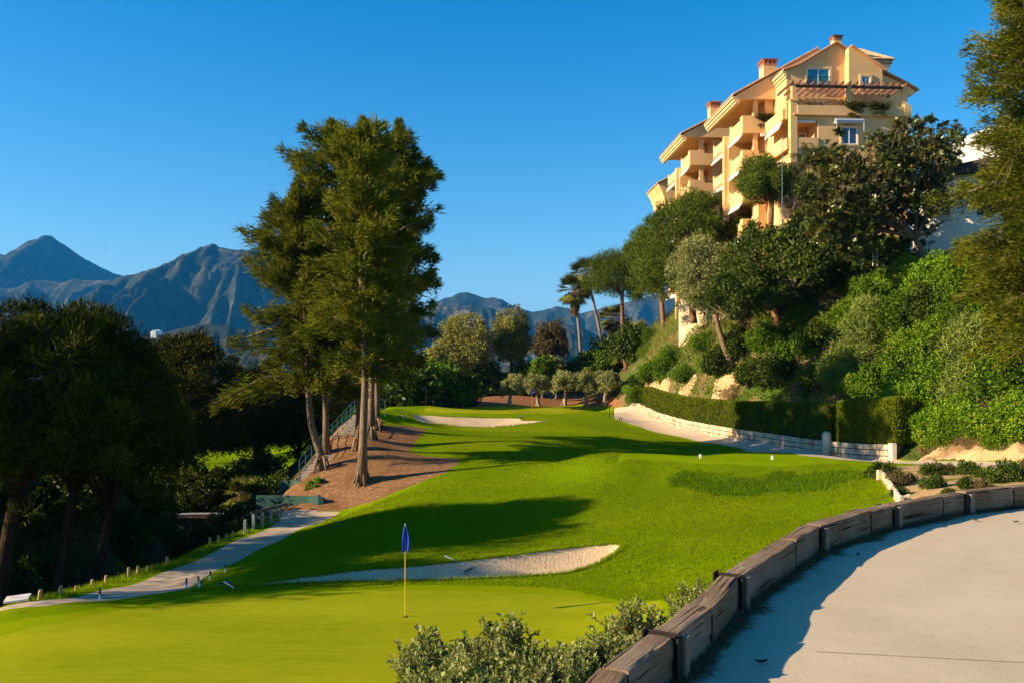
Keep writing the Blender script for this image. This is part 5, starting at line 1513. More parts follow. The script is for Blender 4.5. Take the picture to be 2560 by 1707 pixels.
# wire fence at the back left
t = None; fpts = [hit(x, y, H) for x, y in ((948, 1019), (975, 1016), (1005, 1014), (1035, 1013), (1065, 1013), (1095, 1015))]
t = thing('wire_fence', 'thin wire fence on slim posts at the back left of the far green', 'fence', fpts[0]); m = MB(fpts[0])
for q in fpts: m.tube([(q[0], q[1], q[2] - .2), (q[0], q[1], q[2] + 1.7)], .03, 6)
m.build('post', RUST, t); m = MB(fpts[0])
for hh in np.arange(.3, 1.75, .2): m.tube([(q[0], q[1], q[2] + hh) for q in fpts], .006, 4)
m.build('wire', RUST, t)
# posts and pegs by the far path
b = hit(1524, 1044, H); t = thing('path_gate_post', 'thin dark post with low wire fence at the corner of the far cart path', 'fence', b); m = MB(); m.tube([(0, 0, -.1), (0, 0, 1.25)], .035, 6); m.build('post', RUST, t)
m = MB(); c2 = Vector(hit(1534, 1047, H)) - Vector(b); c3 = Vector(hit(1590, 1019, H)) - Vector(b)
for hh in (.35, .7, 1.1): m.tube([(0, 0, hh), (c2.x, c2.y, c2.z + hh)], .012, 4)
m.build('wire', RUST, t); m = MB(); m.tube([(c2.x, c2.y, c2.z - .1), (c2.x, c2.y, c2.z + 1.15)], .035, 6); m.build('post', RUST, t)
for lab, x in (('left of two small dark pegs on the far cart path', 1549), ('right of two small dark pegs on the far cart path', 1554)):
    b = hit(x, 1050, H); m = MB(); m.tube([(0, 0, -.1), (0, 0, .3)], [.04, .035], 6); o = m.build('path_peg', DGREEN); o.location = b; tag(o, lab, 'peg', 'pegs on the far cart path')

# plank edging of the flower bed
PLK = surf_mat('pale_plank', (.52, .42, .30), (.66, .55, .41), scales=((4, 6),), rough=.9, obj=True, bump=.5, bscale=20)
qa, qb = Vector(hit(2206, 1198, H)), Vector(hit(2247, 1262, H)); qc = Vector(hit(2275, 1254, H))
t = thing('plank_edging', 'pale timber plank edging at the corner of the flower bed', 'edging', tuple(qa))
def plank(a, b, h, th, nm):
    d = (b - a); d.z = 0; d.normalize(); o = Vector((-d.y, d.x, 0)) * th
    m = MB(qa); m.add([a + Vector((0, 0, -.2)), b + Vector((0, 0, -.2)), b + o + Vector((0, 0, -.2)), a + o + Vector((0, 0, -.2)), a + Vector((0, 0, h)), b + Vector((0, 0, h)), b + o + Vector((0, 0, h)), a + o + Vector((0, 0, h))], [(0, 1, 2, 3), (4, 5, 6, 7), (0, 1, 5, 4), (1, 2, 6, 5), (2, 3, 7, 6), (3, 0, 4, 7)]); m.build(nm, PLK, t, bevel=.01)
plank(qa, qb, .3, .09, 'plank'); plank(qb + Vector((.12, .05, 0)), qc, .26, .09, 'plank')
m = MB(qa); m.box(qa.x - .16, qa.x + .02, qa.y - .0, qa.y + .17, qa.z - .2, qa.z + .36); m.build('post', PLK, t, bevel=.01)
m = MB(qa); m.box(qb.x - .02, qb.x + .11, qb.y - .13, qb.y + .0, qb.z - .2, qb.z + .33); m.build('post', PLK, t, bevel=.01)

# poles and fences on the hill
POLE = plain('blue_grey_pole', (.12, .17, .18), .6)
for lab, x, y0, y1, d in (('tall thin grey pole standing in front of the balconies', 1956, 345, 700, 66), ('thin grey pole behind the glossy leaved tree', 2063, 350, 560, 66.5)):
    a = Vector(P(x - 1, y1, d)); z1_ = P(x, y0, d)[2]; m = MB(a); m.tube([a, (P(x, y0, d)[0], d, z1_)], [.032, .026], 8)
    o = m.build('steel_pole', POLE); o.location = a; tag(o, lab, 'pole', 'thin poles on the hilltop')
pa = Vector(P(2046, 704, 67.5)); t = thing('braced_post', 'three legged braced wire fence post at the hillside edge', 'fence post', tuple(pa))
m = MB(pa); m.tube([pa, P(2047, 644, 67.5)], .035, 6); m.build('post', POLE, t)
m = MB(pa); m.tube([P(2032, 706, 67.2), P(2046, 660, 67.5)], .03, 6); m.tube([P(2059, 700, 67.2), P(2047, 660, 67.5)], .03, 6); m.build('brace', POLE, t)
pb = Vector(P(2123, 682, 66)); t = thing('mesh_fence', 'rusty mesh fence behind the braced post on the hillside edge', 'fence', tuple(pb))
m = MB(pb)
for x, y in ((2123, 648), (2080, 652), (2017, 668)): q = P(x, y, 67.8); m.tube([(q[0], q[1], q[2] - 1.4), q], .03, 6)
m.build('post', POLE, t)
m = MB(pb)
for k in range(10):
    m.tube([P(2012, 664 + k * 4.6, 68), P(2080, 644 + k * 4.6, 68), P(2130, 628 + k * 4.6, 68), P(2182, 612 + k * 4.6, 68)], .012, 4)
for k in range(40): x = 2012 + k * 4.3; y = 664 - (x - 2012) * .3; m.tube([P(x, y, 68.01), P(x, y + 42, 68.01)], .010, 4)
m.build('mesh', RUST, t)
pc = Vector(P(2187, 662, 62)); t = thing('trellis', 'small white ladder shaped trellis among the hillside bushes', 'trellis', tuple(pc)); m = MB(pc)
for x in (2182, 2193): m.tube([P(x, 665, 62), P(x, 620, 62)], .03, 6)
for k in range(5): m.tube([P(2182, 660 - k * 9, 62), P(2193, 660 - k * 9, 62)], .022, 6)
m.build('slats', WPAINT, t)
# retaining wall across the ravine with its pipe
RW = surf_mat('ravine_wall_stone', (.05, .04, .03), (.12, .095, .065), scales=((.6, 6), (4, 5)), rough=.95, bump=1, bscale=2, bdist=.2)
a = Vector((-30.5, 57.6, -13.5)); m = MB(a); m.prism([(-30.5, 57.6), (-24, 57.2), (-18.5, 57.6), (-16.5, 58.2), (-16.5, 58.9), (-30.5, 58.4)], 'z', -14, -9.62); o = m.build('ravine_wall', RW); o.location = a; tag(o, 'dark stained retaining wall across the shaded ravine', 'wall')
a = Vector((-29.5, 57.0, -9.5)); m = MB(a); m.tube([(-30, 57.35, -9.55), (-24, 57.05, -9.53), (-18.3, 57.4, -9.5)], .09, 8); o = m.build('drain_pipe', plain('grey_pipe', (.25, .28, .33), .4)); o.location = a; tag(o, 'grey pipe running along the top of the ravine wall', 'pipe')
# far white houses in the valley
b = P(385, 826, 1500); t = thing('hill_house', 'cluster of tiny white farm buildings on the slope below the mountains', 'house', b)
m = MB(b); 
for x, y, w_, h_ in ((0, 0, 6, 7), (-6, 6, 5, 4), (5.5, 5, 5, 5), (2, 10, 6, 9)): m.box(b[0] + x - w_ / 2, b[0] + x + w_ / 2, b[1] + y, b[1] + y + 12, b[2] - 14, b[2] + h_ * .6 - 4)
m.build('wall', VW, t)
# bird
b = P(265, 621, 160); m = MB(); m.add([(-.3, 0, .06), (-.12, -.06, .03), (-.12, .1, .03), (.3, 0, .06), (.12, -.06, .03), (.12, .1, .03), (0, -.28, 0), (0, .3, -.02), (0, 0, .07), (0, 0, -.07)], [(0, 1, 8), (0, 8, 2), (3, 8, 4), (3, 5, 8), (1, 6, 8), (4, 8, 6), (2, 8, 7), (5, 7, 8), (1, 9, 6), (4, 6, 9), (1, 2, 9), (4, 9, 5), (2, 7, 9), (5, 9, 7)])
o = m.build('bird', IRON); o.location = b; tag(o, 'tiny dark bird flying in the sky between the two left peaks', 'bird')
# ================================================================ trees
def grounded(px, py): return hit(px, py, H)
# --- the group of tall feathery trees by the steps
def tall(label, base, pts, r, cf, nb_, rad, seed, side=None, per=66, top_r=.8, droop=.22, rise=.28, thick=1.0, L=.46, W=.066, name='tall_feathery_tree'):
    b = Vector(base)
    loc = [Vector(p) - b for p in pts]; loc[0].z -= .3
    tr, cr = plume_tree(seed, loc, r, cf, nb_, rad, per=per, W=W, side=side, top_r=top_r, droop=droop, rise=rise, thick=thick, L=L)
    return tree_object(name, label, 'tree', tuple(b), tr, cr, BARK['grey'], FM['casuarina'], group='tall feathery trees by the steps' if name == 'tall_feathery_tree' else None)
prof = lambda lo, mid, top: (lambda t: lo + (mid - lo) * min(1, t / .25) if t < .25 else mid + (top - mid) * ((t - .25) / .75) ** 1.15)
left = lambda k: (lambda a, t: 1 + k * max(0, -math.cos(a)) - .25 * k * max(0, math.cos(a)))
right = lambda k: (lambda a, t: 1 + k * max(0, math.cos(a)) - .25 * k * max(0, -math.cos(a)))
b = grounded(905, 1203)
tall('front straight trunked feathery tree, nearest of the group on the mulch', b, [b, P(908, 1100, 44), P(912, 960, 44), P(908, 800, 44), P(898, 600, 44), P(905, 470, 44), P(908, 352, 44)], .25, 5.2, 58, prof(2.7, 3.4, 1.5), 11, thick=1.12)
b = grounded(804, 1172)
tall('feathery tree with a kinked trunk leaning left over the handrail', b, [b, P(800, 1130, 47), P(778, 1062, 47), P(772, 1000, 47), P(768, 915, 47), P(762, 800, 47), P(750, 640, 47), P(745, 505, 47)], .26, 4.1, 64, prof(3.5, 3.5, 1.3), 12, side=left(.4), thick=1.2)
b = grounded(817, 1136)
tall('slim feathery tree just right of the kinked leaning trunk', b, [b, P(815, 1040, 49.5), P(812, 942, 49.5), P(815, 800, 49.5), P(824, 600, 49.5), P(828, 460, 49.5), P(828, 338, 49.5)], .2, 5.2, 50, prof(2.6, 3.3, 1.25), 13, side=left(.4), top_r=.55, thick=1.05)
b = grounded(895, 1124)
tall('feathery tree close behind the front straight trunk', b, [b, P(898, 1040, 50), P(898, 900, 50), P(890, 700, 50), P(905, 520, 50), P(912, 356, 50)], .22, 5.0, 46, prof(2.4, 3.1, 1.5), 14, thick=1.12)
b = grounded(927, 1095)
tall('left trunk of the rear pair of feathery trees', b, [b, P(928, 1000, 54), P(932, 880, 54), P(945, 700, 54), P(975, 500, 54), P(998, 345, 54)], .27, 5.0, 54, prof(2.4, 3.0, 1.5), 15, side=right(.3), droop=.35, thick=1.12)
b = grounded(943, 1072)
tall('right trunk of the rear pair of feathery trees', b, [b, P(942, 1000, 57), P(940, 900, 57), P(955, 750, 57), P(985, 600, 57), P(1005, 430, 57)], .26, 3.8, 60, prof(3.0, 3.5, 1.7), 16, side=right(.3), thick=1.2, droop=.5, rise=.3)

# --- stone pines on the left
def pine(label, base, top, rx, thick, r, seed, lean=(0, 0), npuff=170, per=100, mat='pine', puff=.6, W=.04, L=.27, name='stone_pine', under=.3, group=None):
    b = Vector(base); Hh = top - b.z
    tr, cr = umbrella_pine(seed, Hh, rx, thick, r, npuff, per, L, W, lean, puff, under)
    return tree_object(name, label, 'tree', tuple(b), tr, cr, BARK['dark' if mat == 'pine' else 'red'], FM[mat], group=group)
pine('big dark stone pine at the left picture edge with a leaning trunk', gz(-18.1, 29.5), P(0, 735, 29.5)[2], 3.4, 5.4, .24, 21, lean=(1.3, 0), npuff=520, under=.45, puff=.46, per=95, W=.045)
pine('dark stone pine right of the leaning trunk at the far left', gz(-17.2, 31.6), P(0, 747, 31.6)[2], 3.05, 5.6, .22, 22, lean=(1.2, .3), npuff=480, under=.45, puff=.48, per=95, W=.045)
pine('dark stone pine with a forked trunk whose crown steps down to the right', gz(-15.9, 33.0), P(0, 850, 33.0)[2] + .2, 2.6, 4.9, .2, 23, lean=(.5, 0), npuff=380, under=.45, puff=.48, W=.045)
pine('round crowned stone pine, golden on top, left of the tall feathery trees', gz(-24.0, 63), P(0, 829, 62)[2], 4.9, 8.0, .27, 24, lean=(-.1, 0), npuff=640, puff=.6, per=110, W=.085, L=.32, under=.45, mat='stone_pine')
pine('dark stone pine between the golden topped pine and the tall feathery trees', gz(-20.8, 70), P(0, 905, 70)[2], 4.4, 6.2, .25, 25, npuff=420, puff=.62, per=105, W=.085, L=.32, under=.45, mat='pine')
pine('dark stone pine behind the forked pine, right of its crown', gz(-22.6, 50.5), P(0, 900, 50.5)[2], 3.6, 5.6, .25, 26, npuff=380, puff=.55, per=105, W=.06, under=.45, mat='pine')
FARP = [(-12.5 - 6, 74, -.4, 4.6, 6.5, 'dark pine behind the round golden topped pine'), (-31, 76, .6, 5.0, 6.5, 'dark pine beyond the ravine at the left, second from the picture edge'), (-41, 72, 2.0, 5.0, 7, 'dark pine beyond the ravine by the left picture edge'), (-26, 86, -.2, 4.6, 6.2, 'dark pine on the near edge of the lower fairway'), (-16.2, 84, -.5, 4.4, 5.5, 'dark pine left of the steps beyond the handrail'), (-36, 92, .5, 5, 7, 'far dark pine on the lower fairway left'), (-45, 104, 1, 5, 7.5, 'far dark pine on the lower fairway at the picture edge')]
for k, (x, d, zt, rx, th, lab) in enumerate(FARP):
    pine(lab, gz(x, d), zt + .5, rx, th, .24, 30 + k, npuff=190, per=80, puff=.8, W=.06, L=.34, group='dark pines beyond the ravine')
# pines outside the frame on the left: they shade the ravine and throw the long shadows on the lawn
for k, (x, d, zt, rx, th) in enumerate([(-25.6, 27.0, 5.4, 4.0, 5.2), (-26, 29.8, 5.0, 3.6, 5.2), (-22.6, 21.6, 3.0, 2.7, 3.6), (-44, 50, 0.0, 5, 5.5), (-42, 58, -.5, 5, 5.5), (-46, 44, 1.5, 5, 6)]):
    pine('stone pine beyond the left picture edge', gz(x, d), zt, rx, th, .3, 50 + k, npuff=150, per=90, puff=.85, W=.06, L=.34, group='stone pines beyond the left picture edge')

fw = [round_tree(56 + k, 9.5, 5.2, 3.4, 5.6, .22, 44, 170, .5, .22, .34) for k in range(2)]
for k, (x, d, s, lab) in enumerate([(-62, 128, 1.0, 'dark tree beyond the lower fairway at the left picture edge'), (-75, 134, 1.1, 'dark tree beyond the lower fairway outside the left edge'), (-54, 140, 1.1, 'dark tree beyond the lower fairway, second from the left'), (-46, 132, .95, 'dark tree beyond the lower fairway, third from the left'), (-39, 142, 1.1, 'dark tree beyond the lower fairway left of the golden topped pine'), (-68, 150, 1.2, 'tall dark tree at the back of the lower fairway'), (-31, 148, 1.15, 'dark tree beyond the lower fairway behind the golden topped pine'), (-48, 155, 1.3, 'big dark tree at the back of the lower fairway'), (-25, 155, 1.2, 'dark tree beyond the lower fairway behind the handrail'), (-18, 128, .95, 'dark tree behind the steps')]):
    tr, cr = fw[k % 2]
    tree_object('fairway_tree', lab, 'tree', gz(x, d), tr, cr, BARK['grey'], FM['dark_leaf'], rz=k * 1.9, scale=s, group='trees beyond the lower fairway')
# --- shrubs along the ravine edge
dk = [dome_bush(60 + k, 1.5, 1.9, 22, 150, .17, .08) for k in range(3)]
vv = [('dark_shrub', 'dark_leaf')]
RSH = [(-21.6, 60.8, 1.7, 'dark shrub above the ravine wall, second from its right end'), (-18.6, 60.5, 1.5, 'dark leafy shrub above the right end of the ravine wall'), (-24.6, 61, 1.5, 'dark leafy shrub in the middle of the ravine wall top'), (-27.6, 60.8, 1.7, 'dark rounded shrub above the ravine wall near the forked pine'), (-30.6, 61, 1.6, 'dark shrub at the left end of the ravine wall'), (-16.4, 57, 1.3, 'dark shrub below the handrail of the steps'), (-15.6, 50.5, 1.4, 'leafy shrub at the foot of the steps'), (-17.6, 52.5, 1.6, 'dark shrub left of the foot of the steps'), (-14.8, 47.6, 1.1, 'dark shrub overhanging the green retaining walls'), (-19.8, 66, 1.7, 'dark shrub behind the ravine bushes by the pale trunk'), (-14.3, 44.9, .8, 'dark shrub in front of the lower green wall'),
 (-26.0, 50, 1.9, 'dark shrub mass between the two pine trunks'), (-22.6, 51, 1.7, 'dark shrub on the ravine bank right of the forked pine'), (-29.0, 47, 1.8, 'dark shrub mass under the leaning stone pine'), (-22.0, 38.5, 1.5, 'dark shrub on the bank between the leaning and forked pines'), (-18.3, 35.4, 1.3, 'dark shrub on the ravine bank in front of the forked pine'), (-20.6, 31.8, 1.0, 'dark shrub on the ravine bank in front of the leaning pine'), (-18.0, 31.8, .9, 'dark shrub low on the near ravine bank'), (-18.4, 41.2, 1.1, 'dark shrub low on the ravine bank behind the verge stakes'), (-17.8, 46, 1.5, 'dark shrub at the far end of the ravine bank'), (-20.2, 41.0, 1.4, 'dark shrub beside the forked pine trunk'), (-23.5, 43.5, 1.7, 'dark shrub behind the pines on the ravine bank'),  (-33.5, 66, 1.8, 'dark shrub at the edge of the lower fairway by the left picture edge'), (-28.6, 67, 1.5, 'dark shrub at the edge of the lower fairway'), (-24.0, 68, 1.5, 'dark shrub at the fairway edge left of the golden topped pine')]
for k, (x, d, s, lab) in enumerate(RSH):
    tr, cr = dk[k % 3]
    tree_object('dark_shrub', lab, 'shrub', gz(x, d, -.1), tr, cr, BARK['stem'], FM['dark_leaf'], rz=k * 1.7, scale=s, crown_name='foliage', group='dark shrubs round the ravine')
# a fan palm and an orange tinged shrub left of the steps
tr, cr, sk = fan_palm(71, 2.4, .16, 1.4, 26, .8)
tree_object('fan_palm', 'small fan palm in the shade left of the handrail', 'palm', gz(-17.8, 56.5), tr, cr, BARK['palm'], FM['palm'], extra=(('skirt', sk, FM['skirt']),))
tr, cr = dome_bush(72, 1.1, 1.6, 16, 120, .16, .06); tree_object('flowering_shrub', 'shrub with rusty orange leaves left of the steps', 'shrub', gz(-17.0, 54.2), tr, cr, BARK['stem'], FM['dry'], crown_name='foliage')
tr, cr = dome_bush(73, .55, .9, 12, 90, .12, .08); 
q = P(788, 1222, 44.9); tree_object('climbing_shrub', 'lit leafy shrub hanging over the corner of the upper green wall', 'shrub', (q[0], q[1], q[2] - .2), tr, cr, BARK['stem'], FM['lime'], crown_name='foliage')

# --- trees behind the far green
def btree(label, px, pyt, pyb, d, wpx, mat, seed, bpx=None, name='broadleaf_tree', bark='grey', cat='tree', ncl=46, lv=200, L=.34, W=.15, cl=.32, low=.16, group=None, lean=(0, 0), **kw):
    x, _, zt = P(px, pyt, d); xc = x
    if bpx: x = P(bpx, 0, d)[0]; lean = ((xc - x) / .8, 0)
    zb = Hz(x, d); Hh = zt - zb; rx = wpx / 2 / FPX * d
    cz = zb * 0 + Hh * (low + (1 - low) / 2); rz_ = Hh * (1 - low) / 2 * .86
    tr, cr = round_tree(seed, Hh, rx * .86, rz_, cz, max(.12, Hh * .022), ncl, lv, L, W, cl, lean=lean, **kw)
    return tree_object(name, label, 'tree', (x, d, zb), tr, cr, BARK[bark], FM[mat], group=group)
btree('tall grey green tree left of the far flag', 1172, 782, 1000, 109, 165, 'willow', 81, ncl=64, lv=230)
btree('rounded grey green tree beside the feathery trees, lower than its neighbour', 1095, 858, 1005, 107, 120, 'willow', 82, ncl=46)
btree('tall golden green tree behind the far flag', 1277, 772, 1000, 112, 112, 'willow', 83, ncl=60, low=.22)
btree('bronze leaved tree right of the golden green tree', 1378, 800, 1000, 126, 112, 'red_leaf', 84, ncl=52, lv=190, cl=.28, low=.25, irregular=.3)
btree('light green upright tree behind the olive trees', 1355, 880, 1005, 104, 66, 'lime', 85, ncl=34, L=.28, low=.1)
btree('light green upright tree behind the second olive tree', 1388, 884, 1005, 105, 60, 'willow', 86, ncl=34, L=.28, low=.1)
for k, (x, y, d, s, lab, mt) in enumerate([(1030, 925, 85, 2.3, 'dark leafy bush at the left of the far bunker', 'dark_leaf'), (1085, 935, 88, 2.5, 'bright edged bush behind the far bunker', 'bush'), (1140, 940, 89, 2.0, 'dark round bush left of the olive trees', 'dark_leaf'), (985, 930, 88, 2.2, 'dark bush behind the wire fence', 'dark_leaf'), (1215, 925, 108, 2.3, 'dark bush behind the leftmost olive tree', 'dark_leaf'), (1440, 905, 114, 2.2, 'dark bush between the palms', 'dark_leaf'), (1500, 900, 113, 2.3, 'dark bush behind the rightmost olive tree', 'bush'), (1560, 915, 112, 2.6, 'dark bush in the shade right of the palms', 'dark_leaf'), (1300, 915, 109, 2.2, 'dark bush under the golden green tree', 'dark_leaf'), (1590, 930, 104, 1.9, 'dark bush at the left foot of the hill', 'dark_leaf')]):
    tr, cr = dome_bush(90 + k, 1.5, 1.9, 30, 170, .22, .12); X, _, _ = P(x, 0, d)
    tree_object('leafy_bush', lab, 'bush', gz(X, d, -.1), tr, cr, BARK['stem'], FM[mt], scale=s, crown_name='foliage', group='bushes behind the far green')
OL = [(1274, 1013, 936, 76, 'leftmost of the row of small olive trees'), (1345, 1014, 930, 84, 'olive tree with a bent trunk right of the far flag'), (1410, 1012, 918, 76, 'third olive tree of the row, on a twin trunk'), (1466, 1014, 922, 74, 'fourth olive tree of the row, with a thick trunk'), (1513, 1011, 914, 70, 'rightmost olive tree of the row, with an S shaped trunk')]
for k, (x, y, yt, w_, lab) in enumerate(OL):
    b = grounded(x, y); d = b[1]; zt = P(x, yt, d)[2]; Hh = zt - b[2]; rx = w_ / 2 / FPX * d
    tr, cr = round_tree(110 + k, Hh, rx * 1.05, Hh * .36, Hh * .60, .22, 34, 230, .2, .08, .3, irregular=.5, lean=(.3 * (-1) ** k, 0), forks=6)
    tree_object('olive_tree', lab, 'tree', b, tr, cr, BARK['pale'], FM['olive'], group='row of olive trees behind the far green')
# --- palms
def palm(label, bx, by, tx, ty, d, r, nf, sk_, seed):
    X, _, zt = P(tx, ty, d); Xb = P(bx, 0, d)[0]; zb = Hz(Xb, d)
    tr, cr, sk = fan_palm(seed, zt - zb, .24, r, nf, sk_, bend=(X - Xb, 0))
    tree_object('fan_palm', label, 'palm', (Xb, d, zb), tr, cr, BARK['palm'], FM['palm'], group='tall fan palms', extra=(('skirt', sk, FM['skirt']),))
palm('tall fan palm with a shaggy brown skirt, left of the others', 1455, 930, 1437, 728, 116, 2.6, 54, 4.2, 121)
palm('tall fan palm with a leaning trunk behind the aleppo pine', 1512, 930, 1466, 690, 119, 2.7, 54, 4.0, 122)
palm('fan palm half hidden behind the aleppo pine crown', 1534, 930, 1530, 800, 121, 2.3, 40, 3.2, 123)
palm('short bushy fan palm low between the palm trunks and the hill', 1570, 930, 1572, 872, 109, 2.6, 44, 2.2, 124)
palm('short fan palm with a dark crown at the foot of the hill', 1592, 930, 1590, 842, 111, 2.4, 40, 2.2, 125)
# --- pines near the building
def needle_tree(label, px, pyt, d, wpx, bpx, seed, mat='bright_pine', low=.35, name='aleppo_pine', ncl=60, lv=170, L=.34, W=.05, cl=.27, bark='red', zb=None, lean=None, **kw):
    x, _, zt = P(px, pyt, d); xb = P(bpx, 0, d)[0]; zb = Hz(xb, d) if zb is None else zb
    Hh = zt - zb; rx = wpx / 2 / FPX * d; cz = Hh * (low + (1 - low) / 2)
    tr, cr = round_tree(seed, Hh, rx * .88, Hh * (1 - low) / 2 * .86, cz, max(.16, Hh * .02), ncl, lv, L, W, cl, lean=((x - xb) / .8, 0), out=.6, **kw)
    return tree_object(name, label, 'tree', (xb, d, zb), tr, cr, BARK[bark], FM[mat])
needle_tree('aleppo pine beside the fan palms with an ivy covered trunk', 1545, 618, 104, 205, 1568, 131, ncl=150, lv=240, low=.46)
needle_tree('aleppo pine leaning over the gap where the mountain shows', 1625, 560, 95, 150, 1660, 132, ncl=100, low=.45, lv=220)
x = P(1735, 0, 83)[0]
pine('broad stone pine in front of the balconies at the left of the building', (P(1735, 0, 81)[0], 81, 5.0), P(0, 476, 81)[2], 5.2, 9.0, .32, 133, lean=(-.5, -.5), npuff=640, per=120, mat='bright_pine', puff=.72, W=.075, L=.32, under=.4)
needle_tree('small dark pine in front of the lower balconies', 1912, 393, 69, 165, 1950, 134, mat='bright_pine', low=.68, ncl=100, lv=220, name='dark_pine', L=.3)
needle_tree('dark pine right of the broad stone pine, against the building base', 1855, 520, 77, 90, 1870, 135, mat='pine', low=.45, ncl=34, lv=160, name='dark_pine')
btree('grey green olive tree on the hill with dark crooked limbs', 1745, 570, 790, 73.2, 200, 'olive', 136, bpx=1836, name='hill_olive_tree', ncl=80, lv=260, L=.22, W=.08, cl=.3, low=.2)
# glossy leaved tree: big leaves in rosettes on thick twigs
def rosette_tree(seed, base, clumps, leafL=.34, leafW=.13):
    random.seed(seed); b = Vector(base); mb = MB(); parts = []
    fork = Vector((-.9, -.2, 1.9))
    limb(mb, (0, 0, -.5), fork, .3, .2, .1, 5, 8)
    mains = [Vector(m_) for m_ in ((-2.5, -.5, 2.6), (-4.5, .4, 3.4), (-6.5, -.4, 4.4), (-3.2, .6, 5.2), (-.8, -.6, 4.8), (.6, .4, 5.6), (-5.4, -.6, 6.0), (1.2, 0, 3.2), (-7.2, .3, 2.4))]
    for m_ in mains: limb(mb, fork, m_, .14, .07, .15, 6, 6)
    for c, r, n in clumps:
        c = Vector(c) - b
        limb(mb, mains[min(range(len(mains)), key=lambda q: (mains[q] - c).length)], c, .06, .02, .15, 5, 4)
        t0 = .5 + random.uniform(-.25, .25)
        for k in range(n):
            d = Vector((random.gauss(0, 1), random.gauss(0, 1), random.gauss(.25, 1))).normalized()
            q = c + d * r * random.uniform(.35, 1.05)
            up = (d * .8 + Vector((0, 0, .7))).normalized()
            m = random.randint(10, 16)
            mb.tube([q - up * .5, q], [.012, .01], 4)
            a = np.arange(m) * 2.4 + random.random() * 6
            el = RNG.uniform(-.1, 1.1, m)
            t1 = np.array(up.orthogonal().normalized()); t2 = np.cross(np.array(up), t1)
            rad = np.cos(a)[:, None] * t1 + np.sin(a)[:, None] * t2
            ax = rad * np.cos(el)[:, None] + np.array(up) * np.sin(el)[:, None]
            parts.append((np.tile(np.array(q), (m, 1)) - np.array(up) * RNG.uniform(0, .25, m)[:, None], ax, np.tile(np.array(up), (m, 1)) - rad * .4, leafL * RNG.uniform(.7, 1.2, m), leafW * RNG.uniform(.8, 1.2, m), np.clip(t0 + RNG.normal(0, .25, m), 0, 1)))
    return mb_mesh(mb), gather('crown', parts, fold=.25)
bf = Vector(P(2318, 640, 60)); bf.z = Hz(bf.x, bf.y)
cl = []
random.seed(8)
OUT = [(2000, 470), (2030, 400), (2095, 345), (2130, 375), (2180, 345), (2215, 318), (2250, 320), (2290, 300), (2330, 300), (2375, 310), (2400, 350), (2390, 400), (2350, 440), (2330, 500), (2320, 560), (2290, 610), (2230, 640), (2170, 620), (2110, 640), (2060, 600), (2030, 560), (1990, 530)]
opoly = np.array(OUT, float)
while len(cl) < 105:
    x, y = random.uniform(1990, 2400), random.uniform(300, 640)
    if inside(opoly, np.array([x]), np.array([y]))[0]:
        d = 60 + random.uniform(-3.2, 3.0)
        cl.append((P(x, y, d), random.uniform(.9, 1.35), 26))
for x, y in ((2248, 308), (2330, 296), (2362, 318), (2280, 312), (2385, 325), (2100, 330), (2060, 408), (2180, 352), (2300, 318)):
    cl.append((P(x, y, 60), .5, 9))
tr, cr = rosette_tree(141, bf, cl)
tree_object('glossy_leaved_tree', 'big dark glossy leaved tree in front of the building and white villa', 'tree', tuple(bf), tr, cr, BARK['grey'], FM['ficus'])
# reeds, feather palm and dry brush below the building
def frond_plant(label, base, n, L, sag, seed, leafL=.5, leafW=.05, up=(.5, 1.35), trunk=0.0, name='feather_palm', mat='palm', cat='palm'):
    random.seed(seed); mb = MB(); parts = []
    mb.tube([(0, 0, -.3), (0, 0, trunk + .1)], [.2, .16], 8)
    for k in range(n):
        a = k * 2.4 + random.random(); e = random.uniform(*up)
        bs = frond(parts, (0, 0, trunk), (math.cos(a) * math.cos(e), math.sin(a) * math.cos(e), math.sin(e)), L * random.uniform(.8, 1.15), sag, 34, leafL, leafW, .5 + random.uniform(-.2, .2))
        mb.tube([tuple(bs[i]) for i in (0, 8, 16, 24, 33)], [.022, .02, .016, .012, .006], 4)
    tree_object(name, label, cat, base, mb_mesh(mb), gather('fronds', parts), BARK['stem'], FM[mat], crown_name='frond_crown')
q = P(2030, 470, 67.5); frond_plant('feather palm with arching fronds in front of the loggia', (q[0], q[1], P(0, 560, 67.5)[2]), 30, 3.0, .45, 151, trunk=P(0, 415, 67.5)[2] - P(0, 560, 67.5)[2], up=(.1, 1.35))
for k, (x, y, s, lab, mt) in enumerate([(1905, 585, 1.6, 'dark bush under the small dark pine', 'pine'), (1870, 650, 1.5, 'dark bush against the buttress of the building', 'pine'), (2075, 600, 1.7, 'dark bush behind the cycads under the glossy leaved tree', 'dark_leaf'), (2010, 560, 1.6, 'dark bush left of the glossy leaved tree crown', 'pine'), (1925, 700, 1.4, 'dark bush below the cycads on the crest', 'dry'), (2140, 650, 1.5, 'dark bush beneath the middle of the glossy leaved tree', 'dark_leaf'), (1835, 720, 1.7, 'dark bush at the right end of the pale base wall', 'dark_leaf'), (1990, 640, 1.8, 'dark bush among the cycads', 'dark_leaf')]):
    X, _, Z = P(x, y, 67.6 - .4 * k); tr, cr = dk[k % 3]
    tree_object('crest_bush', lab, 'bush', (X, 67.6 - .4 * k, Z - 1.9), tr, cr, BARK['stem'], FM[mt], rz=k * 1.1, scale=s, crown_name='foliage', group='dark bushes on the crest below the building')
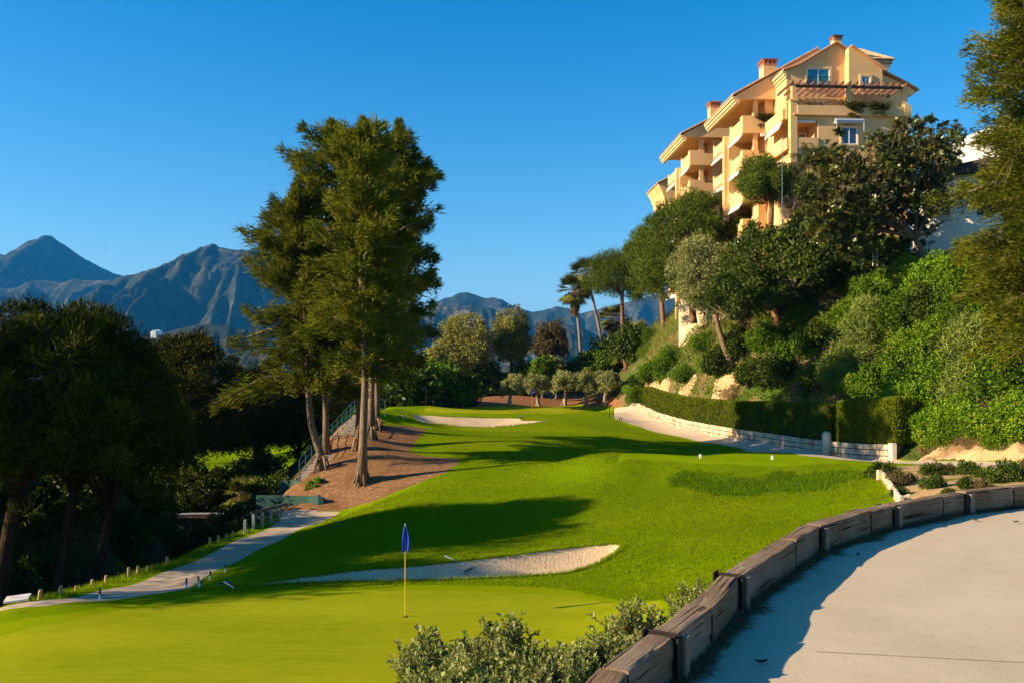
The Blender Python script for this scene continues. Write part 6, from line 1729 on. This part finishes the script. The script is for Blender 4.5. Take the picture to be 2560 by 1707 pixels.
for k, (x, y, lab) in enumerate([(1955, 625, 'dark spiky cycad clump left of the glossy leaved tree'), (2010, 640, 'dark spiky cycad clump under the glossy leaved tree'), (2065, 650, 'dark spiky cycad clump behind the braced post'), (1985, 590, 'dark spiky cycad clump below the small dark pine')]):
    d = 69.5 + k * .6; X = P(x, 0, d)[0]; frond_plant(lab, (X, d, min(Hz(X, d), P(0, y + 40, d)[2])), 46, 2.9, .12, 160 + k, leafL=.55, leafW=.07, up=(.7, 1.5), trunk=.4, name='cycad', mat='palm', cat='cycad')
def twig_bush(label, base, r, h, n, seed):
    random.seed(seed); mb = MB()
    for k in range(n):
        a = random.random() * 6.28; e = random.uniform(.35, 1.45); L = random.uniform(.6, 1) * max(r, h)
        d = Vector((math.cos(a) * math.cos(e) * r / max(r, h), math.sin(a) * math.cos(e) * r / max(r, h), math.sin(e) * h / max(r, h)))
        p = limb(mb, (random.uniform(-.3, .3), random.uniform(-.3, .3), -.2), d * L, .022, .008, .2, 5, 4)
        for j in range(5):
            q = p[random.randint(1, 4)]; limb(mb, q, q + Vector((random.gauss(0, .4), random.gauss(0, .4), random.gauss(.35, .3))), .010, .004, .2, 3, 3)
    t = thing('dry_twig_bush', label, 'bush', base); link_mesh('twigs', mb_mesh(mb), MATS.get('dry_twigs') or plain('dry_twigs', (.26, .19, .14), .9), t)
q = P(1975, 540, 68); twig_bush('bare grey twiggy bush below the small dark pine', (q[0], q[1], q[2]), 1.7, 2.6, 70, 171)

# --- right edge feathery tree
bx = (27.7, 43.0); zb = Hz(*bx); b = (bx[0], bx[1], zb)
tall('tall feathery tree filling the right picture edge', b, [b, (27.6, 43, zb + 4), (27.7, 43, 9), (27.6, 43, 14), (27.5, 43, 18.5), (27.3, 43, 22)], .34, 1.2, 240, prof(3.2, 4.3, 2.0), 181, side=left(.15), per=84, droop=.3, rise=.2, thick=1.35, L=.32, name='edge_feathery_tree')
tr, cr = round_tree(182, 8, 1.0, 2.2, 5.4, .1, 12, 90, .18, .12, .4); tree_object('ivy_tree', 'ivy clad stem with broad leaves inside the feathery tree at the right edge', 'tree', (26.2, 42.2, P(0, 330, 42)[2] - 5.6), tr, cr, BARK['grey'], FM['dark_leaf'])
frond_plant('yucca like fan of dead leaves hanging in the feathery tree at the right edge', (24.9, 41.5, P(0, 365, 41.5)[2]), 26, 1.3, .8, 183, leafL=.2, leafW=.05, up=(-.9, .6), name='dracaena', mat='palm', cat='plant')

# ================================================================ hillside
HP = REG['hillside']
def hill_dir(p):
    e = .5
    gx = (H(p[:, 0] + e, p[:, 1]) - H(p[:, 0] - e, p[:, 1])) / (2 * e); gy = (H(p[:, 0], p[:, 1] + e) - H(p[:, 0], p[:, 1] - e)) / (2 * e)
    return norm(np.column_stack([-gx, -gy, np.ones(len(p))]))
def cover(name, label, polypx, n, L, W, mat, lump=.5, lscale=.45, up=.35, seed=1, tri=False, droop=0, kind='stuff', thick=.5):
    """leaf carpet on the slope inside an outline: leaves follow lumps of different height"""
    poly = np.array([hit(x, y, H)[:2] for x, y in polypx])
    xy = scatter_in(poly, n); p = on_ground(xy); nr = hill_dir(xy)
    lv = np.array([noise.fractal(Vector((q[0] * lscale, q[1] * lscale, q[2] * lscale + seed * 9)), 1, 2, 3) for q in p])
    lv2 = np.array([noise.noise(Vector((q[0] * lscale * 2.2, q[1] * lscale * 2.2, q[2] * lscale * 2.2 + seed * 5))) for q in p])
    hgt = np.clip(.35 + lv * .9, 0, 1.3) * lump
    p = p + nr * (hgt * (1 - thick * RNG.random(n)))[:, None]
    ax = nr * .7 + np.array([0, 0, up - droop]) + rand_dir(n) * .8
    me = leaf_mesh(name, p, ax, nr + rand_dir(n) * .8, L * RNG.uniform(.6, 1.3, n), W * RNG.uniform(.7, 1.3, n), np.clip(.5 + lv2 * .35 + RNG.normal(0, .16, n), 0, 1), tri=tri)
    return tag(link_mesh(name, me, FM[mat]), label, 'ground cover', kind=kind)
cover('hillside_creeper', 'tangle of green creeper covering the whole right hillside', [(1640, 965), (1660, 860), (1760, 815), (1880, 800), (2000, 720), (2150, 660), (2300, 650), (2450, 650), (2700, 640), (2700, 1090), (2560, 1092), (2440, 1090), (2320, 1098), (2240, 1060), (2100, 1020), (1900, 1000), (1750, 1000)], 90000, .19, .11, 'bush', .8, .4, seed=3)
cover('hillside_grass', 'tall straw green grass on the brow of the hill below the pale base wall', [(1618, 900), (1612, 850), (1660, 800), (1720, 790), (1800, 785), (1860, 800), (1830, 850), (1760, 900), (1690, 915)], 26000, .8, .05, 'tall_grass', .25, .5, up=.8, seed=4, tri=True)
cover('bank_grass', 'dry grass tufts hanging over the dirt bank', [(2300, 1105), (2420, 1096), (2560, 1090), (2700, 1084), (2700, 1112), (2560, 1118), (2420, 1124), (2300, 1128)], 11000, .34, .028, 'dry', .3, .8, up=0, droop=.5, seed=5, tri=True)
# individual bushes on the slope
BSH = {
 'bush': [dome_bush(200 + k, 1.5, 1.7, 34, 210, .15, .085, .34) for k in range(3)],
 'lime': [dome_bush(210 + k, 1.5, 1.6, 38, 240, .12, .085, .3) for k in range(3)],
 'dark_leaf': [dome_bush(220 + k, 1.5, 1.8, 30, 190, .18, .09, .34) for k in range(2)],
 'bamboo': [dome_bush(230 + k, 1.4, 1.9, 34, 170, .34, .045, .36, out=.4, up=.4, droop=.25) for k in range(2)],
 'dry': [dome_bush(240, 1.4, 1.3, 24, 150, .14, .04, .36)],
}
HB_ = [(1596, 985, 'bush', .9, 'green bush at the very foot of the hill by the end of the hedge'), (1600, 945, 'dark_leaf', 1.0, 'dark bush on the left shoulder of the hill above the hedge end'), (1626, 835, 'bush', .9, 'green bush on the grassy brow beside the leaning aleppo pine'), (1580, 965, 'lime', .75, 'light shrub where the hill meets the far cart path'), (1830, 975, 'dry', .9, 'dry straw brush hanging on the eroded bank behind the hedge'), (2290, 900, 'dry', .9, 'brown dry brush among the bushes of the right slope'), (2475, 1010, 'dry', .8, 'dry brush over a bare patch low on the right slope'), (2385, 1098, 'bush', .75, 'small green bush hanging over the left part of the dirt bank'), (2505, 1096, 'lime', .7, 'small bright bush hanging over the right part of the dirt bank'), (2345, 1075, 'lime', 1.2, 'bright green bush at the foot of the slope beside the dark hedge end'), (2420, 1060, 'lime', 1.25, 'bright bush above the dirt bank, second from its left end'), (2480, 1065, 'bush', .9, 'small green bush over a bare patch of the dirt bank'), (2545, 1055, 'lime', 1.2, 'bright bush above the dirt bank at the right picture edge'),
 (2300, 990, 'lime', 1.5, 'large bright bush above the near hedge block'), (2370, 960, 'bush', 1.35, 'mid green bush in the middle of the lower slope'), (2440, 985, 'bamboo', 1.35, 'bush of long lance leaves low on the slope'), (2520, 960, 'bush', 1.5, 'mid green bush low at the right picture edge'),
 (2240, 940, 'bush', 1.5, 'green bush behind the gap in the hedges'), (2180, 960, 'lime', 1.3, 'bright bush directly behind the near hedge block'), (2120, 930, 'bamboo', 1.4, 'lance leaved bush behind the middle of the hedge'), (2050, 960, 'dark_leaf', 1.3, 'dark bush behind the hedge left of the gap'),
 (2450, 880, 'bamboo', 1.5, 'tall lance leaved bush in the centre of the right slope'), (2380, 870, 'dark_leaf', 1.2, 'dark bush in the shaded hollow of the slope'), (2310, 870, 'lime', 1.4, 'bright bush left of the shaded hollow'), (2530, 850, 'lime', 1.5, 'bright bush half way up at the right picture edge'),
 (2470, 790, 'lime', 1.4, 'bright yellowish bush high on the right slope'), (2400, 790, 'bush', 1.3, 'green bush high on the slope below the feathery tree'), (2320, 780, 'dark_leaf', 1.3, 'dark bush under the white villa'), (2250, 790, 'bush', 1.4, 'green bush on the upper slope below the trellis'),
 (2180, 830, 'bamboo', 1.5, 'grey green lance leaved bush in mid slope'), (2130, 790, 'lime', 1.35, 'lime green bush right of the dark hollow'), (2060, 830, 'dark_leaf', 1.35, 'dark bush in the middle of the slope'), (2000, 870, 'bush', 1.3, 'green bush left of the dark middle hollow'),
 (1950, 930, 'dark_leaf', 1.4, 'dark bush behind the shaded part of the hedge'), (1880, 930, 'dark_leaf', 1.2, 'dark bush on the eroded bank behind the hedge'), (1930, 840, 'bush', 1.4, 'green bush below the brown shrubs'), (1850, 860, 'dark_leaf', 1.25, 'dark bush below the hill olive tree'), (1800, 900, 'dark_leaf', 1.4, 'dark overhanging bush above the eroded bank'), (1760, 850, 'bush', 1.0, 'green bush on the grassy brow'),
 (1680, 890, 'bush', 1.2, 'rounded bush above the bare earth cliff'), (1640, 920, 'bush', 1.25, 'green bush at the left foot of the hill'), (1620, 870, 'lime', .9, 'light bush on the left edge of the hill'), (1720, 930, 'bush', .9, 'small bush between the two bare earth patches'),
 (2420, 700, 'bush', 1.5, 'green bush on the crest under the villa wall'), (2340, 690, 'lime', 1.4, 'bright climbing bush against the villa wall'), (2270, 690, 'lime', 1.3, 'bright bush left of the villa wall'), (2220, 640, 'bush', 1.4, 'leafy bush on the crest beside the trellis'), (2190, 720, 'bush', 1.4, 'green bush right of the braced post'), (2520, 740, 'dark_leaf', 1.5, 'dark bush high at the right picture edge'), (2560, 900, 'bamboo', 1.2, 'lance leaved bush half way up at the right picture edge'),
 (1960, 745, 'dry', 1.3, 'brown leaved shrub on the shoulder below the cycads'), (1910, 790, 'dry', 1.2, 'brown shrub right of the olive tree roots'), (2075, 745, 'dry', .9, 'dry straw coloured brush below the mesh fence'), (1995, 700, 'dry', 1.1, 'brown flowering shrub left of the braced post'), (2015, 790, 'lime', 1.1, 'yellow green bush below the dry brush')]
cnt = {}
for k, (x, y, mt, s, lab) in enumerate(HB_):
    b = hit(x, min(y + 18 * s, 1108), H); i = cnt.get(mt, 0); cnt[mt] = i + 1
    tr, cr = BSH[mt][i % len(BSH[mt])]
    tree_object('hillside_bush', lab, 'bush', (b[0], b[1], b[2] - .15), tr, cr, BARK['stem'], FM[mt], rz=k * 2.1, scale=s * .95, crown_name='foliage', group='bushes on the right hillside')
# bare earth faces
EARTH = surf_mat('bare_earth', (.36, .24, .115), (.54, .39, .21), scales=((.5, 5), (3, 6)), bump=1, bscale=1.6, bdist=.25, rough=.95, cc=(.26, .16, .07), cscale=.6, clo=.52, chi=.65, stretch=(1, 1, .45))
def earth_face(name, label, polypx, push=.5, rough=.35, res=.22):
    """a lumpy outcrop of bare soil standing a little proud of the slope"""
    poly = np.array([hit(x, y, H)[:2] for x, y in polypx]); lo, hi = poly.min(0), poly.max(0)
    gx, gy = np.meshgrid(np.arange(lo[0] - res, hi[0] + res, res), np.arange(lo[1] - res, hi[1] + res, res * .6))
    x, y = gx.ravel(), gy.ravel(); z = H(x, y); ins = inside(poly, x, y); dd = pdist(poly, x, y)
    hgt = np.where(ins, np.minimum(dd / .6, 1), -np.minimum(dd, .5)) * push
    nz = np.array([noise.fractal(Vector((a * .9, b * .9, c * .35)), 1, 2, 5) for a, b, c in zip(x, y, z)])
    z = z + hgt * .6 + nz * rough * np.clip(hgt / push + .3, 0, 1) + np.where(ins, 0.06, 0); 
    nx = gx.shape[1]; ny = gx.shape[0]
    keep = hgt > -.3 * push
    fcs = [(j * nx + i, j * nx + i + 1, (j + 1) * nx + i + 1, (j + 1) * nx + i) for j in range(ny - 1) for i in range(nx - 1) if keep[j * nx + i] and keep[j * nx + i + 1] and keep[(j + 1) * nx + i] and keep[(j + 1) * nx + i + 1]]
    me = bpy.data.meshes.new(name); me.from_pydata(np.column_stack([x, y, z]).tolist(), [], fcs)
    me.polygons.foreach_set('use_smooth', np.ones(len(fcs), dtype=bool)); me.update()
    o = link_mesh(name, me, EARTH); return tag(o, kind='structure')
earth_face('dirt_bank', '', [(2292, 1152), (2300, 1122), (2350, 1108), (2420, 1114), (2480, 1100), (2560, 1108), (2720, 1098), (2720, 1150), (2560, 1148), (2440, 1150)], .35, .55)
earth_face('earth_cliff', '', [(1620, 985), (1626, 955), (1640, 938), (1655, 940), (1672, 960), (1668, 990)], .5, .25)
earth_face('earth_cliff', '', [(1692, 992), (1700, 955), (1722, 935), (1738, 945), (1725, 975), (1712, 995)], .5, .3)
earth_face('earth_cliff', '', [(1780, 1000), (1790, 950), (1830, 935), (1850, 960), (1835, 1000)], .4, .35)

# flower bed shrubs
FB = [(2205, 1187, .62, 'dark round shrub at the left corner of the flower bed', 'dark_leaf'), (2243, 1205, .5, 'reddish shrub second from the left in the flower bed', 'red_leaf'), (2330, 1180, .5, 'green shrub with orange flowers in the back row of the bed', 'dark_leaf'), (2333, 1212, .48, 'green shrub below the orange flowered shrub', 'bush'), (2370, 1174, .36, 'small reddish shrub right of the orange flowered shrub', 'red_leaf'), (2424, 1178, .52, 'round dark green shrub in the middle of the bed', 'dark_leaf'), (2420, 1214, .38, 'dark green shrub in the front middle of the bed', 'dark_leaf'), (2456, 1214, .3, 'small shrub in the front row right of the middle', 'bush'), (2462, 1186, .32, 'red tipped small shrub right of the round shrub', 'red_leaf'), (2515, 1198, .68, 'biggest dark shrub at the right of the flower bed', 'dark_leaf'), (2556, 1180, .55, 'dark shrub of the bed cut by the right picture edge', 'dark_leaf'), (2375, 1233, .28, 'low small shrub just behind the timber wall', 'bush'), (2250, 1232, .34, 'low green shrub by the plank edging', 'bush'), (2278, 1196, .3, 'small tuft of green between bed shrubs on the left', 'bush')]
fbm = [dome_bush(250 + k, 1.0, 1.15, 22, 110, .13, .075, .36) for k in range(3)]
for k, (x, y, s, lab, mt) in enumerate(FB):
    b = hit(x, y + 6, H); tr, cr = fbm[k % 3]
    tree_object('bed_shrub', lab, 'shrub', (b[0], b[1], b[2] - .04), tr, cr, BARK['stem'], FM[mt], rz=k * 1.3, scale=s, crown_name='foliage', group='shrubs of the flower bed')
# planting on the terrace
def trailing(label, px, py, w_, h_, n, seed, mat='pine'):
    s_, z_ = fr(px, py, -.3); random.seed(seed); parts = []
    for k in range(n):
        x = random.uniform(-w_, w_) * .5; t0 = .5 + random.uniform(-.2, .2)
        parts.append(ball((x, random.uniform(-.1, .15), random.uniform(-.1, .25)), .22, 46, .13, .06, out=.5, droop=.3, tint0=t0))
        if random.random() < .6: parts.append(ball((x * .8, -.12, -random.random() * h_), .14, 34, .14, .04, out=.2, droop=.9, tint0=t0))
    me = gather('foliage', parts); o = link_mesh('trailing_plant', me, FM[mat]); o.location = BM(s_, -.3, z_); o.rotation_euler = (0, 0, BA); tag(o, label, 'plant', 'plants hanging over the terrace parapets')
trailing('dark trailing plant at the middle of the pergola parapet', 2139, 264, 1.6, 1.0, 30, 261)
trailing('dark trailing plant right of the middle on the pergola parapet', 2198, 266, 1.7, .7, 26, 262)
s_, z_ = fr(1914, 300, 5.4)
o = bpy.data.objects['trailing_plant'].copy(); C.objects.link(o); o.location = BM(s_, 5.4, z_ + .25); tag(o, 'dark trailing plant on the balcony of the second block', 'plant', 'plants hanging over the terrace parapets')
parts = [ball((random.uniform(-2.2, 2.2), 0, .1), .2, 40, .16, .03, out=.4, up=.6) for _ in range(26)]
o = link_mesh('planter_grass', gather('foliage', parts), FM['dry']); s_, z_ = fr(2060, 263, .1); o.location = BM(s_, .1, z_); o.rotation_euler = (0, 0, BA); tag(o, 'dry grassy planting along the left of the pergola parapet', 'plant')

# ================================================================ foreground saltbush
def saltbush(seed, stems, hmin, hmax, rx, ry, leafL=.056, leafW=.023):
    random.seed(seed); mb = MB(); parts = []
    for k in range(stems):
        a = random.random() * 6.283; q = math.sqrt(random.random())
        p0 = Vector((math.cos(a) * q * rx * .8, math.sin(a) * q * ry * .8, -.25))
        h = random.uniform(hmin, hmax) * (1 - .35 * q * q)
        tip = Vector((p0.x * 1.25 + random.gauss(0, .06), p0.y * 1.25 + random.gauss(0, .06), h))
        pts = limb(mb, p0, tip, .006, .0022, .1, 7, 4, 0)
        t0 = .5 + random.uniform(-.25, .25)
        segs = [(pts[i], pts[i + 1]) for i in range(1, 6)]
        sub = []
        for i in range(random.randint(4, 7)):
            s0_ = pts[random.randint(2, 5)]; e = s0_ + Vector((random.gauss(0, .07), random.gauss(0, .07), random.uniform(.06, .17)))
            mb.tube([s0_, e], [.003, .0015], 3); sub.append((s0_, e))
        for (u, v) in segs + sub:
            L = (v - u).length; m = max(4, int(L / .0105)); d = (v - u).normalized()
            t = RNG.random(m); base = np.array(u) + np.array(v - u) * t[:, None]
            an = np.arange(m) * 2.4 + random.random() * 6; t1 = np.array(d.orthogonal().normalized()); t2 = np.cross(np.array(d), t1)
            rad = np.cos(an)[:, None] * t1 + np.sin(an)[:, None] * t2
            ax = rad * .75 + np.array(d) * RNG.uniform(.45, 1.2, m)[:, None]
            parts.append((base, ax, np.array(d) - rad * .5 + RNG.normal(0, .25, (m, 3)), leafL * RNG.uniform(.6, 1.25, m), leafW * RNG.uniform(.75, 1.25, m), np.clip(t0 + RNG.normal(0, .22, m), 0, 1)))
    return mb_mesh(mb), gather('leaves', parts, fold=.3, mid=.58)
SB = [(1100, 1650, 7.4, 'grey green saltbush at the bottom of the picture, leftmost of the clump', 64, .22, .58, .36, .4, 1), (1255, 1630, 7.2, 'grey green saltbush with the tallest upright sprig, left of the timber wall', 60, .25, .66, .30, .35, 2), (1340, 1680, 6.9, 'grey green saltbush low in the middle of the clump', 64, .18, .44, .40, .4, 3), (1450, 1665, 7.0, 'grey green saltbush close against the nearest sleeper', 60, .18, .44, .34, .36, 4), (1585, 1570, 7.9, 'round grey green saltbush beside the first rusty post', 62, .22, .56, .26, .3, 5), (1530, 1650, 7.0, 'grey green saltbush between the round bush and the sleeper', 54, .15, .38, .28, .3, 8), (1752, 1510, 8.8, 'grey green saltbush standing alone behind the second sleeper', 44, .2, .56, .27, .3, 6), (1868, 1432, 9.8, 'small grey green sprig poking above the sleeper top', 16, .15, .42, .12, .14, 7), (1180, 1700, 6.6, 'grey green saltbush at the very bottom edge', 70, .2, .42, .45, .4, 9), (1380, 1725, 6.2, 'grey green saltbush in front at the bottom edge near the sleeper', 60, .2, .4, .4, .35, 10)]
for (x, y, d, lab, ns_, h0_, h1_, rx, ry, sd) in SB:
    top = P(x, y, d); h = (h0_ + h1_) / 2
    tr, cr = saltbush(300 + sd, ns_, h0_, h1_, rx, ry)
    zc = top[2] - h * .75
    tree_object('saltbush', lab, 'bush', (top[0], top[1], zc), tr, cr, BARK['stem'], FM['salt'], crown_name='foliage', group='saltbushes below the timber wall')

# ================================================================ grass, litter, weeds
def strip_pts(a, b, n, w):
    a, b = np.array(a), np.array(b); t = RNG.random(n)[:, None]; return a + (b - a) * t + RNG.normal(0, w, (n, 2))
# verge along the footpath
VP = np.array(hits([(60, 1506), (152, 1496), (265, 1468), (345, 1445), (418, 1421), (489, 1391), (546, 1365), (590, 1343), (690, 1305), (680, 1296), (575, 1338), (540, 1352), (480, 1378), (410, 1405), (340, 1428), (260, 1452), (150, 1484), (60, 1500)]))
xy = scatter_in(VP, 5200); me = tuft_mesh('verge_grass', on_ground(xy, -.01), .17, .02, 5, .04, .4, .55); tag(link_mesh('verge_grass', me, FM['grass']), 'strip of rough grass along the footpath verge', 'grass', kind='stuff')
b = hit(345, 1420, H); tr, cr = dome_bush(320, .55, .55, 16, 70, .11, .07); tree_object('leafy_weed', 'leafy weed on the ravine edge behind the verge stakes', 'weed', b, tr, cr, BARK['stem'], FM['bush'], crown_name='foliage')
# rough grass: grain over the lawn and long tussocks on the tee bank
lawn_poly = np.array(hits([(-60, 1640), (300, 1520), (600, 1470), (640, 1420), (760, 1330), (890, 1275), (1030, 1220), (1150, 1160), (1100, 1100), (1060, 1040), (1500, 1040), (1700, 1095), (2100, 1150), (2190, 1190), (2235, 1265), (2000, 1345), (1850, 1430), (1700, 1500)]))
xy = scatter_in(lawn_poly, 260000)
bad = np.zeros(len(xy), bool)
for k_ in ('sand_bunker', 'far_sand_bunker', 'putting_green', 'fringe_lawn', 'far_putting_green', 'mulch_bed', 'cart_path', 'tee_lawn', 'left_path', 'flower_bed'):
    bad |= inside(REG[k_], xy[:, 0], xy[:, 1])
keep = ~bad & (RNG.random(len(xy)) < np.clip((34 / np.maximum(xy[:, 1], 10)) ** 2, .1, 1))
xy = xy[keep]
me = tuft_mesh('lawn_blades', on_ground(xy, -.01), .075, .018, 3, .06, .75, .42); tag(link_mesh('lawn_blades', me, FM['grass']), 'short mown grass blades of the rough lawn', 'grass', kind='stuff')
tb = np.array(hits([(1640, 1180), (1720, 1174), (1830, 1173), (2000, 1175), (2150, 1170), (2185, 1185), (2150, 1215), (2000, 1232), (1800, 1240), (1680, 1225), (1620, 1205)]))
xy = scatter_in(tb, 11000)
ed = np.clip(pdist(tb, xy[:, 0], xy[:, 1]) / 1.6, 0, 1)
xy = xy[[noise.fractal(Vector((float(a) * .55, float(b_) * .55, 3)), 1, 2, 3) * .9 + float(e_) - .55 > random.random() * .9 - .45 for (a, b_), e_ in zip(xy, ed)]]
me = tuft_mesh('bank_tussocks', on_ground(xy, -.01), .17, .026, 6, .12, 1.1, .45); tag(link_mesh('bank_tussocks', me, FM['tussock']), 'long unmown grass tussocks on the face of the tee bank', 'grass', kind='stuff')
# bunker lips
def lip(poly, sel, n, h, name, label):
    pts = []
    L = len(poly)
    for i in range(L):
        a, b_ = poly[i - 1], poly[i]
        if not sel((a + b_) / 2): continue
        m = max(1, int(np.hypot(*(b_ - a)) * n)); t = RNG.random(m)[:, None]
        q = a + (b_ - a) * t; nrm_ = np.array([b_[1] - a[1], a[0] - b_[0]]); nrm_ = nrm_ / np.hypot(*nrm_)
        if inside(poly, *(((a + b_) / 2 + nrm_ * .05).reshape(2, 1)))[0]: nrm_ = -nrm_
        pts.append(q + nrm_ * RNG.uniform(-.02, .12, m)[:, None])
    xy = np.concatenate(pts); me = tuft_mesh(name, on_ground(xy, -.005), h, .018, 3, .02, .55, .4); tag(link_mesh(name, me, FM['grass']), label, 'grass', kind='stuff')
lip(REG['sand_bunker'], lambda c: True, 110, .13, 'bunker_lip_grass', 'fringe of grass round the lip of the near bunker')
lip(REG['far_sand_bunker'], lambda c: True, 30, .16, 'bunker_lip_grass', 'fringe of grass round the lip of the far bunker')
# litter and weeds at the foot of the timber wall
pts = []; tp = []
for i in range(1, len(WB) - 2):
    a, b_ = np.array(WB[i]), np.array(WB[i + 1]); L = np.hypot(*(b_ - a)); d = (b_ - a) / L; nr = np.array([d[1], -d[0]])
    m = int(L * 1500); t = RNG.random(m) * L
    wob = .015 + .30 * np.clip(np.array([noise.noise(Vector((i * 3.1 + float(x) * 2.0, 1, 0))) for x in t]) + .08, 0, 1)
    pts.append(a + d * t[:, None] + nr * (wob * RNG.random(m) ** 1.4)[:, None] + nr * .01)
    for c_ in np.arange(.1, L, .55):
        if RNG.random() < .38: tp.append(np.tile(a + d * c_ + nr * .03, (12, 1)) + RNG.normal(0, .05, (12, 2)))
xy = np.concatenate(pts); n = len(xy)
p = np.column_stack([xy, np.full(n, -1.597) + RNG.random(n) ** 2 * .035])
me = leaf_mesh('pine_needle_litter', p, rand_dir(n) * np.array([1, 1, .18]), np.array([0, 0, 1]) + RNG.normal(0, .3, (n, 3)), RNG.uniform(.04, .13, n), np.full(n, .0045), RNG.random(n), fold=0)
tag(link_mesh('pine_needle_litter', me, FM['needle_litter']), 'dry pine needle litter along the foot of the timber wall', 'litter', kind='stuff')
xy = np.concatenate(tp); xy = xy[np.array([True] * len(xy))]
me = tuft_mesh('wall_weeds', np.column_stack([xy, np.full(len(xy), -1.6)]), .085, .006, 3, .02, .5, .1); tag(link_mesh('wall_weeds', me, FM['grass']), 'grass weeds growing along the foot of the timber wall', 'weeds', kind='stuff')
# fallen leaves on the path
LEAFM = plain('fallen_leaf_brown', (.07, .05, .03), .9)
for k, (x, y, lab) in enumerate([(1903, 1660, 'curled dark leaf on the shaded path near the picture bottom'), (2145, 1390, 'dark leaf on the path beside the third sleeper'), (2436, 1302, 'dark leaf on the path near the right end of the wall'), (2540, 1307, 'dark leaf on the sunlit path at the right edge'), (2025, 1421, 'dark leaf on the path by the second rusty post')]):
    q = onpath(x, y); bm = bmesh.new()
    g = [[bm.verts.new((u * .045, v * .02 * (1 - abs(u) ** 2), .006 + .012 * v * v + .01 * u * u)) for v in (-1, -.5, 0, .5, 1)] for u in (-1, -.6, -.2, .2, .6, 1)]
    for i in range(5):
        for j in range(4): bm.faces.new((g[i][j], g[i + 1][j], g[i + 1][j + 1], g[i][j + 1]))
    me = bpy.data.meshes.new('fallen_leaf'); bm.to_mesh(me); bm.free(); o = link_mesh('fallen_leaf', me, LEAFM); o.location = (q[0], q[1], -1.596); o.rotation_euler = (0, 0, k * 1.1); o.scale = (.75, .75, 1.0)
    tag(o, lab, 'leaf', 'fallen leaves on the concrete path')
